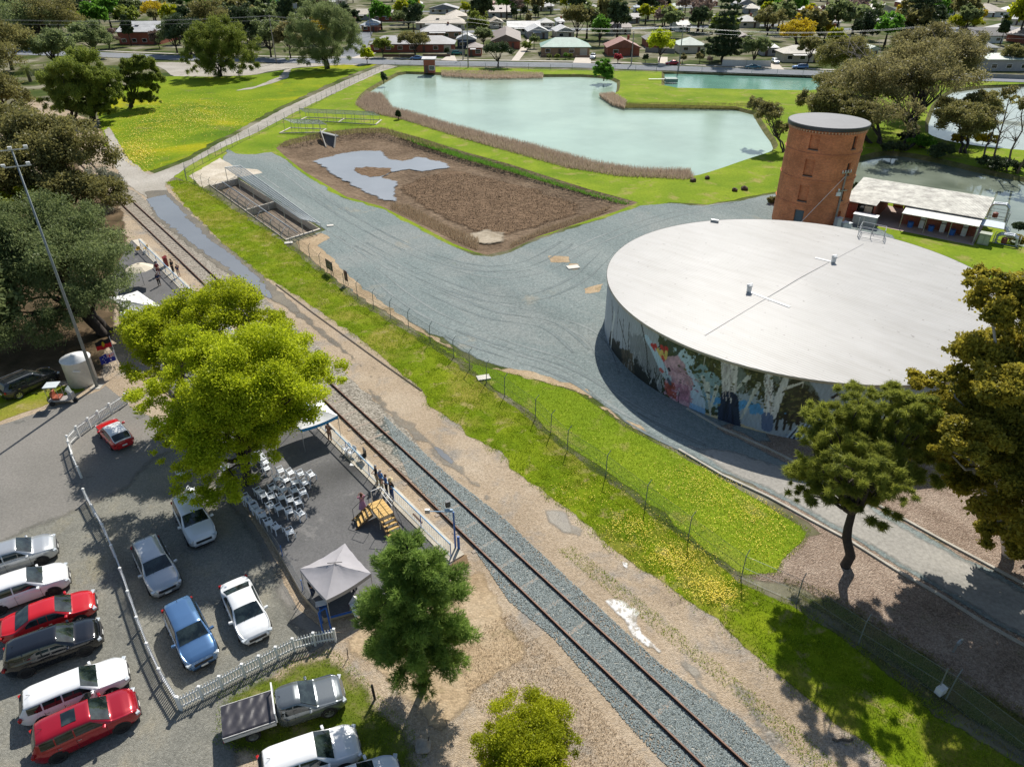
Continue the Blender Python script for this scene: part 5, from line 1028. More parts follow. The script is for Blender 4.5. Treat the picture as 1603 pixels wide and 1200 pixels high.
# --- reeds, tufts, flowers: ground cover nobody could count
def blades(name, label, P, h, w, mat, seed, lean=.25, kind='stuff'):
    rng = np.random.default_rng(seed); n = len(P); a = rng.uniform(0, 6.28, n); hh = h * rng.uniform(.5, 1.25, n); s = np.c_[np.cos(a), np.sin(a), np.zeros(n)] * w; ln = rng.normal(size=(n, 3)) * lean; ln[:, 2] = 1; ln *= hh[:, None]
    V = np.stack([P - s, P + s, P + ln + s * .3, P + ln - s * .3], 1).reshape(-1, 3); o = npmesh(name, V, np.arange(len(V)).reshape(-1, 4), mat, None, np.clip(rng.normal(.5, .25, n), 0, 1)); tag(o, label, None, None, kind); return o
def inpoly(poly, n, rng, z=0.0):
    A = np.array(poly); lo, hi = A.min(0), A.max(0); out = []
    while sum(map(len, out)) < n:
        q = rng.uniform(lo, hi, (n * 2, 2)); out.append(q[inside(q, poly)])
    q = np.concatenate(out)[:n]; return np.c_[q, np.full(n, z)]
REED = leafmat('reed_blade', (.17, .125, .09), (.52, .41, .31), .35); DRY = leafmat('dry_stalk', (0.203, 0.135, 0.081), (0.567, 0.446, 0.297), .15)
rng = np.random.default_rng(77)
reed1 = pxpoly([(557,166),(575,148),(598,150),(606,160),(614,172),(640,178),(700,196),(766,214),(833,230),(934,258),(1002,268),(1080,270),(1085,283),(1069,284),(968,279),(884,265),(800,241),(719,218),(631,190),(575,178)], -.3)
blades('reeds', 'band of purplish brown reeds along the near shore of the big pond', inpoly(reed1, 60000, rng, -.45), 1.05, .035, REED, 1)
blades('reeds', 'brown reeds along the far shore of the big pond beside the brick shed', inpoly(pxpoly([(690,112),(770,113),(850,116),(850,122),(760,123),(692,119)], -.3), 12000, rng, -.4), 0.7, .06, REED, 2)
blades('reeds', 'small clump of brown reeds on the point of the grass peninsula', inpoly(pxpoly([(938,150),(960,148),(980,160),(978,170),(958,164)], -.3), 4000, rng, -.45), 0.9, .06, REED, 3)
blades('reeds', 'green reed fringe on the grass peninsula shore', inpoly(pxpoly([(972,162),(1180,164),(1185,171),(978,169)], -.3), 14000, rng, -.35), .45, .06, LF['gum'], 4)
blades('dry_reeds', 'pale dry reeds along the lower edge of the dry pit', inpoly(pxpoly([(612,322),(640,325),(700,358),(750,378),(748,397),(715,383),(650,352),(612,334)], -.8), 4500, rng, -.6), .55, .03, DRY, 5)
blades('dry_reeds', 'dry reeds along the right lower edge of the dry pit', inpoly(pxpoly([(798,386),(850,362),(925,338),(960,325),(930,345),(845,373),(800,393)], -.6), 3500, rng, -.4), .5, .03, DRY, 6)
blades('pit_tussocks', 'dark tussocks along the far rim of the dry pit', inpoly(pxpoly([(432,232),(450,222),(500,209),(560,203),(605,203),(700,232),(690,236),(600,210),(560,210),(500,218),(450,230)], -.3), 2600, rng, -.2), .55, .05, LF['gumbrown'], 7)
blades('pit_weeds', 'green weeds in a line along the far rim of the dry pit', inpoly(pxpoly([(600,203),(662,219),(728,240),(798,259),(860,279),(921,298),(990,318),(980,321),(915,303),(850,284),(790,266),(720,247),(655,226)], -.3), 9000, rng, -.4), .35, .05, LF['green'], 8)
dm = pxpoly([(622,298),(668,274),(740,272),(860,302),(918,324),(850,356),(760,370),(700,345)], ZP)
blades('mud_stubble', 'dark stubble covering the dried mud bed of the pit', inpoly(dm, 9000, rng, ZP + .1), .09, .05, leafmat('stubble', (.06, .045, .03), (.24, .17, .11), 0), 9, .6)
vg = pxpoly([(p[0] + (3 if i < 28 else 4), p[1]) for i, p in enumerate(verge)])
near = lambda P, k=1.0: P[rng.uniform(0, 1, len(P)) < np.clip(k * 45 / np.maximum(P[:, 1], 18), 0, 1)]
VG = leafmat('verge_blade', (.12, .20, .01), (.38, .47, .03), .4); VG2 = leafmat('lawn_blade', (.12, .20, .006), (.34, .46, .02), .4)
def clumpy(P, n, rad, rng):
    c = P[rng.integers(0, len(P), n)]; c = c + np.c_[rng.normal(size=(n, 2)) * rad, np.zeros(n)]; return c
Pv = inpoly(vg, 4500, rng, .02); blades('grass_tufts', 'long bright grass tufts along the railway verge', clumpy(Pv, 75000, .22, rng), .14, .018, VG, 10, .6)
Ps = inpoly(pxpoly(strip), 30000, rng, .02); blades('grass_tufts', 'short mown grass blades between the fence and the yard', Ps, .07, .02, VG2, 11, .6)
fl = M('yellow_petal', (.72, .55, .02), .6)
def flowers(label, spots, n, seed, sz=.035):
    rg_ = np.random.default_rng(seed); P = []
    for (x, y, w, h_, k) in spots:
        q = np.c_[rg_.normal(x, w, int(n * k)), rg_.normal(y, h_, int(n * k))]; P += [gp(a, b, 0.06 + rg_.uniform(0, .2)) for a, b in q]
    P = np.array([tuple(p) for p in P]); P = P[inside(P[:, :2], vg) | inside(P[:, :2], pxpoly(strip)) | inside(P[:, :2], pxpoly(field))]
    m = len(P); a = rvec(rg_, m) * sz; a[:, 2] *= .3; b_ = np.c_[-a[:, 1], a[:, 0], rg_.normal(size=m) * sz * .3]
    o = npmesh('yellow_flowers', np.stack([P - a, P - b_, P + a, P + b_], 1).reshape(-1, 3), np.arange(m * 4).reshape(-1, 4), fl); tag(o, label, None, None, 'stuff')
flowers('yellow flowers scattered over the mown strip beside the kerb', [(1140,790,45,28,1.2), (1190,800,30,20,1), (1100,760,30,18,.8), (1060,740,30,18,.3), (960,690,60,40,.15), (1200,845,25,22,.4)], 650, 1)
flowers('yellow flowers along the railway verge', [(1050,868,22,12,1.0), (1075,880,20,14,.8), (1110,915,22,12,1.0), (1000,840,35,20,.5), (900,770,35,18,.35), (985,820,20,10,.6), (1130,930,15,8,.6), (480,460,60,40,.15)], 800, 2)
flowers('yellow flowers drifting across the open field', [(300,170,55,12,1.0), (250,195,40,14,.9), (215,235,18,14,1.0), (330,185,40,10,.5)], 2600, 3, .10)
blades('tussocks', 'scattered dark weeds and low tussocks in the shaded right corner', inpoly(pxpoly(undr), 7000, rng, .02), .13, .02, LF['gum'], 12, .5)
UG = pxpoly([(340,1085),(400,1055),(460,1028),(520,1015),(565,1050),(600,1095),(640,1130),(670,1180),(640,1240),(540,1220),(400,1190),(335,1165)]); blades('grass_tufts', 'patchy grass round the grey utility truck', inpoly(UG, 7000, rng, .02), .08, .018, VG2, 13, .6)
blades('dry_grass_tufts', 'sparse dry weeds on the bare ground right of the pine', inpoly(pxpoly([(700,1000),(800,960),(880,1040),(980,1160),(1050,1230),(900,1250),(740,1100)]), 9000, rng, .02), .07, .016, DRY, 14, .7)
blades('weeds', 'low green weeds along the edges of the trackside dirt', inpoly(pxpoly([(900,855),(1030,960),(1200,1100),(1330,1210),(1290,1230),(1140,1080),(980,950),(870,860)]), 2500, rng, .02), .08, .02, VG, 15, .7)
# leaf and stone litter near camera
def stones(name, label, poly, n, smin, smax, mat, seed, z=.03):
    rg_ = np.random.default_rng(seed); P = inpoly(poly, n, rg_, z); s = rg_.uniform(smin, smax, n); base = np.array([[1,0,0],[-.5,.85,0],[-.5,-.85,0],[0,0,.8]]); V = []; 
    R_ = rg_.uniform(0, 6.28, n); c, s_ = np.cos(R_), np.sin(R_)
    for q in base: V.append(P + s[:, None] * np.c_[q[0] * c - q[1] * s_, q[0] * s_ + q[1] * c, np.full(n, q[2] * 1.0)])
    V = np.stack(V, 1).reshape(-1, 3); k = np.arange(n)[:, None] * 4; F = np.concatenate([k + [0, 1, 3], k + [1, 2, 3], k + [2, 0, 3]]); o = npmesh(name, V, F, mat, None, rg_.uniform(0, 1, len(F))); tag(o, label, None, None, 'stuff')
STN = leafmat('stone', (.05, .07, .072), (.34, .39, .385), 0)
bw = [tuple(p) for p in pxpoly([(600,650),(700,742),(783,806),(908,923),(1033,1039),(1158,1123),(1300,1260),(1100,1260),(992,1144),(867,999),(796,940),(735,848),(640,748)])]
stones('ballast_stones', 'loose blue-grey ballast stones along the track', bw, 60000, .025, .06, STN, 1, .045)
# ================================================================ VEHICLES
TYRE = M('tyre_rubber', (.018, .018, .018), .85, var=.1); RIM = M('alloy_rim', (.45, .46, .47), .3, .8); RIMD = M('dark_rim', (.06, .06, .065), .35, .7)
BLK = M('black_plastic', (.02, .02, .021), .5, var=.1); CHR = M('chrome', (.7, .7, .7), .15, 1.0, var=.02)
HLM = M('headlight_lens', (.62, .66, .68), .08, .2, var=.05); TLM = M('taillight_lens', (.38, .015, .012), .12, var=.05); PLT = M('number_plate', (.72, .72, .68), .5, var=.02)
def paint(name, col, metal=.0, rough=.20): return M('paint_' + name, col, rough, metal, var=.04, scale=1.0, coat=.8)
CARM = {'white': paint('white', (.76, .77, .77)), 'silver': paint('silver', (.50, .52, .53), .55, .3), 'red': paint('red', (.50, .010, .014)), 'darkred': paint('darkred', (.36, .006, .018), .3), 'black': paint('black', (.006, .007, .010), 0, .12),
        'blue': paint('blue', (.10, .21, .40), .45), 'grey': paint('grey', (.16, .18, .19), .5), 'charcoal': paint('charcoal', (.035, .04, .045), .4), 'teal': paint('teal', (.03, .15, .2), .3), 'green': paint('green', (.02, .25, .2), .2)}
STY = {  # L, W, H, profile of the top line as (x fraction from the rear, height fraction), belt height, cabin (rear base, rear roof, front roof, windscreen base)
 'sedan': dict(L=4.75, W=1.84, H=1.45, top=[(0, .60), (.03, .70), (.16, .73), (.34, .985), (.50, 1.0), (.60, .965), (.765, .665), (.87, .62), (.94, .57), (.98, .50), (1, .38)], belt=.64, cab=(.15, .33, .59, .765)),
 'suv': dict(L=4.65, W=1.88, H=1.68, top=[(0, .52), (.015, .66), (.075, .94), (.14, .985), (.40, 1.0), (.57, .975), (.745, .69), (.86, .65), (.94, .595), (.98, .52), (1, .40)], belt=.63, cab=(.012, .085, .57, .745)),
 'wagon': dict(L=4.95, W=1.86, H=1.50, top=[(0, .50), (.012, .66), (.07, .93), (.13, .98), (.40, 1.0), (.585, .975), (.735, .67), (.90, .62), (.97, .54), (1, .42)], belt=.62, cab=(.012, .08, .575, .735)),
 'hatch': dict(L=4.1, W=1.70, H=1.42, top=[(0, .50), (.015, .66), (.13, .93), (.20, .98), (.40, 1.0), (.56, .97), (.70, .67), (.88, .62), (.97, .54), (1, .42)], belt=.62, cab=(.02, .14, .55, .70)),
 'ute': dict(L=3.35, W=1.86, H=1.62, top=[(0, .55), (.01, .80), (.03, .97), (.08, .99), (.28, 1.0), (.36, .965), (.58, .66), (.86, .61), (.96, .53), (1, .42)], belt=.61, cab=(.004, .03, .355, .58)),
}
def interp(tab, x):
    for (a, ya), (b, yb) in zip(tab[:-1], tab[1:]):
        if x <= b: t = (x - a) / (b - a + 1e-9); return ya + (yb - ya) * t
    return tab[-1][1]
def carsurf(S_):
    L_, W_, H_ = S_['L'], S_['W'], S_['H']; cb = S_['cab']
    def sec(u):
        e = abs(2 * u - 1); w = W_ / 2 * (1 - .30 * max(0, (e - .62) / .38) ** 2.6); zt = interp(S_['top'], u) * H_; zb = min(S_['belt'] * H_, zt - .02)
        cabin = max(0, min(1, (zt - S_['belt'] * H_) / (H_ * (1 - S_['belt'])))); z0 = .22 + .10 * max(0, (e - .9) / .1)
        wt = w * (.93 - .19 * cabin)
        return [(w * .90, z0), (w * .985, z0 + .12), (w, z0 + (zb - z0) * .5), (w * .985, zb - .05), (w * .945, zb + .005), (wt + (w * .945 - wt) * .45, zb + (zt - zb) * .58), (wt, zt - .055 - .02 * cabin), (wt * .90, zt - .012), (wt * .5, zt + .012), (0, zt + .018)]
    return sec
def subsurf_pt(sec, S_, u, v, off=0.0):
    s = sec(u); k = v * (len(s) - 1); i = min(int(k), len(s) - 2); f = k - i; y = s[i][0] * (1 - f) + s[i + 1][0] * f; z = s[i][1] * (1 - f) + s[i + 1][1] * f
    return (S_['L'] * (u - .5), y, z)
def carpanel(S_, sec, us, vs, off, side, name, mat, parent):
    V = []; n, m = len(us), len(vs[0])
    for i, u in enumerate(us):
        for v in vs[i]:
            p = Vector(subsurf_pt(sec, S_, u, abs(v))); pu = Vector(subsurf_pt(sec, S_, min(u + .01, 1), abs(v))); pv = Vector(subsurf_pt(sec, S_, u, max(abs(v) - .02, 0)))
            nn_ = (pu - p).cross(p - pv); nn_ = nn_.normalized() if nn_.length > 1e-9 else Vector((0, 0, 1))
            if nn_.z < 0 and abs(v) > .5: nn_ = -nn_
            if nn_.y < 0 and abs(v) <= .7: nn_ = -nn_
            q = p + nn_ * off; s_ = (1 if v >= 0 else -1) * side; V.append((q.x, q.y * s_, q.z))
    F = [(i * m + j, (i + 1) * m + j, (i + 1) * m + j + 1, i * m + j + 1) for i in range(n - 1) for j in range(m - 1)]
    return MB().add(V, F).build(name, mat, parent, True)
def wheel(parent, x, y, r, rimmat):
    s = 1 if y > 0 else -1; w = MB(); 
    def ring(prof, n=20):
        b = MB(); k = 0
        for (rr, yy) in prof:
            for i in range(n): t = 2 * math.pi * i / n; b.v.append((rr * math.cos(t), yy * s, rr * math.sin(t)))
        for j in range(len(prof) - 1):
            for i in range(n): b.f.append((j * n + i, j * n + (i + 1) % n, (j + 1) * n + (i + 1) % n, (j + 1) * n + i))
        return b
    o = ring([(.01, -.20), (r * .95, -.20), (r, -.15), (r, -.03), (r * .93, .0), (r * .66, .0), (r * .66, -.05)]).build('wheel', TYRE, parent, True); o.location = (x, y, r)
    b = MB()
    for k in range(5):
        t0 = 2 * math.pi * k / 5
        for d in (-.16, .16):
            a, c = t0 + d * .5, t0 + d; b.add([(r * .10 * math.cos(t0 - .6), -.012 * s, r * .10 * math.sin(t0 - .6)), (r * .10 * math.cos(t0 + .6), -.012 * s, r * .10 * math.sin(t0 + .6)), (r * .62 * math.cos(c + .12), -.02 * s, r * .62 * math.sin(c + .12)), (r * .62 * math.cos(c - .12), -.02 * s, r * .62 * math.sin(c - .12))], [(0, 1, 2, 3)])
    q = ring([(r * .66, -.004), (r * .60, -.012), (r * .60, -.05), (.01, -.07)]); b.add(q.v, q.f); q = ring([(r * .13, -.03), (r * .12, -.005), (.01, -.003)]); b.add(q.v, q.f)
    b.build('rim', rimmat, o)
def car(name, label, style, col, pf, pr, cat='car', group=None, z=0.0, roof=None, rails=False, sunroof=False, rim=None, door_open=False, heading=None, scale=1.0, simple=False, at=None, hood=None):
    """pf, pr: photo positions of the middle of the front and rear bumper (height 0.6 m)"""
    S_ = STY[style]; 
    if at is None:
        f_, r_ = gp(*pf, z + .6), gp(*pr, z + .6); d = (f_ - r_); ang = math.atan2(d.y, d.x) if heading is None else R(heading); c = (f_ + r_) / 2 if heading is None else f_ - Vector((math.cos(ang), math.sin(ang), 0)) * S_['L'] / 2
    else: c, ang = at, R(heading)
    root = empty(name, (c.x, c.y, z), ang, label, cat, group); sec = carsurf(S_); L_, W_, H_ = S_['L'], S_['W'], S_['H']; pm = CARM[col]; rm = CARM[roof] if roof else pm
    us = sorted(set([0, .004, .012, .03, .05, .97, .985, .995, 1] + [p[0] for p in S_['top']] + [i / 26 for i in range(27)])); ns = len(sec(.5)); V = []; F = []; mi = []
    for u in us:
        s = sec(u)
        x = L_ * (u - .5)
        row = [(x, -y, zz_) for y, zz_ in s] + [(x, y, zz_) for y, zz_ in s[::-1][1:]]; V += row
    m = 2 * ns - 1
    for i in range(len(us) - 1):
        for j in range(m - 1):
            F.append((i * m + j, (i + 1) * m + j, (i + 1) * m + j + 1, i * m + j + 1)); um = (us[i] + us[i + 1]) / 2; jj = j if j < ns - 1 else m - 2 - j
            mi.append(2 if jj == 0 else (1 if (roof and jj >= 6 and S_['cab'][0] < um < S_['cab'][2] + .02) else 0))
    F.append(tuple(range(m))); mi.append(0); F.append(tuple((len(us) - 1) * m + j for j in range(m))[::-1]); mi.append(0)
    F += [(i * m, i * m + m - 1, (i + 1) * m + m - 1, (i + 1) * m) for i in range(len(us) - 1)]; mi += [2] * (len(us) - 1)
    bm_ = MB(); bm_.v = V; bm_.f = F; body = bm_.build('body', [pm, rm, BLK], root, True, mi)
    G = glassmat(); c0, c1, c2, c3 = S_['cab']; n9 = len(sec(.5)) - 1
    vtop = 6.9 / n9
    # windscreen and rear glass: wrap across the middle
    def across(ulo, uhi, name_):
        us_ = [ulo + (uhi - ulo) * i / 5 for i in range(6)]; vs_ = [[s_ * v for s_, v in ([(-1, vtop)] + [(-1, vtop + (1 - vtop) * k / 3) for k in (1, 2)] + [(1, 1)] + [(1, vtop + (1 - vtop) * k / 3) for k in (2, 1)] + [(1, vtop)])] for _ in us_]
        return carpanel(S_, sec, us_, vs_, .012, 1, name_, G, root)
    across(c2 + .008, c3 - .012, 'windscreen')
    if style == 'sedan': across(c0 + .02, c1 - .004, 'rear_window')
    elif style in ('hatch',): across(c0 + .015, c1 + .01, 'rear_window')
    else: across(c0 + .006, c1 - .004, 'rear_window')
    vb, vt = 4.25 / n9, 5.85 / n9
    for side in (1, -1):
        spl = [(c1 + .01 if style != 'sedan' else c1 - .06, c1 + (c2 - c1) * .28), (c1 + (c2 - c1) * .31, c1 + (c2 - c1) * .64), (c1 + (c2 - c1) * .67, c2 + .10)] if style != 'ute' else [(c1 + .03, c2 + .12)]
        for (ua, ub) in spl:
            us_ = [ua + (ub - ua) * i / 5 for i in range(6)]; vs_ = []
            for u in us_:
                hi = vt
                if u > c2: hi = vt - (vt - vb) * min(1, (u - c2) / .11)
                if style == 'sedan' and u < c1: hi = vt - (vt - vb) * (c1 - u) / .09
                vs_.append([vb + (hi - vb) * k / 3 for k in range(4)])
            carpanel(S_, sec, us_, vs_, .012, side, 'side_window', G, root)
    r = .335 if style in ('sedan', 'hatch', 'wagon') else .365
    xs = (L_ * .5 - .93, -L_ * .5 + .95) if style != 'ute' else (L_ * .5 - .93,)
    for x in xs:
        for s in (1, -1):
            y = s * (W_ / 2 - .005)
            b = MB(); n = 16; a = [(x + (r + .07) * math.cos(math.pi * k / n - .25 * (1 - 2 * k / n)), y + .004 * s, r + (r + .07) * math.sin(math.pi * k / n - .25 * (1 - 2 * k / n))) for k in range(n + 1)]
            b.add(a, [tuple(range(n + 1))]); b.build('wheel_arch', BLK, root); wheel(root, x, y + .035 * s, r, rim or RIM)
    if not simple:
        hz = H_ * .46
        for s in (1, -1):
            b = MB().box((L_ * .5 - .14, s * (W_ / 2 - .27), hz), (.20, .40, .13), -s * .42); b.build('headlight', HLM, root, bevel=.02)
            if style != 'ute': MB().box((-L_ * .5 + .07, s * (W_ / 2 - .20), H_ * .56), (.14, .26, .17), s * .3).build('taillight', TLM, root, bevel=.02)
            xm = L_ * (c3 - .5) - .35; MB().box((xm, s * (W_ / 2 + .09), S_['belt'] * H_ + .08), (.14, .22, .15), s * .15).build('mirror', pm, root, bevel=.03)
            for xd in ((c1 + (c2 - c1) * .33), (c1 + (c2 - c1) * .70)): MB().box((L_ * (xd - .5) + .02, s * (W_ / 2 - .004), S_['belt'] * H_ - .14), (.17, .03, .03)).build('door_handle', CHR if col != 'black' else BLK, root)
        MB().box((L_ * .5 - .005, 0, H_ * .38), (.05, W_ * .52, .16)).box((L_ * .5 + .0, 0, .30), (.05, W_ * .62, .09)).build('grille', BLK, root)
        MB().box((L_ * .5 + .025, 0, H_ * .25 + .02), (.02, .37, .12)).build('number_plate', PLT, root)
        if style != 'ute': MB().box((-L_ * .5 - .012, 0, H_ * .40), (.02, .37, .12)).build('number_plate', PLT, root)
        b = MB(); b.box((L_ * (.86 - .5), 0, 0), (.01, .01, .01))
        # shut lines as thin grooves
        for s in (1, -1):
            for xd in (c1 + (c2 - c1) * .30, c1 + (c2 - c1) * .655, c2 + .115):
                x = L_ * (xd - .5); MB().box((x, s * (W_ / 2 - .004), .30 + (S_['belt'] * H_ - .36) / 2), (.012, .02, S_['belt'] * H_ - .36)).build('shut_line', BLK, root)
        # wipers
        xw = L_ * (c3 - .5) - .02; zw = interp(S_['top'], c3) * H_ + .03
        for y in (-.35, .25): MB().tube((xw, y, zw), (xw - .30, y + .42, zw + .19), .011, n=4).build('wiper', BLK, root)
    if rails:
        for s in (1, -1):
            MB().tube((L_ * (c1 + .04 - .5), s * W_ * .36, H_ + .03), (L_ * (c2 - .03 - .5), s * W_ * .355, H_ + .02), .022).build('roof_rail', RIM if col != 'black' else BLK, root)
    if sunroof: MB().box((L_ * (c1 + (c2 - c1) * .62 - .5), 0, H_ + .017), (.62, .80, .02)).build('sunroof', G, root, bevel=.01)
    if not simple and style != 'sedan': MB().tube((L_ * (c1 + .06 - .5), .0, H_ + .01), (L_ * (c1 + .03 - .5), 0, H_ + .10), .012, n=5).build('aerial', BLK, root)
    if door_open:
        x = L_ * (c2 + .115 - .5); d = MB(); y0 = -W_ / 2; a = R(48); dx, dy = -math.cos(a), -math.sin(a)
        P = [(x + dx * t, y0 + dy * t) for t in (0, 1.15)]
        d.slab([(P[0][0], P[0][1], .32), (P[1][0], P[1][1], .32), (P[1][0], P[1][1], S_['belt'] * H_ + .02), (P[0][0], P[0][1], S_['belt'] * H_ + .02)], .09); dd = d.build('open_door', pm, root, bevel=.02)
        MB().slab([(P[0][0], P[0][1] + .0, S_['belt'] * H_ + .03), (P[1][0], P[1][1], S_['belt'] * H_ + .03), (P[1][0], P[1][1] + .05, H_ - .10), (P[0][0] + dx * .5, P[0][1] + dy * .5 + .05, H_ - .08)], .02).build('door_glass', G, dd)
    if style == 'ute':
        tl = 2.45; x0 = -L_ / 2 - .08; MB().box((x0 - tl / 2, 0, .86), (tl, 1.86, .10)).box((x0 - tl / 2, -.92, 1.02), (tl, .03, .26)).box((x0 - tl / 2, .92, 1.02), (tl, .03, .26)).box((x0 - tl, 0, 1.02), (.03, 1.86, .26)).build('tray', M('white_tray', (.55, .55, .53), .5), root)
        MB().box((x0 - tl / 2, 0, .62), (tl + .1, .75, .22)).build('chassis', BLK, root)
        V = []; rg_ = np.random.default_rng(2); nx, ny = 34, 22
        for i in range(nx):
            for j in range(ny): 
                x = x0 - tl * i / (nx - 1); y = -.95 + 1.9 * j / (ny - 1); V.append((x, y, 1.20 + .012 * math.sin(i * .9 + .5 * math.sin(j * .9 + i * .3)) * (.4 + .6 * math.sin(i * .37) ** 2) + .010 * math.sin(j * .7 + i * .9) + rg_.normal() * .003 - (.14 if j in (0, ny - 1) else 0)))
        tp = npmesh('tarpaulin', V, [(i * ny + j, i * ny + j + 1, (i + 1) * ny + j + 1, (i + 1) * ny + j) for i in range(nx - 1) for j in range(ny - 1)], M('black_tarp', (.035, .033, .04), .38, var=.2), root, smooth=True)
        b = MB()
        for s in (1, -1): b.box((x0 + .05, s * .88, 1.35), (.06, .06, .75))
        b.box((x0 + .05, 0, 1.70), (.07, 1.86, .07)); b.build('headboard', WHITE, root)
        for s in (1, -1): wheel(root, x0 - tl * .48, s * .83, .365, rim or RIM)
        for s in (1, -1): MB().box((x0 - tl - .03, s * .72, .78), (.04, .3, .12)).build('taillight', TLM, root)
    return root
PKG = 'cars parked on the open gravel outside the picket fence'; PKI = 'cars parked inside the picket fence'
car('parked_car', 'silver SUV at the left edge, farthest of the outer row of parked cars', 'suv', 'silver', (89, 851), (-70, 905), rim=RIMD, group=PKG, heading=31)
car('parked_car', 'white SUV between the silver SUV and the bright red sedan', 'suv', 'white', (108, 897), (-40, 960), rim=RIMD, group=PKG, heading=31)
car('parked_car', 'bright red sedan between the white SUV and the black SUV', 'sedan', 'red', (150, 938), (8, 985), group=PKG, heading=30)
car('parked_car', 'black SUV between the bright red sedan and the white station wagon', 'suv', 'black', (159, 986), (30, 1035), rim=RIMD, group=PKG, heading=29)
car('parked_car', 'white station wagon with its front door open beside the black SUV', 'wagon', 'white', (200, 1046), (33, 1112), group=PKG, heading=31, door_open=True)
car('parked_car', 'dark red SUV with a sunroof, nearest in the outer row of cars', 'suv', 'darkred', (216, 1098), (62, 1170), sunroof=True, rim=RIMD, group=PKG, heading=33)
car('parked_car', 'silver SUV with roof rails in dappled shade inside the picket fence', 'suv', 'silver', (266, 930), (226, 848), rails=True, group=PKI)
car('parked_car', 'white SUV half hidden under the plane tree foliage', 'suv', 'white', (326, 858), (284, 775), group=PKI)
car('parked_car', 'white sedan with black rear glass beside the blue SUV', 'sedan', 'white', (408, 1006), (362, 905), group=PKI)
car('parked_car', 'metallic blue SUV nearest the corner of the picket fence', 'suv', 'blue', (323, 1043), (276, 945), rails=False, group=PKI)
car('ute', 'grey utility truck with a black tarpaulin over its tray on the grass', 'ute', 'grey', (538, 1078), (440, 1108), cat='ute', heading=22)
car('parked_car', 'white SUV at the bottom below the grey utility truck', 'suv', 'white', (562, 1160), (400, 1205), heading=22, rim=RIMD)
car('parked_car', 'white car cut off by the bottom edge, only its bonnet showing', 'sedan', 'white', (628, 1205), (500, 1250), heading=22)
car('parked_car', 'dark grey SUV parked on grass at the left edge under drooping trees', 'suv', 'charcoal', (82, 583), (6, 616), rails=True)
car('parked_car', 'red car with a white roof standing by the curved white fence', 'hatch', 'red', (163, 660), (197, 697), roof='white')
# ================================================================ FENCES
def px3(p, z=0.0): return gp(p[0], p[1], z)
def picket_fence(pts, label, h=1.0, group='white picket fence runs round the car park', posts=None):
    P = [px3(p) for p in pts]; r = empty('picket_fence', P[0], 0, label, 'fence', group); o = P[0].copy(); pk = []
    for a, c in zip(P[:-1], P[1:]):
        d = (c - a); L_ = d.length; t = d.normalized(); ang = math.atan2(t.y, t.x); a = a - o; c = c - o
        for z in (.28, h - .16): m = (a + c) / 2; MB().box((m.x, m.y, z), (L_ - .12, .045, .09), ang).build('rail', WHITE, r)
        n = max(2, int(L_ / .145))
        b = MB()
        for k in range(1, n):
            q = a + t * (L_ * k / n); nn_ = Vector((-t.y, t.x, 0)) * .036; q2 = q + nn_
            w = .034; v = [(-w, 0), (w, 0), (w, h - .08), (0, h - .02), (-w, h - .08)]
            for s in (0, .022): b.v += [tuple(q2 + t * x + Vector((0, 0, .08 + z)) + nn_.normalized() * s) for x, z in v]
            i0 = len(b.v) - 10; b.f += [(i0, i0 + 1, i0 + 2, i0 + 3, i0 + 4), (i0 + 9, i0 + 8, i0 + 7, i0 + 6, i0 + 5)] + [(i0 + j, i0 + (j + 1) % 5, i0 + 5 + (j + 1) % 5, i0 + 5 + j) for j in range(5)]
        pkt = b.build('pickets', WHITE, r); pk.append(pkt)
    for p in P:
        q = p - o; MB().box((q.x, q.y, (h + .08) / 2), (.12, .12, h + .08)).box((q.x, q.y, h + .10), (.17, .17, .04), 0, .7).build('post', WHITE, r)
    return r
picket_fence([(137,783),(150,808),(167,839),(181,872),(195,908),(207,944),(221,985),(237,1026),(256,1066),(283,1110)], 'long straight white picket fence between the two groups of parked cars')
picket_fence([(285,1111),(318,1094),(349,1078),(384,1059),(410,1046),(436,1032),(462,1019),(494,1010),(526,1004)], 'white picket fence running from the corner post to the grey canopy')
picket_fence([(128,748),(119,728),(113,708),(111,699),(125,684),(143,671),(158,660),(176,648),(200,632)], 'curved white picket fence behind the red car with the white roof')
# platform fence: blue posts, pale top rail, thin wires
pf = empty('platform_fence', gp(470, 640, PH), 0, 'pale blue topped wire fence along the railway edge of the platform', 'fence'); fo = pf.location.copy()
FA, FB = gp(221, 388, PH), gp(706, 872, PH); fd = FB - FA; fang = math.atan2(fd.y, fd.x); FH = 1.15
nP = 20
for k in range(nP + 1):
    p = FA.lerp(FB, k / nP) - fo; MB().tube(p, p + Vector((0, 0, FH)), .03).build('post', BLUEP, pf)
for nm, z, rr in (('top_rail', FH, .05), ('lower_rail', .12, .018)): MB().tube(FA - fo + Vector((0, 0, z)), FB - fo + Vector((0, 0, z)), rr, n=6).build(nm, LBLUE, pf)
b = MB(); n = 260
for z in [.12 + .10 * k for k in range(1, 10)]: b.tube(FA - fo + Vector((0, 0, z)), FB - fo + Vector((0, 0, z)), .006, n=3)
for k in range(n): p = FA.lerp(FB, k / n) - fo; b.tube(p + Vector((0, 0, .12)), p + Vector((0, 0, FH)), .006, n=3)
b.build('wire_mesh', STEEL, pf)
m_ = FA.lerp(FB, .93) - fo; MB().tube(m_ + Vector((.2, .2, .05)), m_ + Vector((.9, -.7, .05)), .07).build('pipe_offcut', RUST, pf)
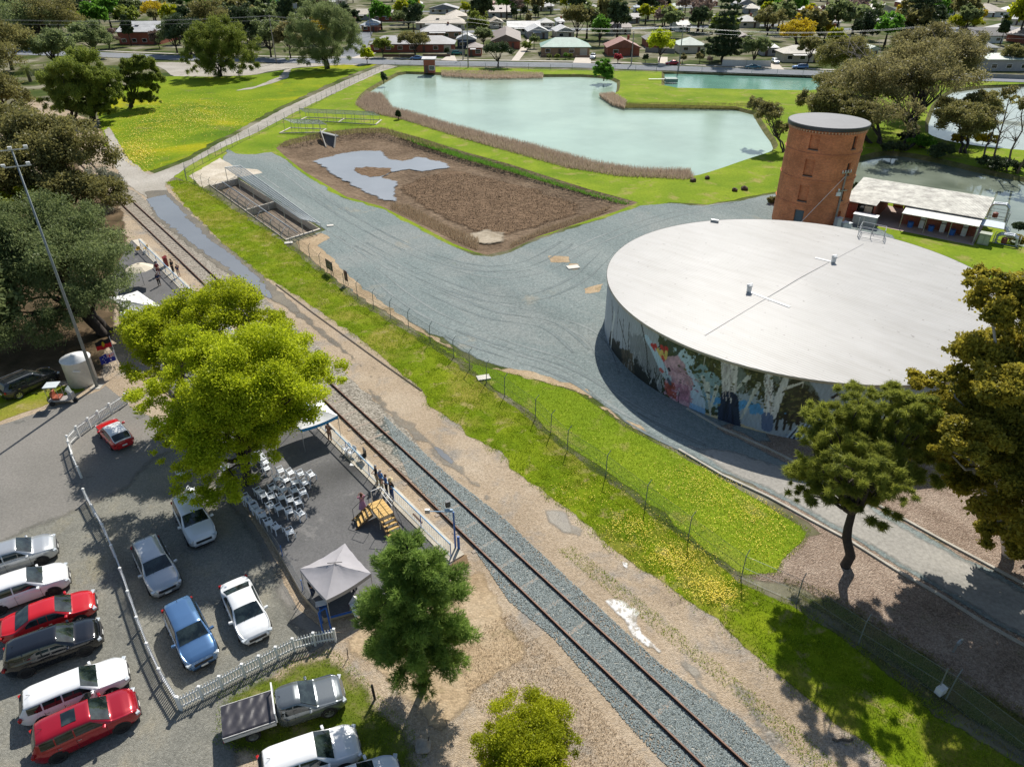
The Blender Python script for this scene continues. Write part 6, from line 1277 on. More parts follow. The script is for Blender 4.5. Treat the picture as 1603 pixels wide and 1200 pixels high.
# low blue fence on the car-park side of the platform
bf = empty('mesh_fence', gp(440, 880, 0), 0, 'low blue-posted mesh fence between the parked cars and the platform', 'fence'); bo = bf.location.copy(); bp = [(392,800),(444,876),(476,930),(505,975)]
for p in bp: q = gp(*p) - bo; MB().tube(q, q + Vector((0, 0, 1.25)), .035).build('post', BLUEP, bf)
b = MB()
for a, c in zip(bp[:-1], bp[1:]):
    A, C_ = gp(*a) - bo, gp(*c) - bo; n = int((C_ - A).length / .12)
    for z in (.15, .45, .75, 1.05, 1.2): b.tube(A + Vector((0, 0, z)), C_ + Vector((0, 0, z)), .006, n=3)
    for k in range(n): p = A.lerp(C_, k / n); b.tube(p, p + Vector((0, 0, 1.2)), .005, n=3)
b.build('wire_mesh', STEEL, bf)
# chain-link boundary fence with cranked post tops
GPOST = M('fence_post_steel', (.20, .23, .22), .6, .2)
def meshmat():
    m, N, L, B = newmat('chain_link'); B.inputs['Base Color'].default_value = (.25, .28, .27, 1); B.inputs['Roughness'].default_value = .6
    tc = N.new('ShaderNodeTexCoord'); sx = N.new('ShaderNodeSeparateXYZ'); L.new(tc.outputs['Object'], sx.inputs[0])
    h = mth(N, L, 'ADD', sx.outputs[0], mth(N, L, 'MULTIPLY', sx.outputs[1], -1.0)); outs = []
    for s in (1, -1):
        q = mth(N, L, 'ADD', mth(N, L, 'MULTIPLY', h, 1.0), mth(N, L, 'MULTIPLY', sx.outputs[2], s * 1.4)); q = mth(N, L, 'FRACT', mth(N, L, 'MULTIPLY', q, 9.0)); outs.append(mth(N, L, 'LESS_THAN', q, .07))
    a = mth(N, L, 'MAXIMUM', outs[0], outs[1]); T = N.new('ShaderNodeBsdfTransparent'); mx = N.new('ShaderNodeMixShader'); L.new(a, mx.inputs[0]); L.new(T.outputs[0], mx.inputs[1]); L.new(B.outputs[0], mx.inputs[2]); L.new(mx.outputs[0], N['Material Output'].inputs[0]); return m
CHN = meshmat()
def chain_fence(pts, label, every=3.2, h=1.9, crank=True, side=1, r0=.032, posts=None):
    P = [gp(*p) for p in pts]; r = empty('chain_link_fence', P[0], 0, label, 'fence'); o = P[0].copy(); pos = []
    for a, c in zip(P[:-1], P[1:]):
        n = max(1, round((c - a).length / every)); pos += [a.lerp(c, k / n) for k in range(n)]
    pos.append(P[-1]); proto = {}
    for i, p in enumerate(pos[:99]):
        t = (pos[min(i + 1, len(pos) - 1)] - pos[max(i - 1, 0)]).normalized(); nn_ = Vector((-t.y, t.x, 0)) * side
        if crank:
            b = MB(); b.tube((0, 0, 0), (0, 0, h), r0); b.tube((0, 0, h), (.35, 0, h + .35), r0 * .8)
        else: b = MB(); b.tube((0, 0, 0), (0, 0, h), r0)
        if not proto: proto['p'] = b.build('post', GPOST, r); q = proto['p']
        else: q = proto['p'].copy(); COL.objects.link(q); q.parent = r
        q.location = p - o; q.rotation_euler = (0, 0, math.atan2(nn_.y, nn_.x))
    b = MB(); w = MB()
    for a, c in zip(pos[:-1], pos[1:]):
        a, c = a - o, c - o; b.add([a + Vector((0, 0, .05)), c + Vector((0, 0, .05)), c + Vector((0, 0, h)), a + Vector((0, 0, h))], [(0, 1, 2, 3)])
        for z in (.06, h * .5, h): w.tube(a + Vector((0, 0, z)), c + Vector((0, 0, z)), .012, n=3, caps=False)
    b.build('wire_netting', CHN, r); w.build('strand_wire', GPOST, r); return r
chain_fence([(293,283),(330,300),(400,345),(470,394),(520,438),(560,468),(640,515),(710,560),(790,620),(838,655),(888,705),(948,745),(1010,792),(1077,843),(1160,905),(1246,943),(1343,1008),(1480,1095),(1602,1190),(1800,1330)], 'long chain-link fence with cranked posts between the railway verge and the gravel yard')
chain_fence([(292,283),(291,272),(318,257),(348,241),(372,226)], 'short dark-posted chain-link fence around the concrete apron', 2.6, 1.9, False)
chain_fence([(376,224),(420,203),(470,177),(540,137),(600,108),(640,106)], 'chain-link fence beside the gravel path to the street', 4.0, 1.8, False)
chain_fence([(642,106),(760,108),(930,111),(1060,113),(1297,121)], 'chain-link fence between the street and the ponds', 7.0, 1.8, False, r0=.05)
for i, (bp_, label, w, h, col) in enumerate([((517,429), 'wide dark brown information board on the chain-link fence', 1.7, 1.15, (.07, .045, .035)), ((543,446), 'narrow maroon notice board on the chain-link fence', .75, 1.25, (.10, .02, .035))]):
    c = gp(*bp_); r = empty('notice_board', c, math.atan2(RD.y, RD.x), label, 'sign'); MB().box((0, 0, 1.15), (w, .05, h)).build('board', M('board%d' % i, col, .6), r)
    for s in (1, -1): MB().tube((s * (w / 2 - .08), .05, 0), (s * (w / 2 - .08), .05, 1.7), .03).build('post', GPOST, r)
    b = MB(); rg_ = random.Random(i)
    for k in range(5): b.box((-.1 + rg_.uniform(-.05, .05), -.03, 1.55 - k * .16), (w * .6 * rg_.uniform(.7, 1), .008, .04))
    b.build('lettering', M('gold_letters', (.42, .33, .16), .6), r)
# mast light pole, left
lp = gp(152, 605); H_ = 20.6
r = empty('light_pole', lp, 0, 'very tall grey light pole rising beside the white water tank', 'light pole'); MB().tube((0, 0, 0), (0, 0, H_), .15, .06, 12).build('mast', M('grey_pole', (.23, .26, .27), .5, .3), r, True)
MB().box((0, 0, .02), (.9, .9, .06)).build('base_plate', CONC, r); MB().box((0, 0, H_), (2.1, .07, .07), .5).box((0, 0, H_ - 1.2), (1.8, .07, .07), .5).build('cross_arm', STEEL, r)
for k_, (x_, z_) in enumerate(((-1.0, .2), (0, .2), (1.0, .2), (-.8, -1.0), (.8, -1.0))): MB().box((x_ * .88, x_ * .48 - .15, H_ + z_), (.26, .2, .16), .5).build('floodlight', WHITE, r)
# blue post with camera arm at the platform end
c = gp(715, 884, 0); r = empty('blue_post', gp(713, 858, PH), 0, 'blue post carrying a floodlight and small arm at the platform end', 'post'); h = hgt(713, 858, 815, PH)
MB().tube((0, 0, -.4), (0, 0, 3.1), .06).build('post', BLUEP, r); MB().box((.22, -.06, .35), (.16, .12, 1.5)).build('bollard', BLUEP, r)
MB().box((-.3, .12, 3.15), (.5, .12, .12)).tube((0, 0, 3.1), (-1.6, .2, 3.0), .03).build('arm', LBLUE, r); MB().box((-.35, .25, 3.55), (.3, .2, .42), .4).build('floodlight', DARKST, r); MB().box((-1.65, .2, 3.0), (.3, .16, .3)).build('camera_head', STEEL, r)
# posts and rock near the pine
for p, label, hh, lean in (((587,1094), 'short dark timber post standing alone left of the pine', 1.15, (-.05, .02)), ((669,1165), 'thin leaning stake in the shade of the pine', .5, (.1, .1)), ((545,1030), 'thin dark stake on the bare sand beside the grey ute', .75, (.0, .1))):
    r = empty('stake', gp(*p), 0, label, 'post'); MB().tube((0, 0, -.05), (lean[0], lean[1], hh), .07 if hh > 1 else .025, n=7).build('shaft', BARKD, r)
rc_ = gp(663, 1170); bm = bmesh.new(); bmesh.ops.create_icosphere(bm, subdivisions=3, radius=.42)
for v in bm.verts: v.co *= 1 + .16 * math.sin(v.co.x * 9 + 1) * math.cos(v.co.y * 8) + .05 * math.sin(v.co.z * 21); v.co.z *= .62
me = bpy.data.meshes.new('boulder'); bm.to_mesh(me); bm.free(); me.materials.append(M('boulder_stone', (.33, .29, .24), .9, var=.3, bmp=.5)); o = bpy.data.objects.new('boulder', me); COL.objects.link(o); o.location = (rc_.x, rc_.y, .12); tag(o, 'pale boulder lying in the shadow of the pine', 'rock')
for i, (p, w) in enumerate([((1085,284), .9), ((1107,280), .8), ((1165,297), 1.0), ((1150,299), .8)]):
    rr = gp(*p); bm = bmesh.new(); bmesh.ops.create_icosphere(bm, subdivisions=2, radius=w * .6)
    for v in bm.verts: v.co *= 1 + .2 * math.sin(v.co.x * 7 + i) * math.cos(v.co.y * 6); v.co.z *= .7
    me = bpy.data.meshes.new('rock'); bm.to_mesh(me); bm.free(); me.materials.append(M('dark_rock', (.09, .055, .035), .9, var=.3)); o = bpy.data.objects.new('tree_stump', me); COL.objects.link(o); o.location = (rr.x, rr.y, .2); tag(o, ['dark stump at the tip of the reeds on the pond shore', 'dark stump just right of the reeds on the lawn', 'right one of two logs beside the sprawling shrub', 'left one of two logs beside the sprawling shrub'][i], 'stump')
for i, (p, w, l) in enumerate([((897,419), 1.0, 'square concrete pit lid in the middle of the gravel yard'), ((517,354), .6, 'small concrete lid right of the largest drying bed'), ((452,381), .7, 'pale concrete block at the lower corner of the largest drying bed'), ((757,592), .8, 'broken concrete slab on the grass strip by the fence')]):
    rr = gp(*p); o = MB().box((0, 0, .06), (w * 1.5, w, .12), .3).build('concrete_slab', M('pale_concrete', (.62, .59, .52), .85), bevel=.02); o.location = (rr.x, rr.y, .03 + i * .001); tag(o, l, 'concrete slab')
# drain head on the right bank: pole with box, bracket
c = gp(1468, 1082); r = empty('marker_post', c, .5, 'pale blue marker post with a white box at its foot on the shaded bank', 'post'); MB().tube((0, 0, 0), (.15, .1, 1.7), .035).build('post', STEEL, r); MB().box((0, -.1, .25), (.5, .35, .45)).build('box', WHITE, r)
c = gp(1492, 1020); r = empty('pipe_bracket', c, .5, 'small pale bent pipe standing in the shade near the right edge', 'pipe'); MB().path([(0, 0, 0), (0, 0, .75), (.2, 0, .9), (.42, 0, .8), (.42, 0, .55), (.15, 0, .5)], .06, 8).build('pipe', STEEL, r)
b = MB(); pts = [gp(1303 + 8 * k, 1156 + (k % 2) * 2.5, .06) for k in range(5)]; b.path(pts, .06, 6); o = b.build('fallen_branch', BARK, None, True); tag(o, 'fallen grey branch on the gravel near the bottom edge', 'branch')

# ================================================================ WATER TANK (small), CART, FLAGS
c = gp(131, 598); r = empty('rainwater_tank', c, 0, 'white cylindrical rainwater tank with a conical lid beside the light pole', 'water tank'); tr_ = 20.5 / F_PX * proj(c)[2]; th_ = hgt(131, 598, 562) + .1
MB().lathe((0, 0, 0), [(.01, 0), (tr_, 0), (tr_, th_), (tr_ + .04, th_ + .01)], 40).build('wall', M('tank_white', (.70, .71, .70), .55, var=.12, scale=1), r, True)
MB().lathe((0, 0, th_), [(tr_ + .05, -.03), (tr_ + .05, .03), (.25, .30), (.25, .42), (.01, .44)], 40).build('lid', M('tank_white_lid', (.72, .72, .70), .5), r, True)
MB().box((0, 0, 0), (.9, .04, .12)).build('inlet', WHITE, r).location = (tr_ * .35, -tr_ * .97, th_ * .72)
c = gp(101, 630); r = empty('golf_cart', c, R(8), 'small three wheeled cart with a white canopy and brown seat on the asphalt', 'cart')
SEAT = M('brown_vinyl', (.30, .075, .035), .5); MB().box((-.2, 0, .42), (1.7, .85, .14)).box((.75, 0, .65), (.35, .6, .55)).build('body', M('cart_grey', (.35, .33, .31), .5), r, bevel=.04)
MB().box((-.35, 0, .62), (.6, .75, .18)).box((-.68, 0, .95), (.14, .75, .55)).build('seat', SEAT, r, bevel=.04); MB().box((-.5, 0, 1.82), (1.1, 1.0, .08)).build('canopy', M('cart_canopy', (.55, .60, .60), .5), r, bevel=.02)
for x in (-.95, -.05):
    for s in (1, -1): MB().tube((x, .42 * s, .5), (x, .42 * s, 1.8), .02).build('canopy_post', STEEL, r)
MB().path([(.7, 0, .9), (.5, 0, 1.15), (.45, .25, 1.2), (.45, -.25, 1.2)], .025).build('handlebar', DARKST, r); MB().slab([(.72, -.35, .9), (.72, .35, .9), (.6, .35, 1.5), (.6, -.35, 1.5)], .02).build('screen', M('perspex', (.32, .36, .37), .1), r)
for x, y in ((.95, 0), (-.75, .45), (-.75, -.45)): MB().tube((x, y - .07, .22), (x, y + .07, .22), .22, n=16).build('wheel', TYRE, r)
def flag(name, label, base, top, cloth):
    b0 = gp(*base); h = hgt(*base, top) if top else 2.2; r = empty(name, b0, 0, label, 'flag'); MB().tube((0, 0, 0), (0, 0, h), .025).build('pole', WHITE, r); return r, h
def flagcloth(r, h, paintf, L_=1.7, Hf=.95, name='cloth'):
    nx, ny = 44, 24; V = []; cols = []
    for i in range(nx):
        for j in range(ny):
            u, v = i / (nx - 1), j / (ny - 1); V.append((-u * L_ * .86, -.18 * math.sin(u * 6) - .25 * u, h - .05 - v * Hf - .55 * u - .06 * math.sin(u * 9 + v * 2))); cols.append((*paintf(u, v), 1))
    m, N_, L__, B_ = newmat('flag_cloth'); va = N_.new('ShaderNodeVertexColor'); va.layer_name = 'paint'; B_.inputs['Roughness'].default_value = .8; L__.new(va.outputs[0], B_.inputs['Base Color'])
    F = [(i * ny + j, i * ny + j + 1, (i + 1) * ny + j + 1, (i + 1) * ny + j) for i in range(nx - 1) for j in range(ny - 1)]
    o = npmesh(name, V, F, m, r, smooth=True); ca = o.data.color_attributes.new('paint', 'FLOAT_COLOR', 'POINT'); ca.data.foreach_set('color', np.array(cols, np.float32).ravel()); return o
def ab(u, v):
    if (u - .5) ** 2 * 3.2 + (v - .5) ** 2 < .06: return (.75, .50, .01)
    return (.55, .01, .015) if v > .5 else (.008, .008, .008)
def au(u, v):
    if u < .5 and v < .5:
        x, y = u * 2, v * 2
        if abs(x - .5) < .07 or abs(y - .5) < .10: return (.55, .01, .02)
        if abs(x - .5) < .13 or abs(y - .5) < .18: return (.7, .7, .7)
        if abs(x - y) < .09 or abs(x + y - 1) < .09: return (.6, .05, .07) if abs(x - y) < .03 or abs(x + y - 1) < .03 else (.7, .7, .7)
        return (.01, .03, .22)
    for sx, sy, sr in ((.25, .75, .085), (.75, .18, .05), (.64, .42, .05), (.86, .38, .05), (.75, .82, .05), (.80, .55, .03)):
        if ((u - sx) * 1.8) ** 2 + (v - sy) ** 2 < sr ** 2: return (.75, .75, .75)
    return (.008, .02, .25)
r, h = flag('flag', 'red black and yellow flag on a pole right of the white rainwater tank', (183, 562), 526, None); flagcloth(r, h, ab)
r, h = flag('flag', 'blue flag with white stars and a union canton near the white rainwater tank', (189, 583), 548, None); flagcloth(r, h, au, 1.6, .9)

# ================================================================ CANOPIES
def gazebo(corners, eave, peak, label, col, valance, z0=PH, table=True, name='canopy_tent', cat='canopy'):
    Q = [gp(x, y, z0 + eave) for x, y in corners]; c = sum(Q, Vector()) / 4; r = empty(name, (c.x, c.y, z0), 0, label, cat); Q = [q - r.location for q in Q]; pk = sum(Q, Vector()) / 4; pk.z = peak
    n = 10; b = MB()
    for i in range(4):
        a, d = Q[i], Q[(i + 1) % 4]; k0 = len(b.v)
        for u in range(n + 1):
            for v in range(n + 1):
                t = v / n; e = a.lerp(d, u / n); p = e.lerp(pk, t); sag = -.13 * math.sin(math.pi * u / n) * (1 - t) - .10 * math.sin(math.pi * t) * (.5 + .5 * math.sin(math.pi * u / n)) + .015 * math.sin(u * 2.1 + v * 1.3 + i); b.v.append((p.x, p.y, p.z + sag))
        for u in range(n):
            for v in range(n): k = k0 + u * (n + 1) + v; b.f.append((k, k + n + 1, k + n + 2, k + 1))
    b.build('canopy_cloth', col, r, True); b = MB()
    for i in range(4):
        a, d = Q[i], Q[(i + 1) % 4]
        for u in range(n):
            e0, e1 = a.lerp(d, u / n), a.lerp(d, (u + 1) / n); s0, s1 = -.13 * math.sin(math.pi * u / n), -.13 * math.sin(math.pi * (u + 1) / n)
            b.add([e0 + Vector((0, 0, s0 + .01)), e1 + Vector((0, 0, s1 + .01)), e1 + Vector((0, 0, s1 - .26)), e0 + Vector((0, 0, s0 - .26))], [(0, 1, 2, 3)])
    b.build('valance', valance, r)
    for q in Q: MB().tube((q.x * .985, q.y * .985, 0), (q.x * .985, q.y * .985, q.z), .025).build('leg', STEEL, r)
    return r
GC = M('grey_canvas', (.36, .345, .36), .8, var=.07, scale=1.5); gz = gazebo([(469,890),(540,850),(581,897),(511,939)], 2.15, 2.72, 'pale grey square canopy tent at the lower end of the platform', GC, GC, z0=.15)
b = MB(); b.tube((-.45, .1, 2.66), (.0, .1, 2.72), .02); b.tube((0, .1, 2.72), (.4, .2, 2.66), .02); b.build('vent_flap', BLK, gz)
tb = empty('folding_table', gz.location + Vector((.1, -.1, 0)), .5, 'black folding table in the shade of the pale grey canopy tent', 'table'); MB().box((0, 0, .72), (1.8, .75, .05)).build('table_top', BLK, tb)
for a_, d_ in ((.8, .3), (.8, -.3), (-.8, .3), (-.8, -.3)): MB().tube((a_, d_, 0), (a_, d_, .7), .018).build('leg', STEEL, tb)
for k_, (x_, y_, c_, n_) in enumerate(((-.9, -.9, (.02, .08, .25), 'blue'), (1.0, -.7, (.5, .04, .04), 'red'))):
    q_ = empty('cool_box', gz.location + Vector((x_, y_, 0)), .3 + k_, '%s cool box on the ground under the grey canopy tent' % n_, 'cool box'); MB().box((0, 0, .2), (.62, .38, .38)).build('body', M('coolbox_' + n_, c_, .5), q_, bevel=.03); MB().box((0, 0, .42), (.64, .40, .06)).build('lid', WHITE, q_, bevel=.02)
WC = M('white_canvas', (.74, .74, .74), .7, var=.04); 
gazebo([(446,645),(504,626),(529,650),(471,672)], 2.15, 2.9, 'white canopy tent with a blue valance under the plane tree', WC, M('blue_valance', (.02, .22, .45), .7))
gazebo([(170,465),(215,455),(300,508),(262,520)], 2.3, 2.9, 'long white marquee mostly hidden under the farther plane tree', WC, WC, name='marquee', cat='marquee')
gazebo([(186,488),(225,478),(262,520),(215,530)], 2.2, 2.7, 'pale blue-white marquee next to the long one under the trees', M('pale_canvas', (.55, .62, .64), .7), WC, name='marquee', cat='marquee')
# market umbrella
c = gp(226, 446, PH); r = empty('umbrella', c, 0, 'cream garden umbrella at the far end of the platform', 'umbrella'); MB().tube((0, 0, 0), (0, 0, 2.5), .03).build('pole', STEEL, r)
b = MB(); b.lathe((0, 0, 0), [(.01, 2.6), (.8, 2.42), (1.55, 2.05)], 8); b.build('canopy', M('cream_cloth', (.62, .55, .42), .8), r)
for k in range(8): t = 2 * math.pi * k / 8; MB().tube((0, 0, 2.62), (1.55 * math.cos(t), 1.55 * math.sin(t), 2.06), .014).build('rib', M('rib_wood', (.3, .24, .17), .6), r)
# big white board leaning by the tent
Q = [gp(547,945,.9), gp(590,920,1.0), gp(598,938,.35), gp(557,968,.3)]; c = (Q[0] + Q[2]) / 2; c.z = 0; r = empty('banner_board', c, 0, 'white corrugated sheet propped on a frame beside the grey canopy tent', 'board'); b = MB(); n = 16; Q = [q - c for q in Q]
for i in range(n + 1):
    for j in range(5): p = Q[0].lerp(Q[1], i / n).lerp(Q[3].lerp(Q[2], i / n), j / 4); b.v.append((p.x, p.y, p.z + .02 * math.sin(j * 2)))
b.f = [(i * 5 + j, i * 5 + j + 1, (i + 1) * 5 + j + 1, (i + 1) * 5 + j) for i in range(n) for j in range(4)]; o = b.build('sheet', M('white_sheet', (.66, .68, .72), .35, .2), r, True); sm = o.modifiers.new('thick', 'SOLIDIFY'); sm.thickness = .03
for q in Q: MB().tube((q.x, q.y, 0), (q.x, q.y, q.z), .02).build('leg', STEEL, r)
c = gp(511, 985); r = empty('blue_gate', c, .35, 'blue tubular gate frame lying between the canopy tent and picket fence', 'gate'); MB().path([(-.2, -.3, .05), (-.25, .6, .9), (.2, .7, 1.0), (.25, -.2, .1), (-.2, -.3, .05)], .05).build('frame', BLUEP, r); MB().box((1.0, .4, .45), (1.6, .12, .06)).build('bar', BLUEP, r)

# ================================================================ PODIUM STEPS
c = gp(598, 812, PH); dirp = (gp(612, 828, PH) - gp(582, 790, PH)).normalized(); r = empty('podium_steps', c, math.atan2(dirp.y, dirp.x), 'yellow timber podium with steps on two sides and thin hand rails', 'podium')
YT = M('yellow_timber', (.58, .36, .10), .65, var=.18, scale=2); PHt = .95
b = MB()
for k in range(6): b.box((-.72 + .29 * k, 0, PHt), (.27, 1.05, .05))
b.build('deck', YT, r); b = MB()
for s in (1, -1): b.box((0, s * .52, PHt - .08), (1.76, .05, .14))
for x in (-.86, .86): b.box((x, 0, PHt - .08), (.05, 1.0, .14))
for x in (-.84, .84):
    for s in (.5, -.5): b.tube((x, s, 0), (x, s, PHt - .1), .03)
b.build('frame', M('pale_timber', (.60, .50, .36), .7), r)
def stairs(x0, y0, ang, name):
    e = empty(name, (0, 0, 0)); e.parent = r; e.location = (x0, y0, 0); e.rotation_euler = (0, 0, ang)
    for k in range(4): MB().box((.16 + .27 * k, 0, PHt - .19 * (k + 1)), (.26, .95, .04)).build('tread', YT, e)
    for s in (.5, -.5): MB().slab([(.0, s, PHt - .22), (1.2, s, .0), (1.35, s, .0), (.05, s, PHt)], .04).build('stringer', M('dark_stringer', (.16, .10, .05), .7), e)
    b = MB()
    for s in (.52, -.52): b.path([(0, s, PHt), (0, s, PHt + .9), (1.15, s, .95), (1.15, s, .02)], .018)
    b.build('hand_rail', DARKST, e)
stairs(.88, 0, 0, 'front_steps'); stairs(-.3, -.55, R(-100), 'side_steps')
b = MB(); b.path([(-.85, .52, PHt), (-.85, .52, PHt + 1.0), (.85, .52, PHt + 1.0), (.85, .52, PHt)], .03); b.path([(-.85, .52, PHt + .5), (.85, .52, PHt + .5)], .025); b.path([(-.85, .52, PHt + 1.0), (-.85, -.2, PHt + 1.0), (-.85, -.2, PHt)], .03); b.build('guard_rail', WHITE, r)

# ================================================================ CHAIRS
PLW = M('white_plastic', (.74, .77, .80), .4, var=.04)
def make_chair():
    r = empty('plastic_chair'); b = MB(); w = .235
    b.slab([(-w, -.22, .43), (w, -.25, .44), (w * .98, .25, .44), (-w, .22, .43)][::1], .025); b.build('seat', PLW, r, bevel=.01)
    b = MB(); b.slab([(-.24, -.22, .50), (-.24, .22, .50), (-.31, .21, .82), (-.31, -.21, .82)], .02)
    b.path([(-.24, -.23, .44), (-.31, -.22, .78), (-.32, -.12, .84), (-.32, .12, .84), (-.31, .22, .78), (-.24, .23, .44)], .024, 6); b.build('backrest', PLW, r)
    for s in (1, -1):
        MB().path([(-.28, s * .25, .62), (.18, s * .29, .66), (.22, s * .27, .44)], .026, 6).build('armrest', PLW, r)
        for x, xx in ((.22, .27), (-.22, -.28)): MB().box((0, 0, 0), (.055, .045, .44)).build('leg', PLW, r).location = ((x + xx) / 2, s * .255, .21)
    return r
rows = {'A': [(110,665),(165,710),(215,765),(250,815),(305,870),(385,960),(470,1010),(630,1065)], 'B': [(265,590),(320,635),(405,765),(505,785),(625,825),(755,850)], 'C': [(412,650),(535,660),(630,690),(725,715)],
        'D': [(430,550),(550,565),(685,580),(785,605)], 'E': [(485,440),(580,455),(690,480),(805,490)], 'F': [(520,345),(635,370),(755,385),(878,395)], 'G': [(285,165),(305,200),(340,250),(355,320)], 'H': [(125,190),(130,245)]}
rown = {'A': 'back row nearest the parked cars', 'B': 'second row from the parked cars', 'C': 'short third row of seats', 'D': 'fourth row of seats', 'E': 'fifth row of seats', 'F': 'front row nearest the blue-trimmed tent', 'G': 'file just right of the tree trunk', 'H': 'pair just left of the tree trunk'}
ordn = ['first', 'second', 'third', 'fourth', 'fifth', 'sixth', 'seventh', 'eighth']
ch0 = make_chair(); first = True; rng = random.Random(8)
def place_chair(p, ang, label, group='white plastic chairs set out on the platform'):
    global first
    o = ch0 if first else copy_tree(ch0); first = False; o.location = p; o.rotation_euler = (0, 0, ang); tag(o, label, 'chair', group)
for k_, L_ in rows.items():
    for i, (x, y) in enumerate(L_):
        px_, py_ = 370 + x * .13333, 690 + y * .13333; p = gp(px_, py_, PH + .45); p.z = PH
        place_chair(p, math.atan2(RN.y, RN.x) + rng.uniform(-.22, .22), 'white plastic chair, %s from the left in the %s' % (ordn[i], rown[k_]) if k_ not in 'GH' else 'white plastic chair, %s from the top in the %s' % (ordn[i], rown[k_]))
for i, (x, y) in enumerate([(282,737),(297,762),(353,733),(337,707)]):
    p = gp(x, y, PH + .4); p.z = .05 if i < 2 else PH; place_chair(p, .8 + i * .5, ['white plastic chair farthest left under the plane tree crown', 'white plastic chair under the tree above the half hidden car', 'white plastic chair deep in shade left of the trunk', 'highest white plastic chair glimpsed through the plane tree crown'][i])
for i, (x, y) in enumerate([(542,702),(550.5,707)]):
    p = gp(x, y, PH + .45); p.z = PH; place_chair(p, math.atan2(-RN.y, -RN.x) + .2 * i, ['white chair against the platform fence, nearer the blue-trimmed tent', 'white chair against the platform fence, beside the black folding chair'][i])
for i, (x, y) in enumerate([(216,391),(228,389)]):
    p = gp(x, y, PH + .4); p.z = PH; r = empty('yellow_chair', p, 2.4 + i * .4, ['yellow chair at the far end of the platform, left one', 'yellow chair at the far end of the platform, right one'][i], 'chair', 'yellow chairs at the far platform end'); YM = M('yellow_plastic', (.62, .38, .04), .5)
    MB().box((0, 0, .44), (.45, .45, .04)).build('seat', YM, r); MB().box((-.22, 0, .70), (.04, .45, .4)).build('backrest', YM, r)
    for a, d in ((.2, .2), (.2, -.2), (-.2, .2), (-.2, -.2)): MB().tube((a, d, 0), (a, d, .43), .018).build('leg', STEEL, r)
c = gp(567, 722, PH); r = empty('folding_chair', c, -2.6, 'black folding chair with a bag against the platform fence', 'chair'); MB().box((0, 0, .45), (.5, .55, .08)).build('seat', BLK, r); MB().box((-.28, 0, .8), (.08, .55, .6)).build('backrest', BLK, r)
for a, d in ((.22, .25), (.22, -.25), (-.25, .25), (-.25, -.25)): MB().tube((a, d, 0), (a * .7, d, .45), .02).build('leg', BLK, r)
o = MB().box((0, 0, .02), (.4, .3, .02)).build('paper_sheet', WHITE); q = gp(552, 727, PH); o.location = (q.x, q.y, PH); tag(o, 'white sheet of paper on the platform by the black folding chair', 'paper')
c = gp(227, 397, PH); r = empty('bucket', c, 0, 'white bucket between the yellow chairs and the fence', 'bucket'); MB().lathe((0, 0, 0), [(.01, 0), (.16, 0), (.19, .36), (.17, .35), (.15, .02)], 16).build('pail', WHITE, r)
c = gp(261, 417, PH); r = empty('lectern', c, fang, 'dark red lectern beside the fence at the far end of the platform', 'lectern'); RDm = M('maroon_timber', (.22, .02, .02), .5); MB().box((0, 0, .55), (.55, .4, 1.1)).build('body', RDm, r); MB().slab([(-.33, -.25, 1.1), (.33, -.25, 1.1), (.33, .25, 1.28), (-.33, .25, 1.28)], .04).build('top', RDm, r)

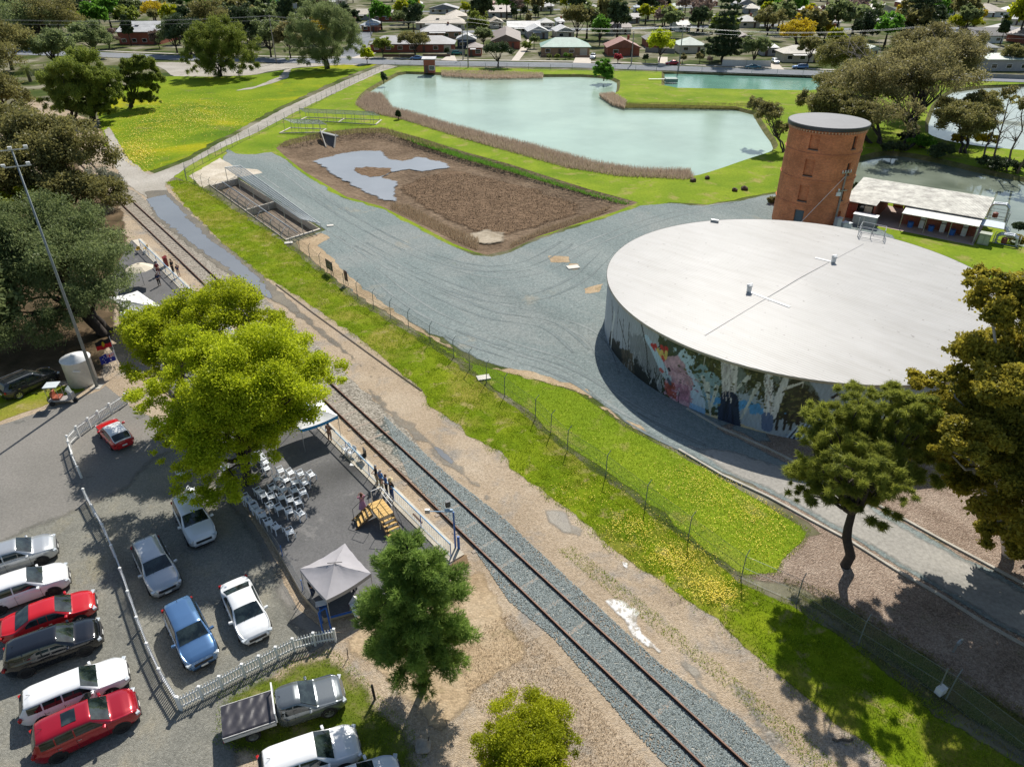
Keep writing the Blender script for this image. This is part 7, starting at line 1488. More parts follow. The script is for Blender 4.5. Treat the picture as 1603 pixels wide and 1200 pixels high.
# ================================================================ PEOPLE
SKIN = M('skin', (.50, .28, .19), .6, var=.05)
def skinmesh(name, verts, edges, rad, mat, parent, root=0, sub=2):
    me = bpy.data.meshes.new(name); me.from_pydata([tuple(v) for v in verts], edges, []); me.materials.append(mat); o = bpy.data.objects.new(name, me); COL.objects.link(o); o.parent = parent
    md = o.modifiers.new('skin', 'SKIN'); md.use_smooth_shade = True
    for i, q in enumerate(rad): me.skin_vertices[0].data[i].radius = (q, q) if not isinstance(q, tuple) else q; me.skin_vertices[0].data[i].use_root = (i == root)
    s = o.modifiers.new('sub', 'SUBSURF'); s.levels = s.render_levels = sub; return o
def person(p, rz, label, top, bottom, hair, h=1.70, hat=None, dress=False, arms='down', shoes=None, bag=False, lean=0.0):
    r = empty('person', p, rz, label, 'person'); k = h / 1.75; Z = lambda *a: Vector((a[0] * k + lean * a[2] * .15, a[1] * k, a[2] * k))
    sk = skinmesh
    # continuous body (skin): pelvis, spine, neck, head, limbs, feet
    V = [Z(0, 0, .95), Z(.01, 0, 1.12), Z(0, 0, 1.32), Z(0, 0, 1.46), Z(.01, 0, 1.55), Z(.02, 0, 1.64), Z(.01, 0, 1.71)]; E = [(0, 1), (1, 2), (2, 3), (3, 4), (4, 5), (5, 6)]; Rr = [(.15 * k, .105 * k), (.135 * k, .10 * k), (.15 * k, .105 * k), .055 * k, .06 * k, .095 * k, .07 * k]
    hands = []
    for s in (1, -1):
        if arms == 'down': el, wr, ha = Z(-.02, s * .25, 1.14), Z(.06, s * .25, .90), Z(.08, s * .25, .84)
        elif arms == 'front': el, wr, ha = Z(.04, s * .25, 1.14), Z(.24, s * .10, 1.10), Z(.29, s * .06, 1.10)
        elif arms == 'camera': el, wr, ha = Z(.16, s * .26, 1.28), Z(.30, s * .12, 1.48), Z(.33, s * .08, 1.52)
        else: el, wr, ha = Z(-.05, s * .30, 1.16), Z(.02, s * .20, .98), Z(.04, s * .16, .96)
        b0 = len(V); V += [Z(0, s * .17, 1.42), el, wr, ha]; E += [(2, b0), (b0, b0 + 1), (b0 + 1, b0 + 2), (b0 + 2, b0 + 3)]; Rr += [.062 * k, .046 * k, .030 * k, (.040 * k, .020 * k)]; hands.append((wr, ha, s))
        b0 = len(V); V += [Z(0, s * .10, .86), Z(.03, s * .11, .50), Z(-.02, s * .12, .10), Z(.12, s * .13, .045)]; E += [(0, b0), (b0, b0 + 1), (b0 + 1, b0 + 2), (b0 + 2, b0 + 3)]; Rr += [.088 * k, .060 * k, .042 * k, .040 * k]
    body = sk('body', V, E, Rr, SKIN, r)
    for wr, ha, s in hands:
        d = (ha - wr).normalized(); side = d.cross(Vector((0, 1, 0)) if abs(d.y) < .9 else Vector((1, 0, 0))).normalized(); HV = [ha - d * .01]; HE = []; HR = [.018 * k]
        for f in range(4):
            o_ = side * ((f - 1.5) * .019 * k); b0 = len(HV); ln = (.032, .038, .035, .027)[f] * k; HV += [ha + d * .012 + o_, ha + d * (.02 + ln) + o_ * 1.1, ha + d * (.02 + ln * 1.7) + o_ * 1.1 + Vector((.008, 0, 0))]; HE += [(0, b0), (b0, b0 + 1), (b0 + 1, b0 + 2)]; HR += [.009 * k, .008 * k, .007 * k]
        b0 = len(HV); HV += [ha + side * .04 * k, ha + side * .05 * k + d * .035 * k]; HE += [(0, b0), (b0, b0 + 1)]; HR += [.010 * k, .008 * k]; sk('hand', HV, HE, HR, SKIN, r, sub=1)
    # face
    for s in (1, -1): MB().lathe((0, 0, 0), [(.001, -.012), (.012, 0), (.001, .012)], 8).build('eye', BLK, r).location = Z(.105, s * .035, 1.655)
    for s in (1, -1): MB().lathe((0, 0, 0), [(.002, -.03), (.018, 0), (.002, .03)], 6).build('ear', SKIN, r).location = Z(.02, s * .096, 1.64)
    MB().add([Z(.105, -.012, 1.63), Z(.105, .012, 1.63), Z(.128, 0, 1.622), Z(.108, 0, 1.66)], [(0, 1, 2), (1, 3, 2), (3, 0, 2)]).build('nose', SKIN, r); MB().box(tuple(Z(.103, 0, 1.595)), (.01, .05, .012)).build('mouth', M('lip', (.35, .10, .09), .5), r)
    # clothes
    TM = M('cloth_' + top[0], top[1], .85, var=.1, scale=6); tv = [Z(0, 0, .93), Z(.01, 0, 1.12), Z(0, 0, 1.33), Z(0, 0, 1.47)]; te = [(0, 1), (1, 2), (2, 3)]; tr_ = [(.175 * k, .13 * k), (.158 * k, .122 * k), (.172 * k, .125 * k), .068 * k]
    for s, (wr, ha, _) in zip((1, -1), hands):
        i0 = 7 + (0 if s == 1 else 8); el = V[i0 + 1]; b0 = len(tv); tv += [Z(0, s * .175, 1.425), el, el.lerp(wr, .45 if top[2] else .0) if top[2] else el]; te += [(2, b0), (b0, b0 + 1)]; tr_ += [.077 * k, .06 * k]
        if top[2]: te += [(b0 + 1, b0 + 2)]; tr_ += [.046 * k]
        else: tv.pop(); tv[-1] = Z(0, s * .175, 1.425).lerp(el, .6)
    sk('shirt', tv, te, tr_, TM, r)
    BM = M('cloth_' + bottom[0], bottom[1], .85, var=.1, scale=6)
    if dress:
        b = MB(); n = 18; prof = [(.14, 1.08), (.19, .90), (.25, .62), (.30, .38)]
        for rr_, z in prof:
            for i in range(n): t = 2 * math.pi * i / n; q = rr_ * (1 + .05 * math.sin(5 * t)); b.v.append(tuple(Z(q * math.cos(t) * .8, q * math.sin(t), z)))
        for j in range(3):
            for i in range(n): b.f.append((j * n + i, j * n + (i + 1) % n, (j + 1) * n + (i + 1) % n, (j + 1) * n + i))
        b.build('skirt', BM, r, True)
    else:
        lo = .09 if bottom[2] else .52; pv = [Z(0, 0, .96)]; pe = []; pr = [(.165 * k, .122 * k)]
        for s in (1, -1): b0 = len(pv); pv += [Z(0, s * .10, .84), Z(.03, s * .11, .52)] + ([Z(-.02, s * .12, .10)] if bottom[2] else []); pe += [(0, b0), (b0, b0 + 1)] + ([(b0 + 1, b0 + 2)] if bottom[2] else []); pr += [.105 * k, .080 * k] + ([.062 * k] if bottom[2] else [])
        sk('trousers' if bottom[2] else 'shorts', pv, pe, pr, BM, r)
    HM = M('hair_' + hair[0], hair[1], .8, var=.15, scale=20); n = 14; b = MB(); prof = [(.004, .118), (.06, .105), (.098, .06), (.108, .0), (.103, -.05)] + ([(.10, -.12), (.09, -.20)] if hair[2] else [])
    for rr_, z in prof:
        for i in range(n): t = 2 * math.pi * i / n; f = .55 if (math.cos(t) > .35 and z < .02) else 1.0; b.v.append(tuple(Z(.012 + rr_ * f * math.cos(t) * 1.02, rr_ * math.sin(t), 1.655 + z)))
    for j in range(len(prof) - 1):
        for i in range(n): b.f.append((j * n + i, j * n + (i + 1) % n, (j + 1) * n + (i + 1) % n, (j + 1) * n + i))
    b.build('hair', HM, r, True)
    if hat: MB().lathe(tuple(Z(.01, 0, 1.72)), [(.21 * k, -.01), (.11 * k, .01), (.10 * k, .11), (.01, .12)], 16).build('hat', M('hat_' + hat[0], hat[1], .9), r, True)
    for s in (1, -1): sk('shoe', [Z(-.04, s * .12, .06), Z(.05, s * .125, .055), Z(.16, s * .13, .04)], [(0, 1), (1, 2)], [.052 * k, .05 * k, .04 * k], M('shoe_' + (shoes or 'dark'), (.03, .03, .03) if not shoes else (.6, .6, .58), .6), r, sub=1)
    return r
BK, NV, KH, WT = ('black', (.012, .012, .014)), ('navy', (.012, .03, .10)), ('khaki', (.33, .28, .18)), ('white', (.65, .65, .63))
G_, B_R, FR, DK = ('grey', (.38, .37, .36), False), ('brown', (.10, .05, .03), False), ('blonde', (.45, .34, .17), True), ('dark', (.015, .012, .01), False)
aRN = math.atan2(RN.y, RN.x)
def pp(x, y, z=PH): return gp(x, y, z)
person(pp(591,757), aRN + 2.9, 'person in a black top and khaki trousers leaning on the platform fence', (*BK, True), (*KH, True), G_, 1.72, arms='front')
person(pp(598,764), aRN + 3.3, 'person in a bright blue shirt and khaki trousers, second in the fence group', ('blue', (.03, .16, .40), True), (*KH, True), G_, 1.68, arms='down')
person(pp(606,771), aRN + 3.0, 'person in a blue shirt and dark trousers, third in the fence group', ('midblue', (.04, .12, .32), True), (*BK, True), B_R, 1.66, arms='front')
person(pp(614,779), aRN + 3.2, 'person in a straw hat, black top and blue jeans, nearest the podium', (*BK, True), ('jeans', (.02, .05, .14), True), FR, 1.74, hat=('straw', (.55, .44, .26)), arms='akimbo')
q = pp(569,801); person(q, 2.0, 'person in a pink dress holding up a camera behind the podium', ('pink', (.50, .24, .32), True), ('pinkskirt', (.42, .22, .34), True), ('auburn', (.13, .05, .03), True), 1.66, dress=True, arms='camera')
person(pp(517,689), 1.2, 'person in brown clothes standing at the corner of the blue-trimmed tent', ('brown', (.22, .10, .06), True), ('tan', (.30, .17, .11), True), B_R, 1.65, arms='front')
person(pp(249,431), -1.0, 'person in a maroon shirt and cap, leftmost of the far platform group', ('maroon', (.22, .02, .035), False), ('maroonp', (.20, .03, .04), False), DK, 1.68, hat=('navy', (.02, .03, .06)), arms='front')
person(pp(272,427), 3.0, 'person dressed all in black in the far platform group', (*BK, True), (*BK, True), DK, 1.75, arms='down')
person(pp(281,434), 2.6, 'person in a navy shirt and pale shorts, rightmost of the far group', (*NV, False), ('cream', (.50, .44, .36), False), ('pale', (.5, .42, .3), False), 1.70, arms='front')
person(pp(250,447), -.6, 'person in a dark jacket nearest the cream umbrella', (*NV, True), (*BK, True), G_, 1.66, arms='down')
person(gp(491,933, .15), -.4, 'person in black standing under the left side of the grey tent', (*BK, True), ('denim', (.03, .05, .10), True), DK, 1.66, arms='front')
person(gp(556,925, .25), 2.4, 'person with a white cap at the right side of the grey tent', ('beige', (.40, .33, .25), True), (*BK, True), B_R, 1.66, hat=('white', (.7, .7, .68)), arms='front')
# ================================================================ THE TOWN BEYOND THE STREET
RC = {'white': (.50, .50, .49), 'pale': (.38, .38, .35), 'tan': (.42, .35, .26), 'cream': (.46, .42, .34), 'brown': (.17, .12, .095), 'red': (.26, .085, .055), 'grey': (.26, .26, .27), 'dark': (.10, .095, .095), 'green': (.18, .34, .27), 'palegreen': (.42, .50, .42), 'blue': (.35, .42, .48)}
WCc = {'cream': (.56, .50, .40), 'white': (.66, .66, .63), 'brick': (.30, .09, .055), 'tanbrick': (.36, .22, .13), 'palegreen': (.48, .56, .50), 'grey': (.34, .34, .34), 'navy': (.05, .07, .10)}
RW = {'white': 'white', 'pale': 'pale grey', 'tan': 'tan', 'cream': 'cream', 'brown': 'brown', 'red': 'red-brown', 'grey': 'grey', 'dark': 'dark', 'green': 'green', 'palegreen': 'pale green', 'blue': 'blue-grey'}
def tilemat(name, col):
    if name in MC: return MC[name]
    m, N, L, B = newmat(name); tc = N.new('ShaderNodeTexCoord'); w = N.new('ShaderNodeTexWave'); w.inputs['Scale'].default_value = 1.1; L.new(tc.outputs['Object'], w.inputs[0]); w.inputs['Distortion'].default_value = .4
    n = noise(N, L, .35, 6, .7, tc.outputs['Object']); r = ramp(N, [(.3, tuple(c * .68 for c in col)), (.7, tuple(min(1, c * 1.2) for c in col))]); L.new(n.outputs[0], r.inputs[0])
    w2 = ramp(N, [(0, (.82, .82, .82)), (.4, (1.03, 1.03, 1.03))]); L.new(w.outputs[0], w2.inputs[0]); L.new(mixc(N, L, 1.0, r.outputs[0], w2.outputs[0], 'MULTIPLY'), B.inputs['Base Color']); B.inputs['Roughness'].default_value = .55
    bump(N, L, B, w.outputs[0], .4, .1); MC[name] = m; return m
HOUSES = []; used_labels = set()
def rel(px_, py_, marks):
    best = sorted(marks, key=lambda m: (m[0] - px_) ** 2 + (2.2 * (m[1] - py_)) ** 2)
    out = []
    for m in best[:6]:
        dx, dy = px_ - m[0], py_ - m[1]
        if abs(dx) > 2.0 * abs(dy): w = 'left of' if dx < 0 else 'right of'
        else: w = ('in front of' if dy > 0 else 'behind')
        near = 'just ' if math.hypot(dx, 2 * dy) < 22 else ''
        out.append((near + w, m[2]))
    return out
def uniq(look, px_, py_, marks):
    rs = rel(px_, py_, marks)
    for w, n in rs:
        l = '%s %s the %s' % (look, w, n)
        if l not in used_labels and len(l.split()) <= 16: used_labels.add(l); return l
    for i, (w, n) in enumerate(rs):
        for (w2, n2) in rs[i + 1:]:
            l = '%s between the %s and %s' % (look, n, n2)
            if l not in used_labels and len(l.split()) <= 16: used_labels.add(l); return l
    for o_ in ('smaller', 'paler', 'farther', 'wider', 'lower', 'narrower'):
        for w, n in rs:
            l = '%s %s %s the %s' % (o_, look, w, n)
            if l not in used_labels and len(l.split()) <= 16: used_labels.add(l); return l
    return look + ' in the town'
def house(x0, x1, yb, roof, wall, typ='hip', depth=10, h=2.7, name='house', marks=None, rot=0, chim=False, label=None, rh=None, cat='house', garage=False, gable_front=False):
    A, Bp = gp(x0, yb), gp(x1, yb); w = max((Bp - A).length, 3.5); c = (A + Bp) / 2 + Vector((0, depth / 2, 0)); r = empty(name, c, rot, label, cat, 'houses of the town beyond the street' if cat == 'house' else None)
    ww, wd = w / 2 - .5, depth / 2 - .5; rh = rh or min(w, depth) * .21; wm = M('wall_' + wall, WCc[wall], .85, var=.1, scale=.6); tm = tilemat('roof_' + roof, RC[roof])
    MB().box((0, 0, h / 2), (ww * 2, wd * 2, h)).build('wall', wm, r)
    X, Y = w / 2, depth / 2; b = MB(); e = .18
    if typ == 'hip':
        if w >= depth: rx = X - Y * .9; top = [(-rx, 0), (rx, 0)]
        else: ry = Y - X * .9; top = [(0, -ry), (0, ry)]
        V = [(-X, -Y, h), (X, -Y, h), (X, Y, h), (-X, Y, h), (top[0][0], top[0][1], h + rh), (top[1][0], top[1][1], h + rh)]
        F = [(0, 1, 5, 4), (1, 2, 5), (2, 3, 4, 5), (3, 0, 4)] if w >= depth else [(0, 1, 4), (1, 2, 5, 4), (2, 3, 5), (3, 0, 4, 5)]
    elif typ == 'gable':
        if not gable_front: V = [(-X, -Y, h), (X, -Y, h), (X, Y, h), (-X, Y, h), (-X, 0, h + rh), (X, 0, h + rh)]; F = [(0, 1, 5, 4), (2, 3, 4, 5), (1, 2, 5), (3, 0, 4)]
        else: V = [(-X, -Y, h), (X, -Y, h), (X, Y, h), (-X, Y, h), (0, -Y, h + rh), (0, Y, h + rh)]; F = [(0, 4, 5, 3), (1, 2, 5, 4), (0, 1, 4), (2, 3, 5)]
    else:
        V = [(-X, -Y, h), (X, -Y, h), (X, Y, h + rh * .4), (-X, Y, h + rh * .4), (-X, 0, h + rh * .2), (X, 0, h + rh * .2)]; F = [(0, 1, 2, 3), (0, 3, 4), (1, 5, 2)]
    b.add([(x, y, z + .02) for x, y, z in V], F); n = 4; b.add([(-X, -Y, h - e), (X, -Y, h - e), (X, Y, h - e), (-X, Y, h - e), (-X, -Y, h + .02), (X, -Y, h + .02), (X, Y, h + .02), (-X, Y, h + .02)], [(0, 1, 5, 4), (1, 2, 6, 5), (2, 3, 7, 6), (3, 0, 4, 7), (3, 2, 1, 0)])
    rf = b.build('roof', tm, r)
    if typ == 'gable' and gable_front: 
        MB().add([(-ww, -wd - .03, h - .05), (ww, -wd - .03, h - .05), (0, -wd - .03, h + rh * .86)], [(0, 1, 2)]).build('gable', wm, r)
    if chim: MB().box((w * .18, .5, h + rh + .1), (.8, .8, 1.5)).build('chimney', M('chimney_brick', (.33, .10, .06), .9), rf)
    rg_ = random.Random(int(x0 * 7 + yb)); nw = max(2, int(w / 4.2)); dk = rg_.randrange(nw)
    for k in range(nw):
        x = -ww + (k + .5) * 2 * ww / nw
        if k == dk: MB().box((x, -wd - .03, 1.05), (.95, .06, 2.1)).build('door', M('door_dark', (.10, .06, .045), .6), r)
        elif garage and k == nw - 1: MB().box((x, -wd - .03, 1.15), (2.6, .06, 2.3)).build('garage_door', M('garage_cream', (.5, .46, .38), .6), r)
        else:
            f = MB().box((x, -wd - .03, 1.45), (1.8, .06, 1.3)).build('window', WHITE, r); MB().box((x, -wd - .065, 1.45), (1.6, .02, 1.1)).build('pane', glassmat(), f)
    if typ != 'skillion' and name == 'house' and rg_.random() < .5:
        MB().box((rg_.uniform(-.3, .3) * w, -Y * .45, h + rh * .62), (1.6, .9, .12)).build('roof_panel', M('roof_glass', (.03, .04, .06), .1), rf)
    if name == 'house' and garage is False and rg_.random() < .6:
        MB().slab([(-ww * .6, -wd - 2.2, 2.3), (ww * .2, -wd - 2.2, 2.3), (ww * .2, -wd, 2.5), (-ww * .6, -wd, 2.5)], .08).build('porch_roof', tilemat('roof_white', RC['white']), r)
    return r
# named front row (landmarks)
FR_ = [(578,712,82,'grey','brick','hip',11,'long grey-roofed brick house','long grey-roofed brick house with a wide front behind the spreading street tree',dict(garage=True)),
 (714,746,76,'white','navy','gable',9,'dark shed with a white roof','dark blue shed with a shallow white roof beside the long grey-roofed house',dict(gable_front=True,h=3.2)),
 (730,756,88,'brown','brick','hip',8,'small brown brick unit','small brown-roofed brick unit left of the driveway at the street',{}),
 (768,816,77,'brown','brick','gable',34,'long brown-roofed row of units','long brown-roofed row of brick units running back from the street',dict(gable_front=True,rh=2.2)),
 (846,925,87,'green','tanbrick','hip',12,'green-roofed house','green-roofed brick house with a double carport facing the big pond',dict(garage=True)),
 (949,1003,88,'red','brick','gable',12,'red-roofed gabled house','red-brown roofed brick house with a gable facing the street',dict(gable_front=True,chim=True)),
 (1061,1106,84,'palegreen','cream','hip',11,'pale green roofed house','pale green roofed cottage half behind the tallest dark conifer',{}),
 (1224,1288,98,'cream','cream','hip',10,'cream weatherboard cottage','cream weatherboard cottage with a tall brick chimney under the yellow tree',dict(chim=True)),
 (1192,1219,88,'white','grey','skillion',7,'white carport','white flat-roofed carport left of the cream cottage',dict(name='carport',cat='carport')),
 (1310,1346,84,'red','white','hip',9,'red and white roofed house','low red-roofed white house left of the brown gum clump',{}),
 (1358,1376,90,'palegreen','palegreen','gable',9,'small pale green shed','small pale green gabled shed partly behind the gum clump',dict(gable_front=True)),
 (1527,1562,88,'pale','cream','hip',10,'pale-roofed house at right','pale-roofed house right of the gum clump near the right edge',{}),
 (1541,1640,112,'palegreen','grey','skillion',9,'long grey-green shed','long grey-green shed beyond the pond at the right edge',dict(name='shed',cat='shed',h=3.4)),
 (185,253,70,'white','brick','gable',20,'big white-roofed brick hall','large brick building with a white roof at top left',dict(h=4.5,rh=3)),
 (145,198,22,'white','grey','gable',16,'long white roof at top left','long white-roofed hall at the top left behind the brick building',dict(h=4)),
 (1520,1572,68,'dark','white','gable',12,'dark-roofed house with white verandah','dark-roofed house beside the bright lime tree at right',{})]
marks = []; F0 = []
for (x0, x1, yb, rf, wl, ty, dp, mk, lab, kw) in FR_:
    house(x0, x1, yb, rf, wl, ty, dp, label=lab, **kw); marks.append(((x0 + x1) / 2, yb - 12, mk)); F0.append((x0, x1, yb)); used_labels.add(lab)
tmarks = [(1130,45,'tallest dark conifer'), (1432,30,'broad dark conifer'), (1250,50,'golden yellow tree'), (960,15,'yellow-green tree at top centre'), (938,50,'bright green street tree'), (905,30,'dark gum behind the green roof'), (1500,40,'bright lime tree'), (345,70,'broad drooping tree on the field'), (513,50,'drooping tree by the street'), (672,100,'brick shed on the pond bank')]
marks += tmarks
HS = [(543,590,32,'tan','grey'),(581,632,34,'brown','brick'),(564,592,50,'blue','brick'),(625,661,14,'white','white'),(672,719,22,'grey','white'),(738,774,13,'red','brick'),(763,802,28,'brown','grey'),(651,731,47,'tan','cream'),(656,722,61,'grey','tanbrick'),(696,730,35,'tan','cream'),(765,787,45,'tan','cream'),
 (793,846,54,'white','palegreen'),(823,858,61,'white','grey'),(867,898,61,'white','cream'),(842,867,46,'pale','cream'),(841,868,18,'grey','cream'),(870,884,44,'white','white'),(917,942,22,'dark','cream'),(954,992,54,'brown','cream'),(984,1004,37,'dark','grey'),(993,1006,20,'blue','white'),(1048,1070,20,'palegreen','white'),(1057,1080,50,'pale','white'),
 (1152,1182,14,'grey','white'),(1168,1194,22,'cream','grey'),(1219,1252,19,'pale','grey'),(1235,1252,31,'brown','brick'),(1252,1286,25,'white','brick'),(1287,1340,23,'pale','palegreen'),(1323,1367,10,'brown','brick'),(1354,1405,26,'cream','white'),(1367,1408,48,'white','white'),(1471,1496,25,'dark','white'),(1524,1576,27,'tan','white'),(1582,1610,26,'white','white'),(1583,1620,40,'white','cream'),
 (441,484,20,'white','cream'),(420,445,8,'pale','white'),(486,520,12,'white','white'),(100,140,14,'pale','brick'),(20,70,8,'white','cream'),(215,235,10,'pale','white'),(1120,1150,40,'white','cream'),(1155,1190,44,'pale','cream'),(1190,1215,30,'grey','cream'),(1100,1125,10,'brown','brick'),(1010,1040,8,'white','cream'),(940,960,8,'pale','brick'),(890,915,8,'grey','white'),(1410,1440,12,'pale','brick'),(1440,1470,6,'white','cream'),(1500,1520,8,'grey','white'),(1290,1318,45,'grey','cream'),(1300,1322,60,'pale','cream'),(790,815,10,'cream','brick'),(520,540,8,'pale','cream'),(1605,1650,70,'brown','brick'),(1560,1600,60,'grey','cream'),(1010,1040,75,'dark','brick'),(1150,1185,75,'brown','cream')]
rng = random.Random(3)
for (x0, x1, yb, rf, wl) in HS:
    ty = rng.choice(['hip', 'hip', 'gable']); gf = rng.random() < .4; wallw = {'brick': 'brick', 'tanbrick': 'brick', 'cream': 'cream', 'white': 'white', 'palegreen': 'pale green', 'grey': 'grey', 'navy': 'dark'}[wl]
    look = '%s-roofed %s house%s' % (RW[rf], wallw, ' far back' if yb < 30 else ''); cx = (x0 + x1) / 2; lab = uniq(look, cx, yb - 8, marks)
    house(x0, x1, yb, rf, wl, ty, rng.uniform(10, 16), label=lab, gable_front=gf, chim=rng.random() < .25, rot=rng.uniform(-.12, .12)); F0.append((x0, x1, yb))
# rows beyond the top of the frame and to the sides so the town carries on
for k in range(30):
    x = rng.uniform(-60, 1650); yb = rng.uniform(-32, 2); s = 15 + (yb + 40) * .3; lab = uniq('%s house on the far skyline' % RW['pale'], x, yb, marks)
    rf = rng.choice(['white', 'pale', 'brown', 'grey', 'tan']); used_labels.discard(lab); lab = uniq('%s-roofed house on the far skyline' % RW[rf], x, yb, marks); house(x, x + s * 1.4, yb, rf, rng.choice(['cream', 'white', 'brick']), 'hip', 14, label=lab)
# pump shed on the pond bank, pontoon
house(661, 683, 115, 'white', 'brick', 'skillion', 3.6, h=4.0, name='brick_shed', cat='shed', label='small square brick shed with a flat pale roof on the big pond bank', rh=.8)
c = gp(1050, 128, -.4); r = empty('pontoon', c, 0, 'small grey-green pontoon with a walkway in the turquoise pond', 'pontoon'); MB().box((0, 0, .5), (3.5, 3, .9)).build('float', M('pontoon_green', (.20, .28, .24), .7), r); MB().box((-4, 0, .7), (5, .5, .12)).build('walkway', STEEL, r)
# street vehicles
for (x, y, st, col, hd, lab, rr) in [(653,94,'sedan','blue',180,'light blue car parked on the street in front of the long grey-roofed house',None), (928,92,'suv','white',-100,'white van parked in the driveway beside the green-roofed house',None), (1053,102,'sedan','darkred',180,'dark red car on the street left of the pale green roofed house',None), (1178,108,'sedan','teal',170,'dark blue-green car parked below the white garden fence',None),
        (1213,100,'suv','silver',-90,'silver car in the driveway beside the white carport',None), (1252,108,'wagon','blue',180,'blue car parked in shade under the yellow tree',None), (680,21,'suv','black',180,'black car parked far back in front of a white house',None), (716,86,'hatch','green',0,'green car beside the dark shed with the white roof',None), (705,17,'sedan','white',160,'white car far back beside the black car',None)]:
    car('parked_car', lab, st, col, None, None, at=gp(x, y), heading=hd, simple=True)
# garden fences
def gfence(a, b_, col, label, h=1.8):
    A, Bp = gp(*a), gp(*b_); r = empty('garden_fence', A, 0, label, 'fence'); d = Bp - A; ang = math.atan2(d.y, d.x); n = max(2, int(d.length / 6))
    MB().box((d.x / 2, d.y / 2, h / 2), (d.length, .06, h), ang).build('panel', M('fence_' + str(col[0]), col, .8), r)
    for k in range(n + 1): q = d * (k / n); MB().box((q.x, q.y, h / 2 + .05), (.14, .14, h + .1), ang).build('post', CONC, r)
gfence((1130,103), (1206,104.5), (.62, .60, .56), 'long white garden fence behind the dark blue-green car')
gfence((700,86), (728,86), (.45, .42, .35), 'cream garden fence beside the small brown brick unit')
gfence((846,90), (930,91), (.20, .13, .09), 'low brown garden fence in front of the green-roofed house', .8)
gfence((600,89), (650,89), (.16, .09, .06), 'low brick garden wall left of the spreading street tree', .8)
gfence((662,89), (705,89), (.16, .09, .065), 'low brick garden wall right of the spreading street tree', .8)
gfence((1010,82), (1056,84), (.25, .24, .22), 'grey garden fence left of the pale green roofed house', 1.6)
gfence((1540,122), (1700,128), (.3, .3, .28), 'low grey fence along the street at the right edge', 1.2)
# power poles and wires
PW = []
for i, (bx, by, ty, lab) in enumerate([(433,99,23,'timber power pole between the two drooping trees'), (733,106,26,'tallest timber power pole beside the big pond'), (725,94,46,'shorter pole just left of the driveway units'), (620,33,2,'distant pole behind the brown hip roof'), (581,57,15,'distant pole left of the spreading street tree'), (988,102,49,'leaning timber pole before the red-roofed gabled house'), (1062,110,40,'timber power pole at the left end of the turquoise pond'), (1420,116,40,'power pole hidden among the gum clump at right'), (1760,125,45,'power pole beyond the right edge')]):
    b0 = gp(bx, by); h = hgt(bx, by, ty); r = empty('power_pole', b0, 0, lab, 'power pole'); MB().tube((0, 0, 0), (0, 0, h), .2, .14).build('post', POLEW, r); MB().box((0, 0, h - .5), (.14, 2.4, .14)).box((0, 0, h - 1.6), (.12, 1.8, .12)).build('crossarm', POLEW, r)
    if i in (0, 1, 6, 7, 8): PW.append(b0 + Vector((0, 0, h - .4)))
PW.insert(0, Vector((PW[0].x - 120, PW[0].y + 2, PW[0].z)))
for j, off in enumerate((-1.1, 1.1, 0)):
    b = MB()
    for a, c in zip(PW[:-1], PW[1:]):
        a = a + Vector((0, off, -1.1 if j == 2 else 0)); c = c + Vector((0, off, -1.1 if j == 2 else 0)); pts = [a.lerp(c, t / 10) - Vector((0, 0, 4 * 1.6 * (t / 10) * (1 - t / 10))) for t in range(11)]; b.path(pts, .028, 3)
    o = b.build('power_line', M('wire_grey', (.30, .31, .32), .5, .3)); tag(o, ['nearer upper overhead wire strung along the street', 'farther upper overhead wire strung along the street', 'lower overhead wire strung along the street'][j], 'wire')
# --- trees of the town: prototypes, then copies
def proto(kind, seed, nlf=2600, size=.40, R_=3.2, H_=7.5, shape='round', stem=.2, ncl=40, **kw):
    rg_ = np.random.default_rng(seed)
    if shape == 'round': bl = [(0, 0, H_ * .60, R_ * .85, R_ * .85, H_ * .32), (R_ * .4, .3, H_ * .48, R_ * .6, R_ * .6, H_ * .25), (-R_ * .45, -.2, H_ * .5, R_ * .6, R_ * .6, H_ * .26)]
    elif shape == 'cone': bl = [(0, 0, H_ * (.12 + .8 * k / 11), R_ * (1 - k / 12.5), R_ * (1 - k / 12.5), H_ * .035) for k in range(12)]
    else: bl = [(0, 0, H_ * .5, R_, R_, H_ * .46)]
    r = empty('town_tree', (0, 0, 0)); V, F, t, _ = leaves(bl, ncl, nlf, size, rg_, **kw); npmesh('crown', V, F, LF[kind], r, t); MB().tube((0, 0, -.1), (0, 0, H_ * (.95 if shape == 'cone' else .5)), R_ * .07 + .08, .06, 6).build('trunk', BARKD, r, True); return r
PR = {'dark green': proto('dark', 1, shape='round'), 'olive green': proto('gum', 2), 'deep green leafy': proto('pepperdark', 3), 'bright green': proto('green', 4), 'golden': proto('yellow', 5), 'lime': proto('bush', 6), 'brownish': proto('gumbrown', 7), 'bare-twigged': proto('bare', 8, nlf=900, size=.4), 'green shrubby': proto('pepper', 9, shape='egg', H_=5, R_=2.6), 'dark columnar': proto('dark', 10, shape='egg', R_=1.0, H_=8)}
usedp = set()
def town_tree(kind, x, y, s, label=None, z=1.0, name='town_tree'):
    r = PR[kind]; o = r if kind not in usedp else copy_tree(r); usedp.add(kind); o.location = gp(x, y); o.scale = (s, s, s * z); o.rotation_euler = (0, 0, rng.uniform(0, 6.28)); label = label or uniq('%s tree' % kind, x, y - 6, marks); tag(o, label, 'tree', 'trees among the houses of the town')
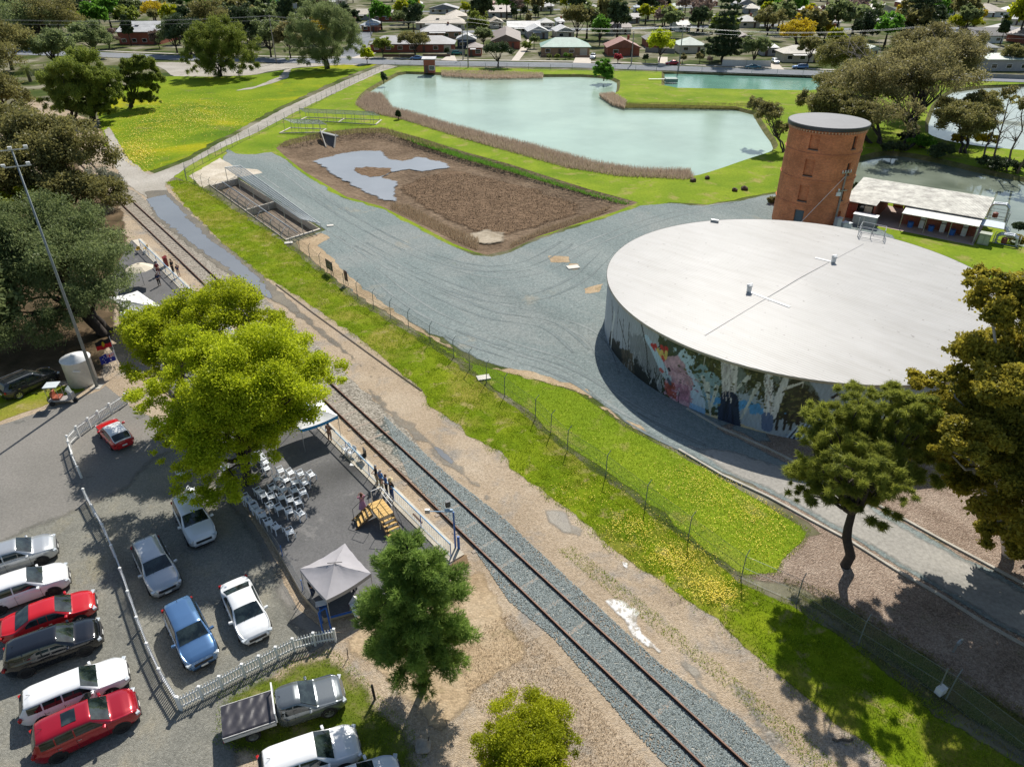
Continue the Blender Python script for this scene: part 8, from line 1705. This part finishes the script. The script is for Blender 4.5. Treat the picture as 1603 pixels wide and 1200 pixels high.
# conifers with tiers
def conifer(x, y, top, wpx, label, seed):
    b0 = gp(x, y); h = hgt(x, y, max(top, -60)); w = wpx / F_PX * proj(b0)[2]; rg_ = np.random.default_rng(seed); bl = []
    for k in range(13):
        q = k / 13; rad = w * (1 - q) ** .8
        for m_ in range(5): t = m_ * 1.257 + k; bl.append((b0.x + rad * .55 * math.cos(t), b0.y + rad * .55 * math.sin(t), h * (.1 + .86 * q), rad * .5, rad * .5, h * .022))
    tree('conifer', label, 'tree', b0, bl, 'dark', BARKD, .5, 420, 20000, .36, seed, limbs=2, rc=(.35,.5), bottom=-1, wp=.38)
conifer(1130, 97, -60, 33, 'tallest dark tiered conifer standing beside the street at top right', 1)
conifer(1432, 60, -70, 38, 'broad dark tiered conifer rising behind the gum clump at top right', 2)
small('deciduous_tree', 'golden yellow tree over the cream weatherboard cottage', 1245, 88, 28, 34, 'yellow', 101, stemfrac=.35, nlf=9000, size=.3)
small('deciduous_tree', 'yellow-green tree at top centre behind the dark-roofed houses', 962, 36, 0, 24, 'yellow', 102, stemfrac=.25, nlf=6000, size=.4)
small('deciduous_tree', 'bright green street tree between the green and red roofed houses', 938, 72, 22, 17, 'green', 103, stemfrac=.2, nlf=7000, size=.32)
small('gum_tree', 'dark open gum tree behind the green-roofed house', 903, 62, 2, 28, 'gum', 104, stemfrac=.3, nlf=7000, size=.36)
small('deciduous_tree', 'bright lime-green tree at top right among pale roofs', 1505, 56, 22, 30, 'bush', 105, stemfrac=.3, nlf=7000, size=.36)
small('deciduous_tree', 'pale spring-green tree between the red roof and the pale green roof', 1032, 98, 42, 22, 'plane', 106, stemfrac=.15, nlf=6000, size=.3)
small('deciduous_tree', 'yellow-green tree behind the pale green roofed house', 1040, 40, 4, 22, 'bush', 107, stemfrac=.2, nlf=5000, size=.36)
small('deciduous_tree', 'dark tree shading the blue car beside the cream cottage', 1264, 103, 55, 22, 'gum', 108, stemfrac=.3, nlf=6000, size=.28)
small('deciduous_tree', 'dark leafy tree behind the white garden fence', 1178, 103, 50, 24, 'pepperdark', 109, stemfrac=.2, nlf=7000, size=.28)
small('gum_tree', 'tall gum right of the tallest dark conifer, farther back', 1200, 62, 8, 26, 'gum', 110, stemfrac=.3, nlf=6000, size=.34)
small('deciduous_tree', 'dark clipped tree far right above the long grey-green shed', 1580, 108, 68, 24, 'gum', 111, stemfrac=.3, nlf=7000, size=.28)
small('deciduous_tree', 'very dark bushy tree with pale flowers left of the broad conifer', 1348, 70, 16, 24, 'dark', 112, stemfrac=.05, nlf=7000, size=.34)
small('deciduous_tree', 'lime tree just right of the golden yellow tree', 1305, 82, 42, 16, 'bush', 113, stemfrac=.2, nlf=5000, size=.3)
small('street_tree', 'round tree just left of the units driveway on the far side of the street', 757, 72, 42, 17, 'pepperdark', 114, stemfrac=.15, nlf=5000, size=.3)
small('street_tree', 'small round tree left of the spreading street tree', 600, 90, 56, 17, 'pepper', 115, stemfrac=.25, nlf=4000, size=.3)
small('shrub', 'pink-red shrub in front of the red-roofed gabled house', 967, 99, 82, 7, 'red', 116, stemfrac=.1, nlf=1500, size=.25, cat='shrub')
small('deciduous_tree', 'dark double-crowned tree behind the long grey-roofed house', 640, 44, 14, 26, 'pepperdark', 117, stemfrac=.2, nlf=6000, size=.34)
small('cypress', 'narrow brown-green cypress in front of the white-roofed pale green house', 827, 50, 12, 5, 'gumbrown', 118, stemfrac=.0, nlf=2200, size=.3)
for i, (x, y, t_) in enumerate([(805,34,4), (820,30,2), (838,32,3)]): small('cypress', ['left one of three dark pointed cypresses at top centre', 'middle one of three dark pointed cypresses at top centre', 'right one of three dark pointed cypresses at top centre'][i], x, y, t_, 6, 'dark', 120 + i, stemfrac=.0, nlf=1800, size=.34)
small('deciduous_tree', 'lime-green tree just below the top edge right of the white houses', 729, 24, 0, 10, 'bush', 124, stemfrac=.1, nlf=2500, size=.34)
small('deciduous_tree', 'tall green tree right of the units roof', 747, 56, 16, 18, 'pepper', 125, stemfrac=.1, nlf=5000, size=.34)
# dark belt at top left
for i, (x, y, t_, w, k, lab) in enumerate([(278,84,22,22,'pepperdark','dark tree right of the big brick hall'), (300,86,14,28,'dark','dark dense tree behind the broad drooping tree, left'), (395,88,0,26,'dark','darkest tall tree behind the broad drooping tree, right'), (340,80,-8,30,'gum','olive gum rising behind the broad drooping tree'), (425,90,20,22,'pepperdark','dark tree beside the timber pole at top left'), (455,92,26,18,'gumbrown','brownish tree behind the timber pole'),
    (92,72,-20,42,'gum','big gum left of the white-roofed brick hall'), (60,72,-10,50,'pepperdark','grey-green tree mass at top left'), (20,110,20,44,'gum','dark gum at the upper left edge beside the track'), (150,90,30,26,'pepperdark','rounded dark tree behind the trio of drooping trees'), (172,76,44,18,'bare','brown leafless tree before the brick hall, left'), (250,76,44,10,'bare','brown leafless tree before the brick hall, right'), (245,36,-4,20,'yellow','yellow-green tree behind the brick hall'), (90,108,40,34,'pepperdark','dark shrubby tree behind the palm'), (-15,150,40,50,'gum','gum tree cut by the upper left edge'), (-60,210,80,60,'gum','gum outside the left edge by the track'), (10,180,110,40,'gum','bushy gum between the track and the left edge'), (575,100,70,9,'plane','pale bush at the street corner by the drooping tree'), (-80,420,250,80,'pepperdark','dark tree outside the left edge'), (-40,560,400,90,'pepperdark','dark tree cut off by the left edge above the parked SUV'), (-90,330,180,80,'gum','olive tree outside the left edge')]):
    small('background_tree', lab, x, y, t_, w * 1.25, k, 130 + i, stemfrac=.10, nlf=12000 if w > 25 else 6000, size=.32 if y < 120 else .26, fat=1)
# filler copies between the houses
n = 0; tries = 0; pos = []; kinds = ['dark green', 'dark green', 'olive green', 'deep green leafy', 'deep green leafy', 'bright green', 'golden', 'lime', 'brownish', 'bare-twigged', 'green shrubby', 'green shrubby', 'dark columnar']
while n < 288 and tries < 14000:
    tries += 1; y = 86 * rng.random() ** 1.05 - 12; x = rng.uniform(-20, 1620)
    if any(a - 3 < x < b_ + 3 and yb - 13 * (1 + yb / 90) < y < yb + 1.5 for a, b_, yb in F0): continue
    if any(abs(x - a) < 7 and abs(y - b_) < 1.8 for a, b_ in pos): continue
    if 560 < x < 640 and y > 20 and abs(x - (575 + (y - 40) * -.5)) < 9: continue
    pos.append((x, y)); town_tree(rng.choice(kinds), x, y, rng.uniform(1.1, 2.2), z=rng.uniform(.85, 1.2)); n += 1
for (x, y, k, s) in [(1320,96,'green shrubby',.5),(860,93,'green shrubby',.35),(872,93,'green shrubby',.35),(885,93,'bright green',.3),(892,92,'green shrubby',.35),(1010,99,'dark green',.4),(1095,100,'brownish',.5),(1110,102,'bare-twigged',.4),(825,80,'green shrubby',.7),(836,76,'deep green leafy',.7),(700,88,'dark green',.4),(1068,100,'brownish',.45)]: town_tree(k, x, y, s)
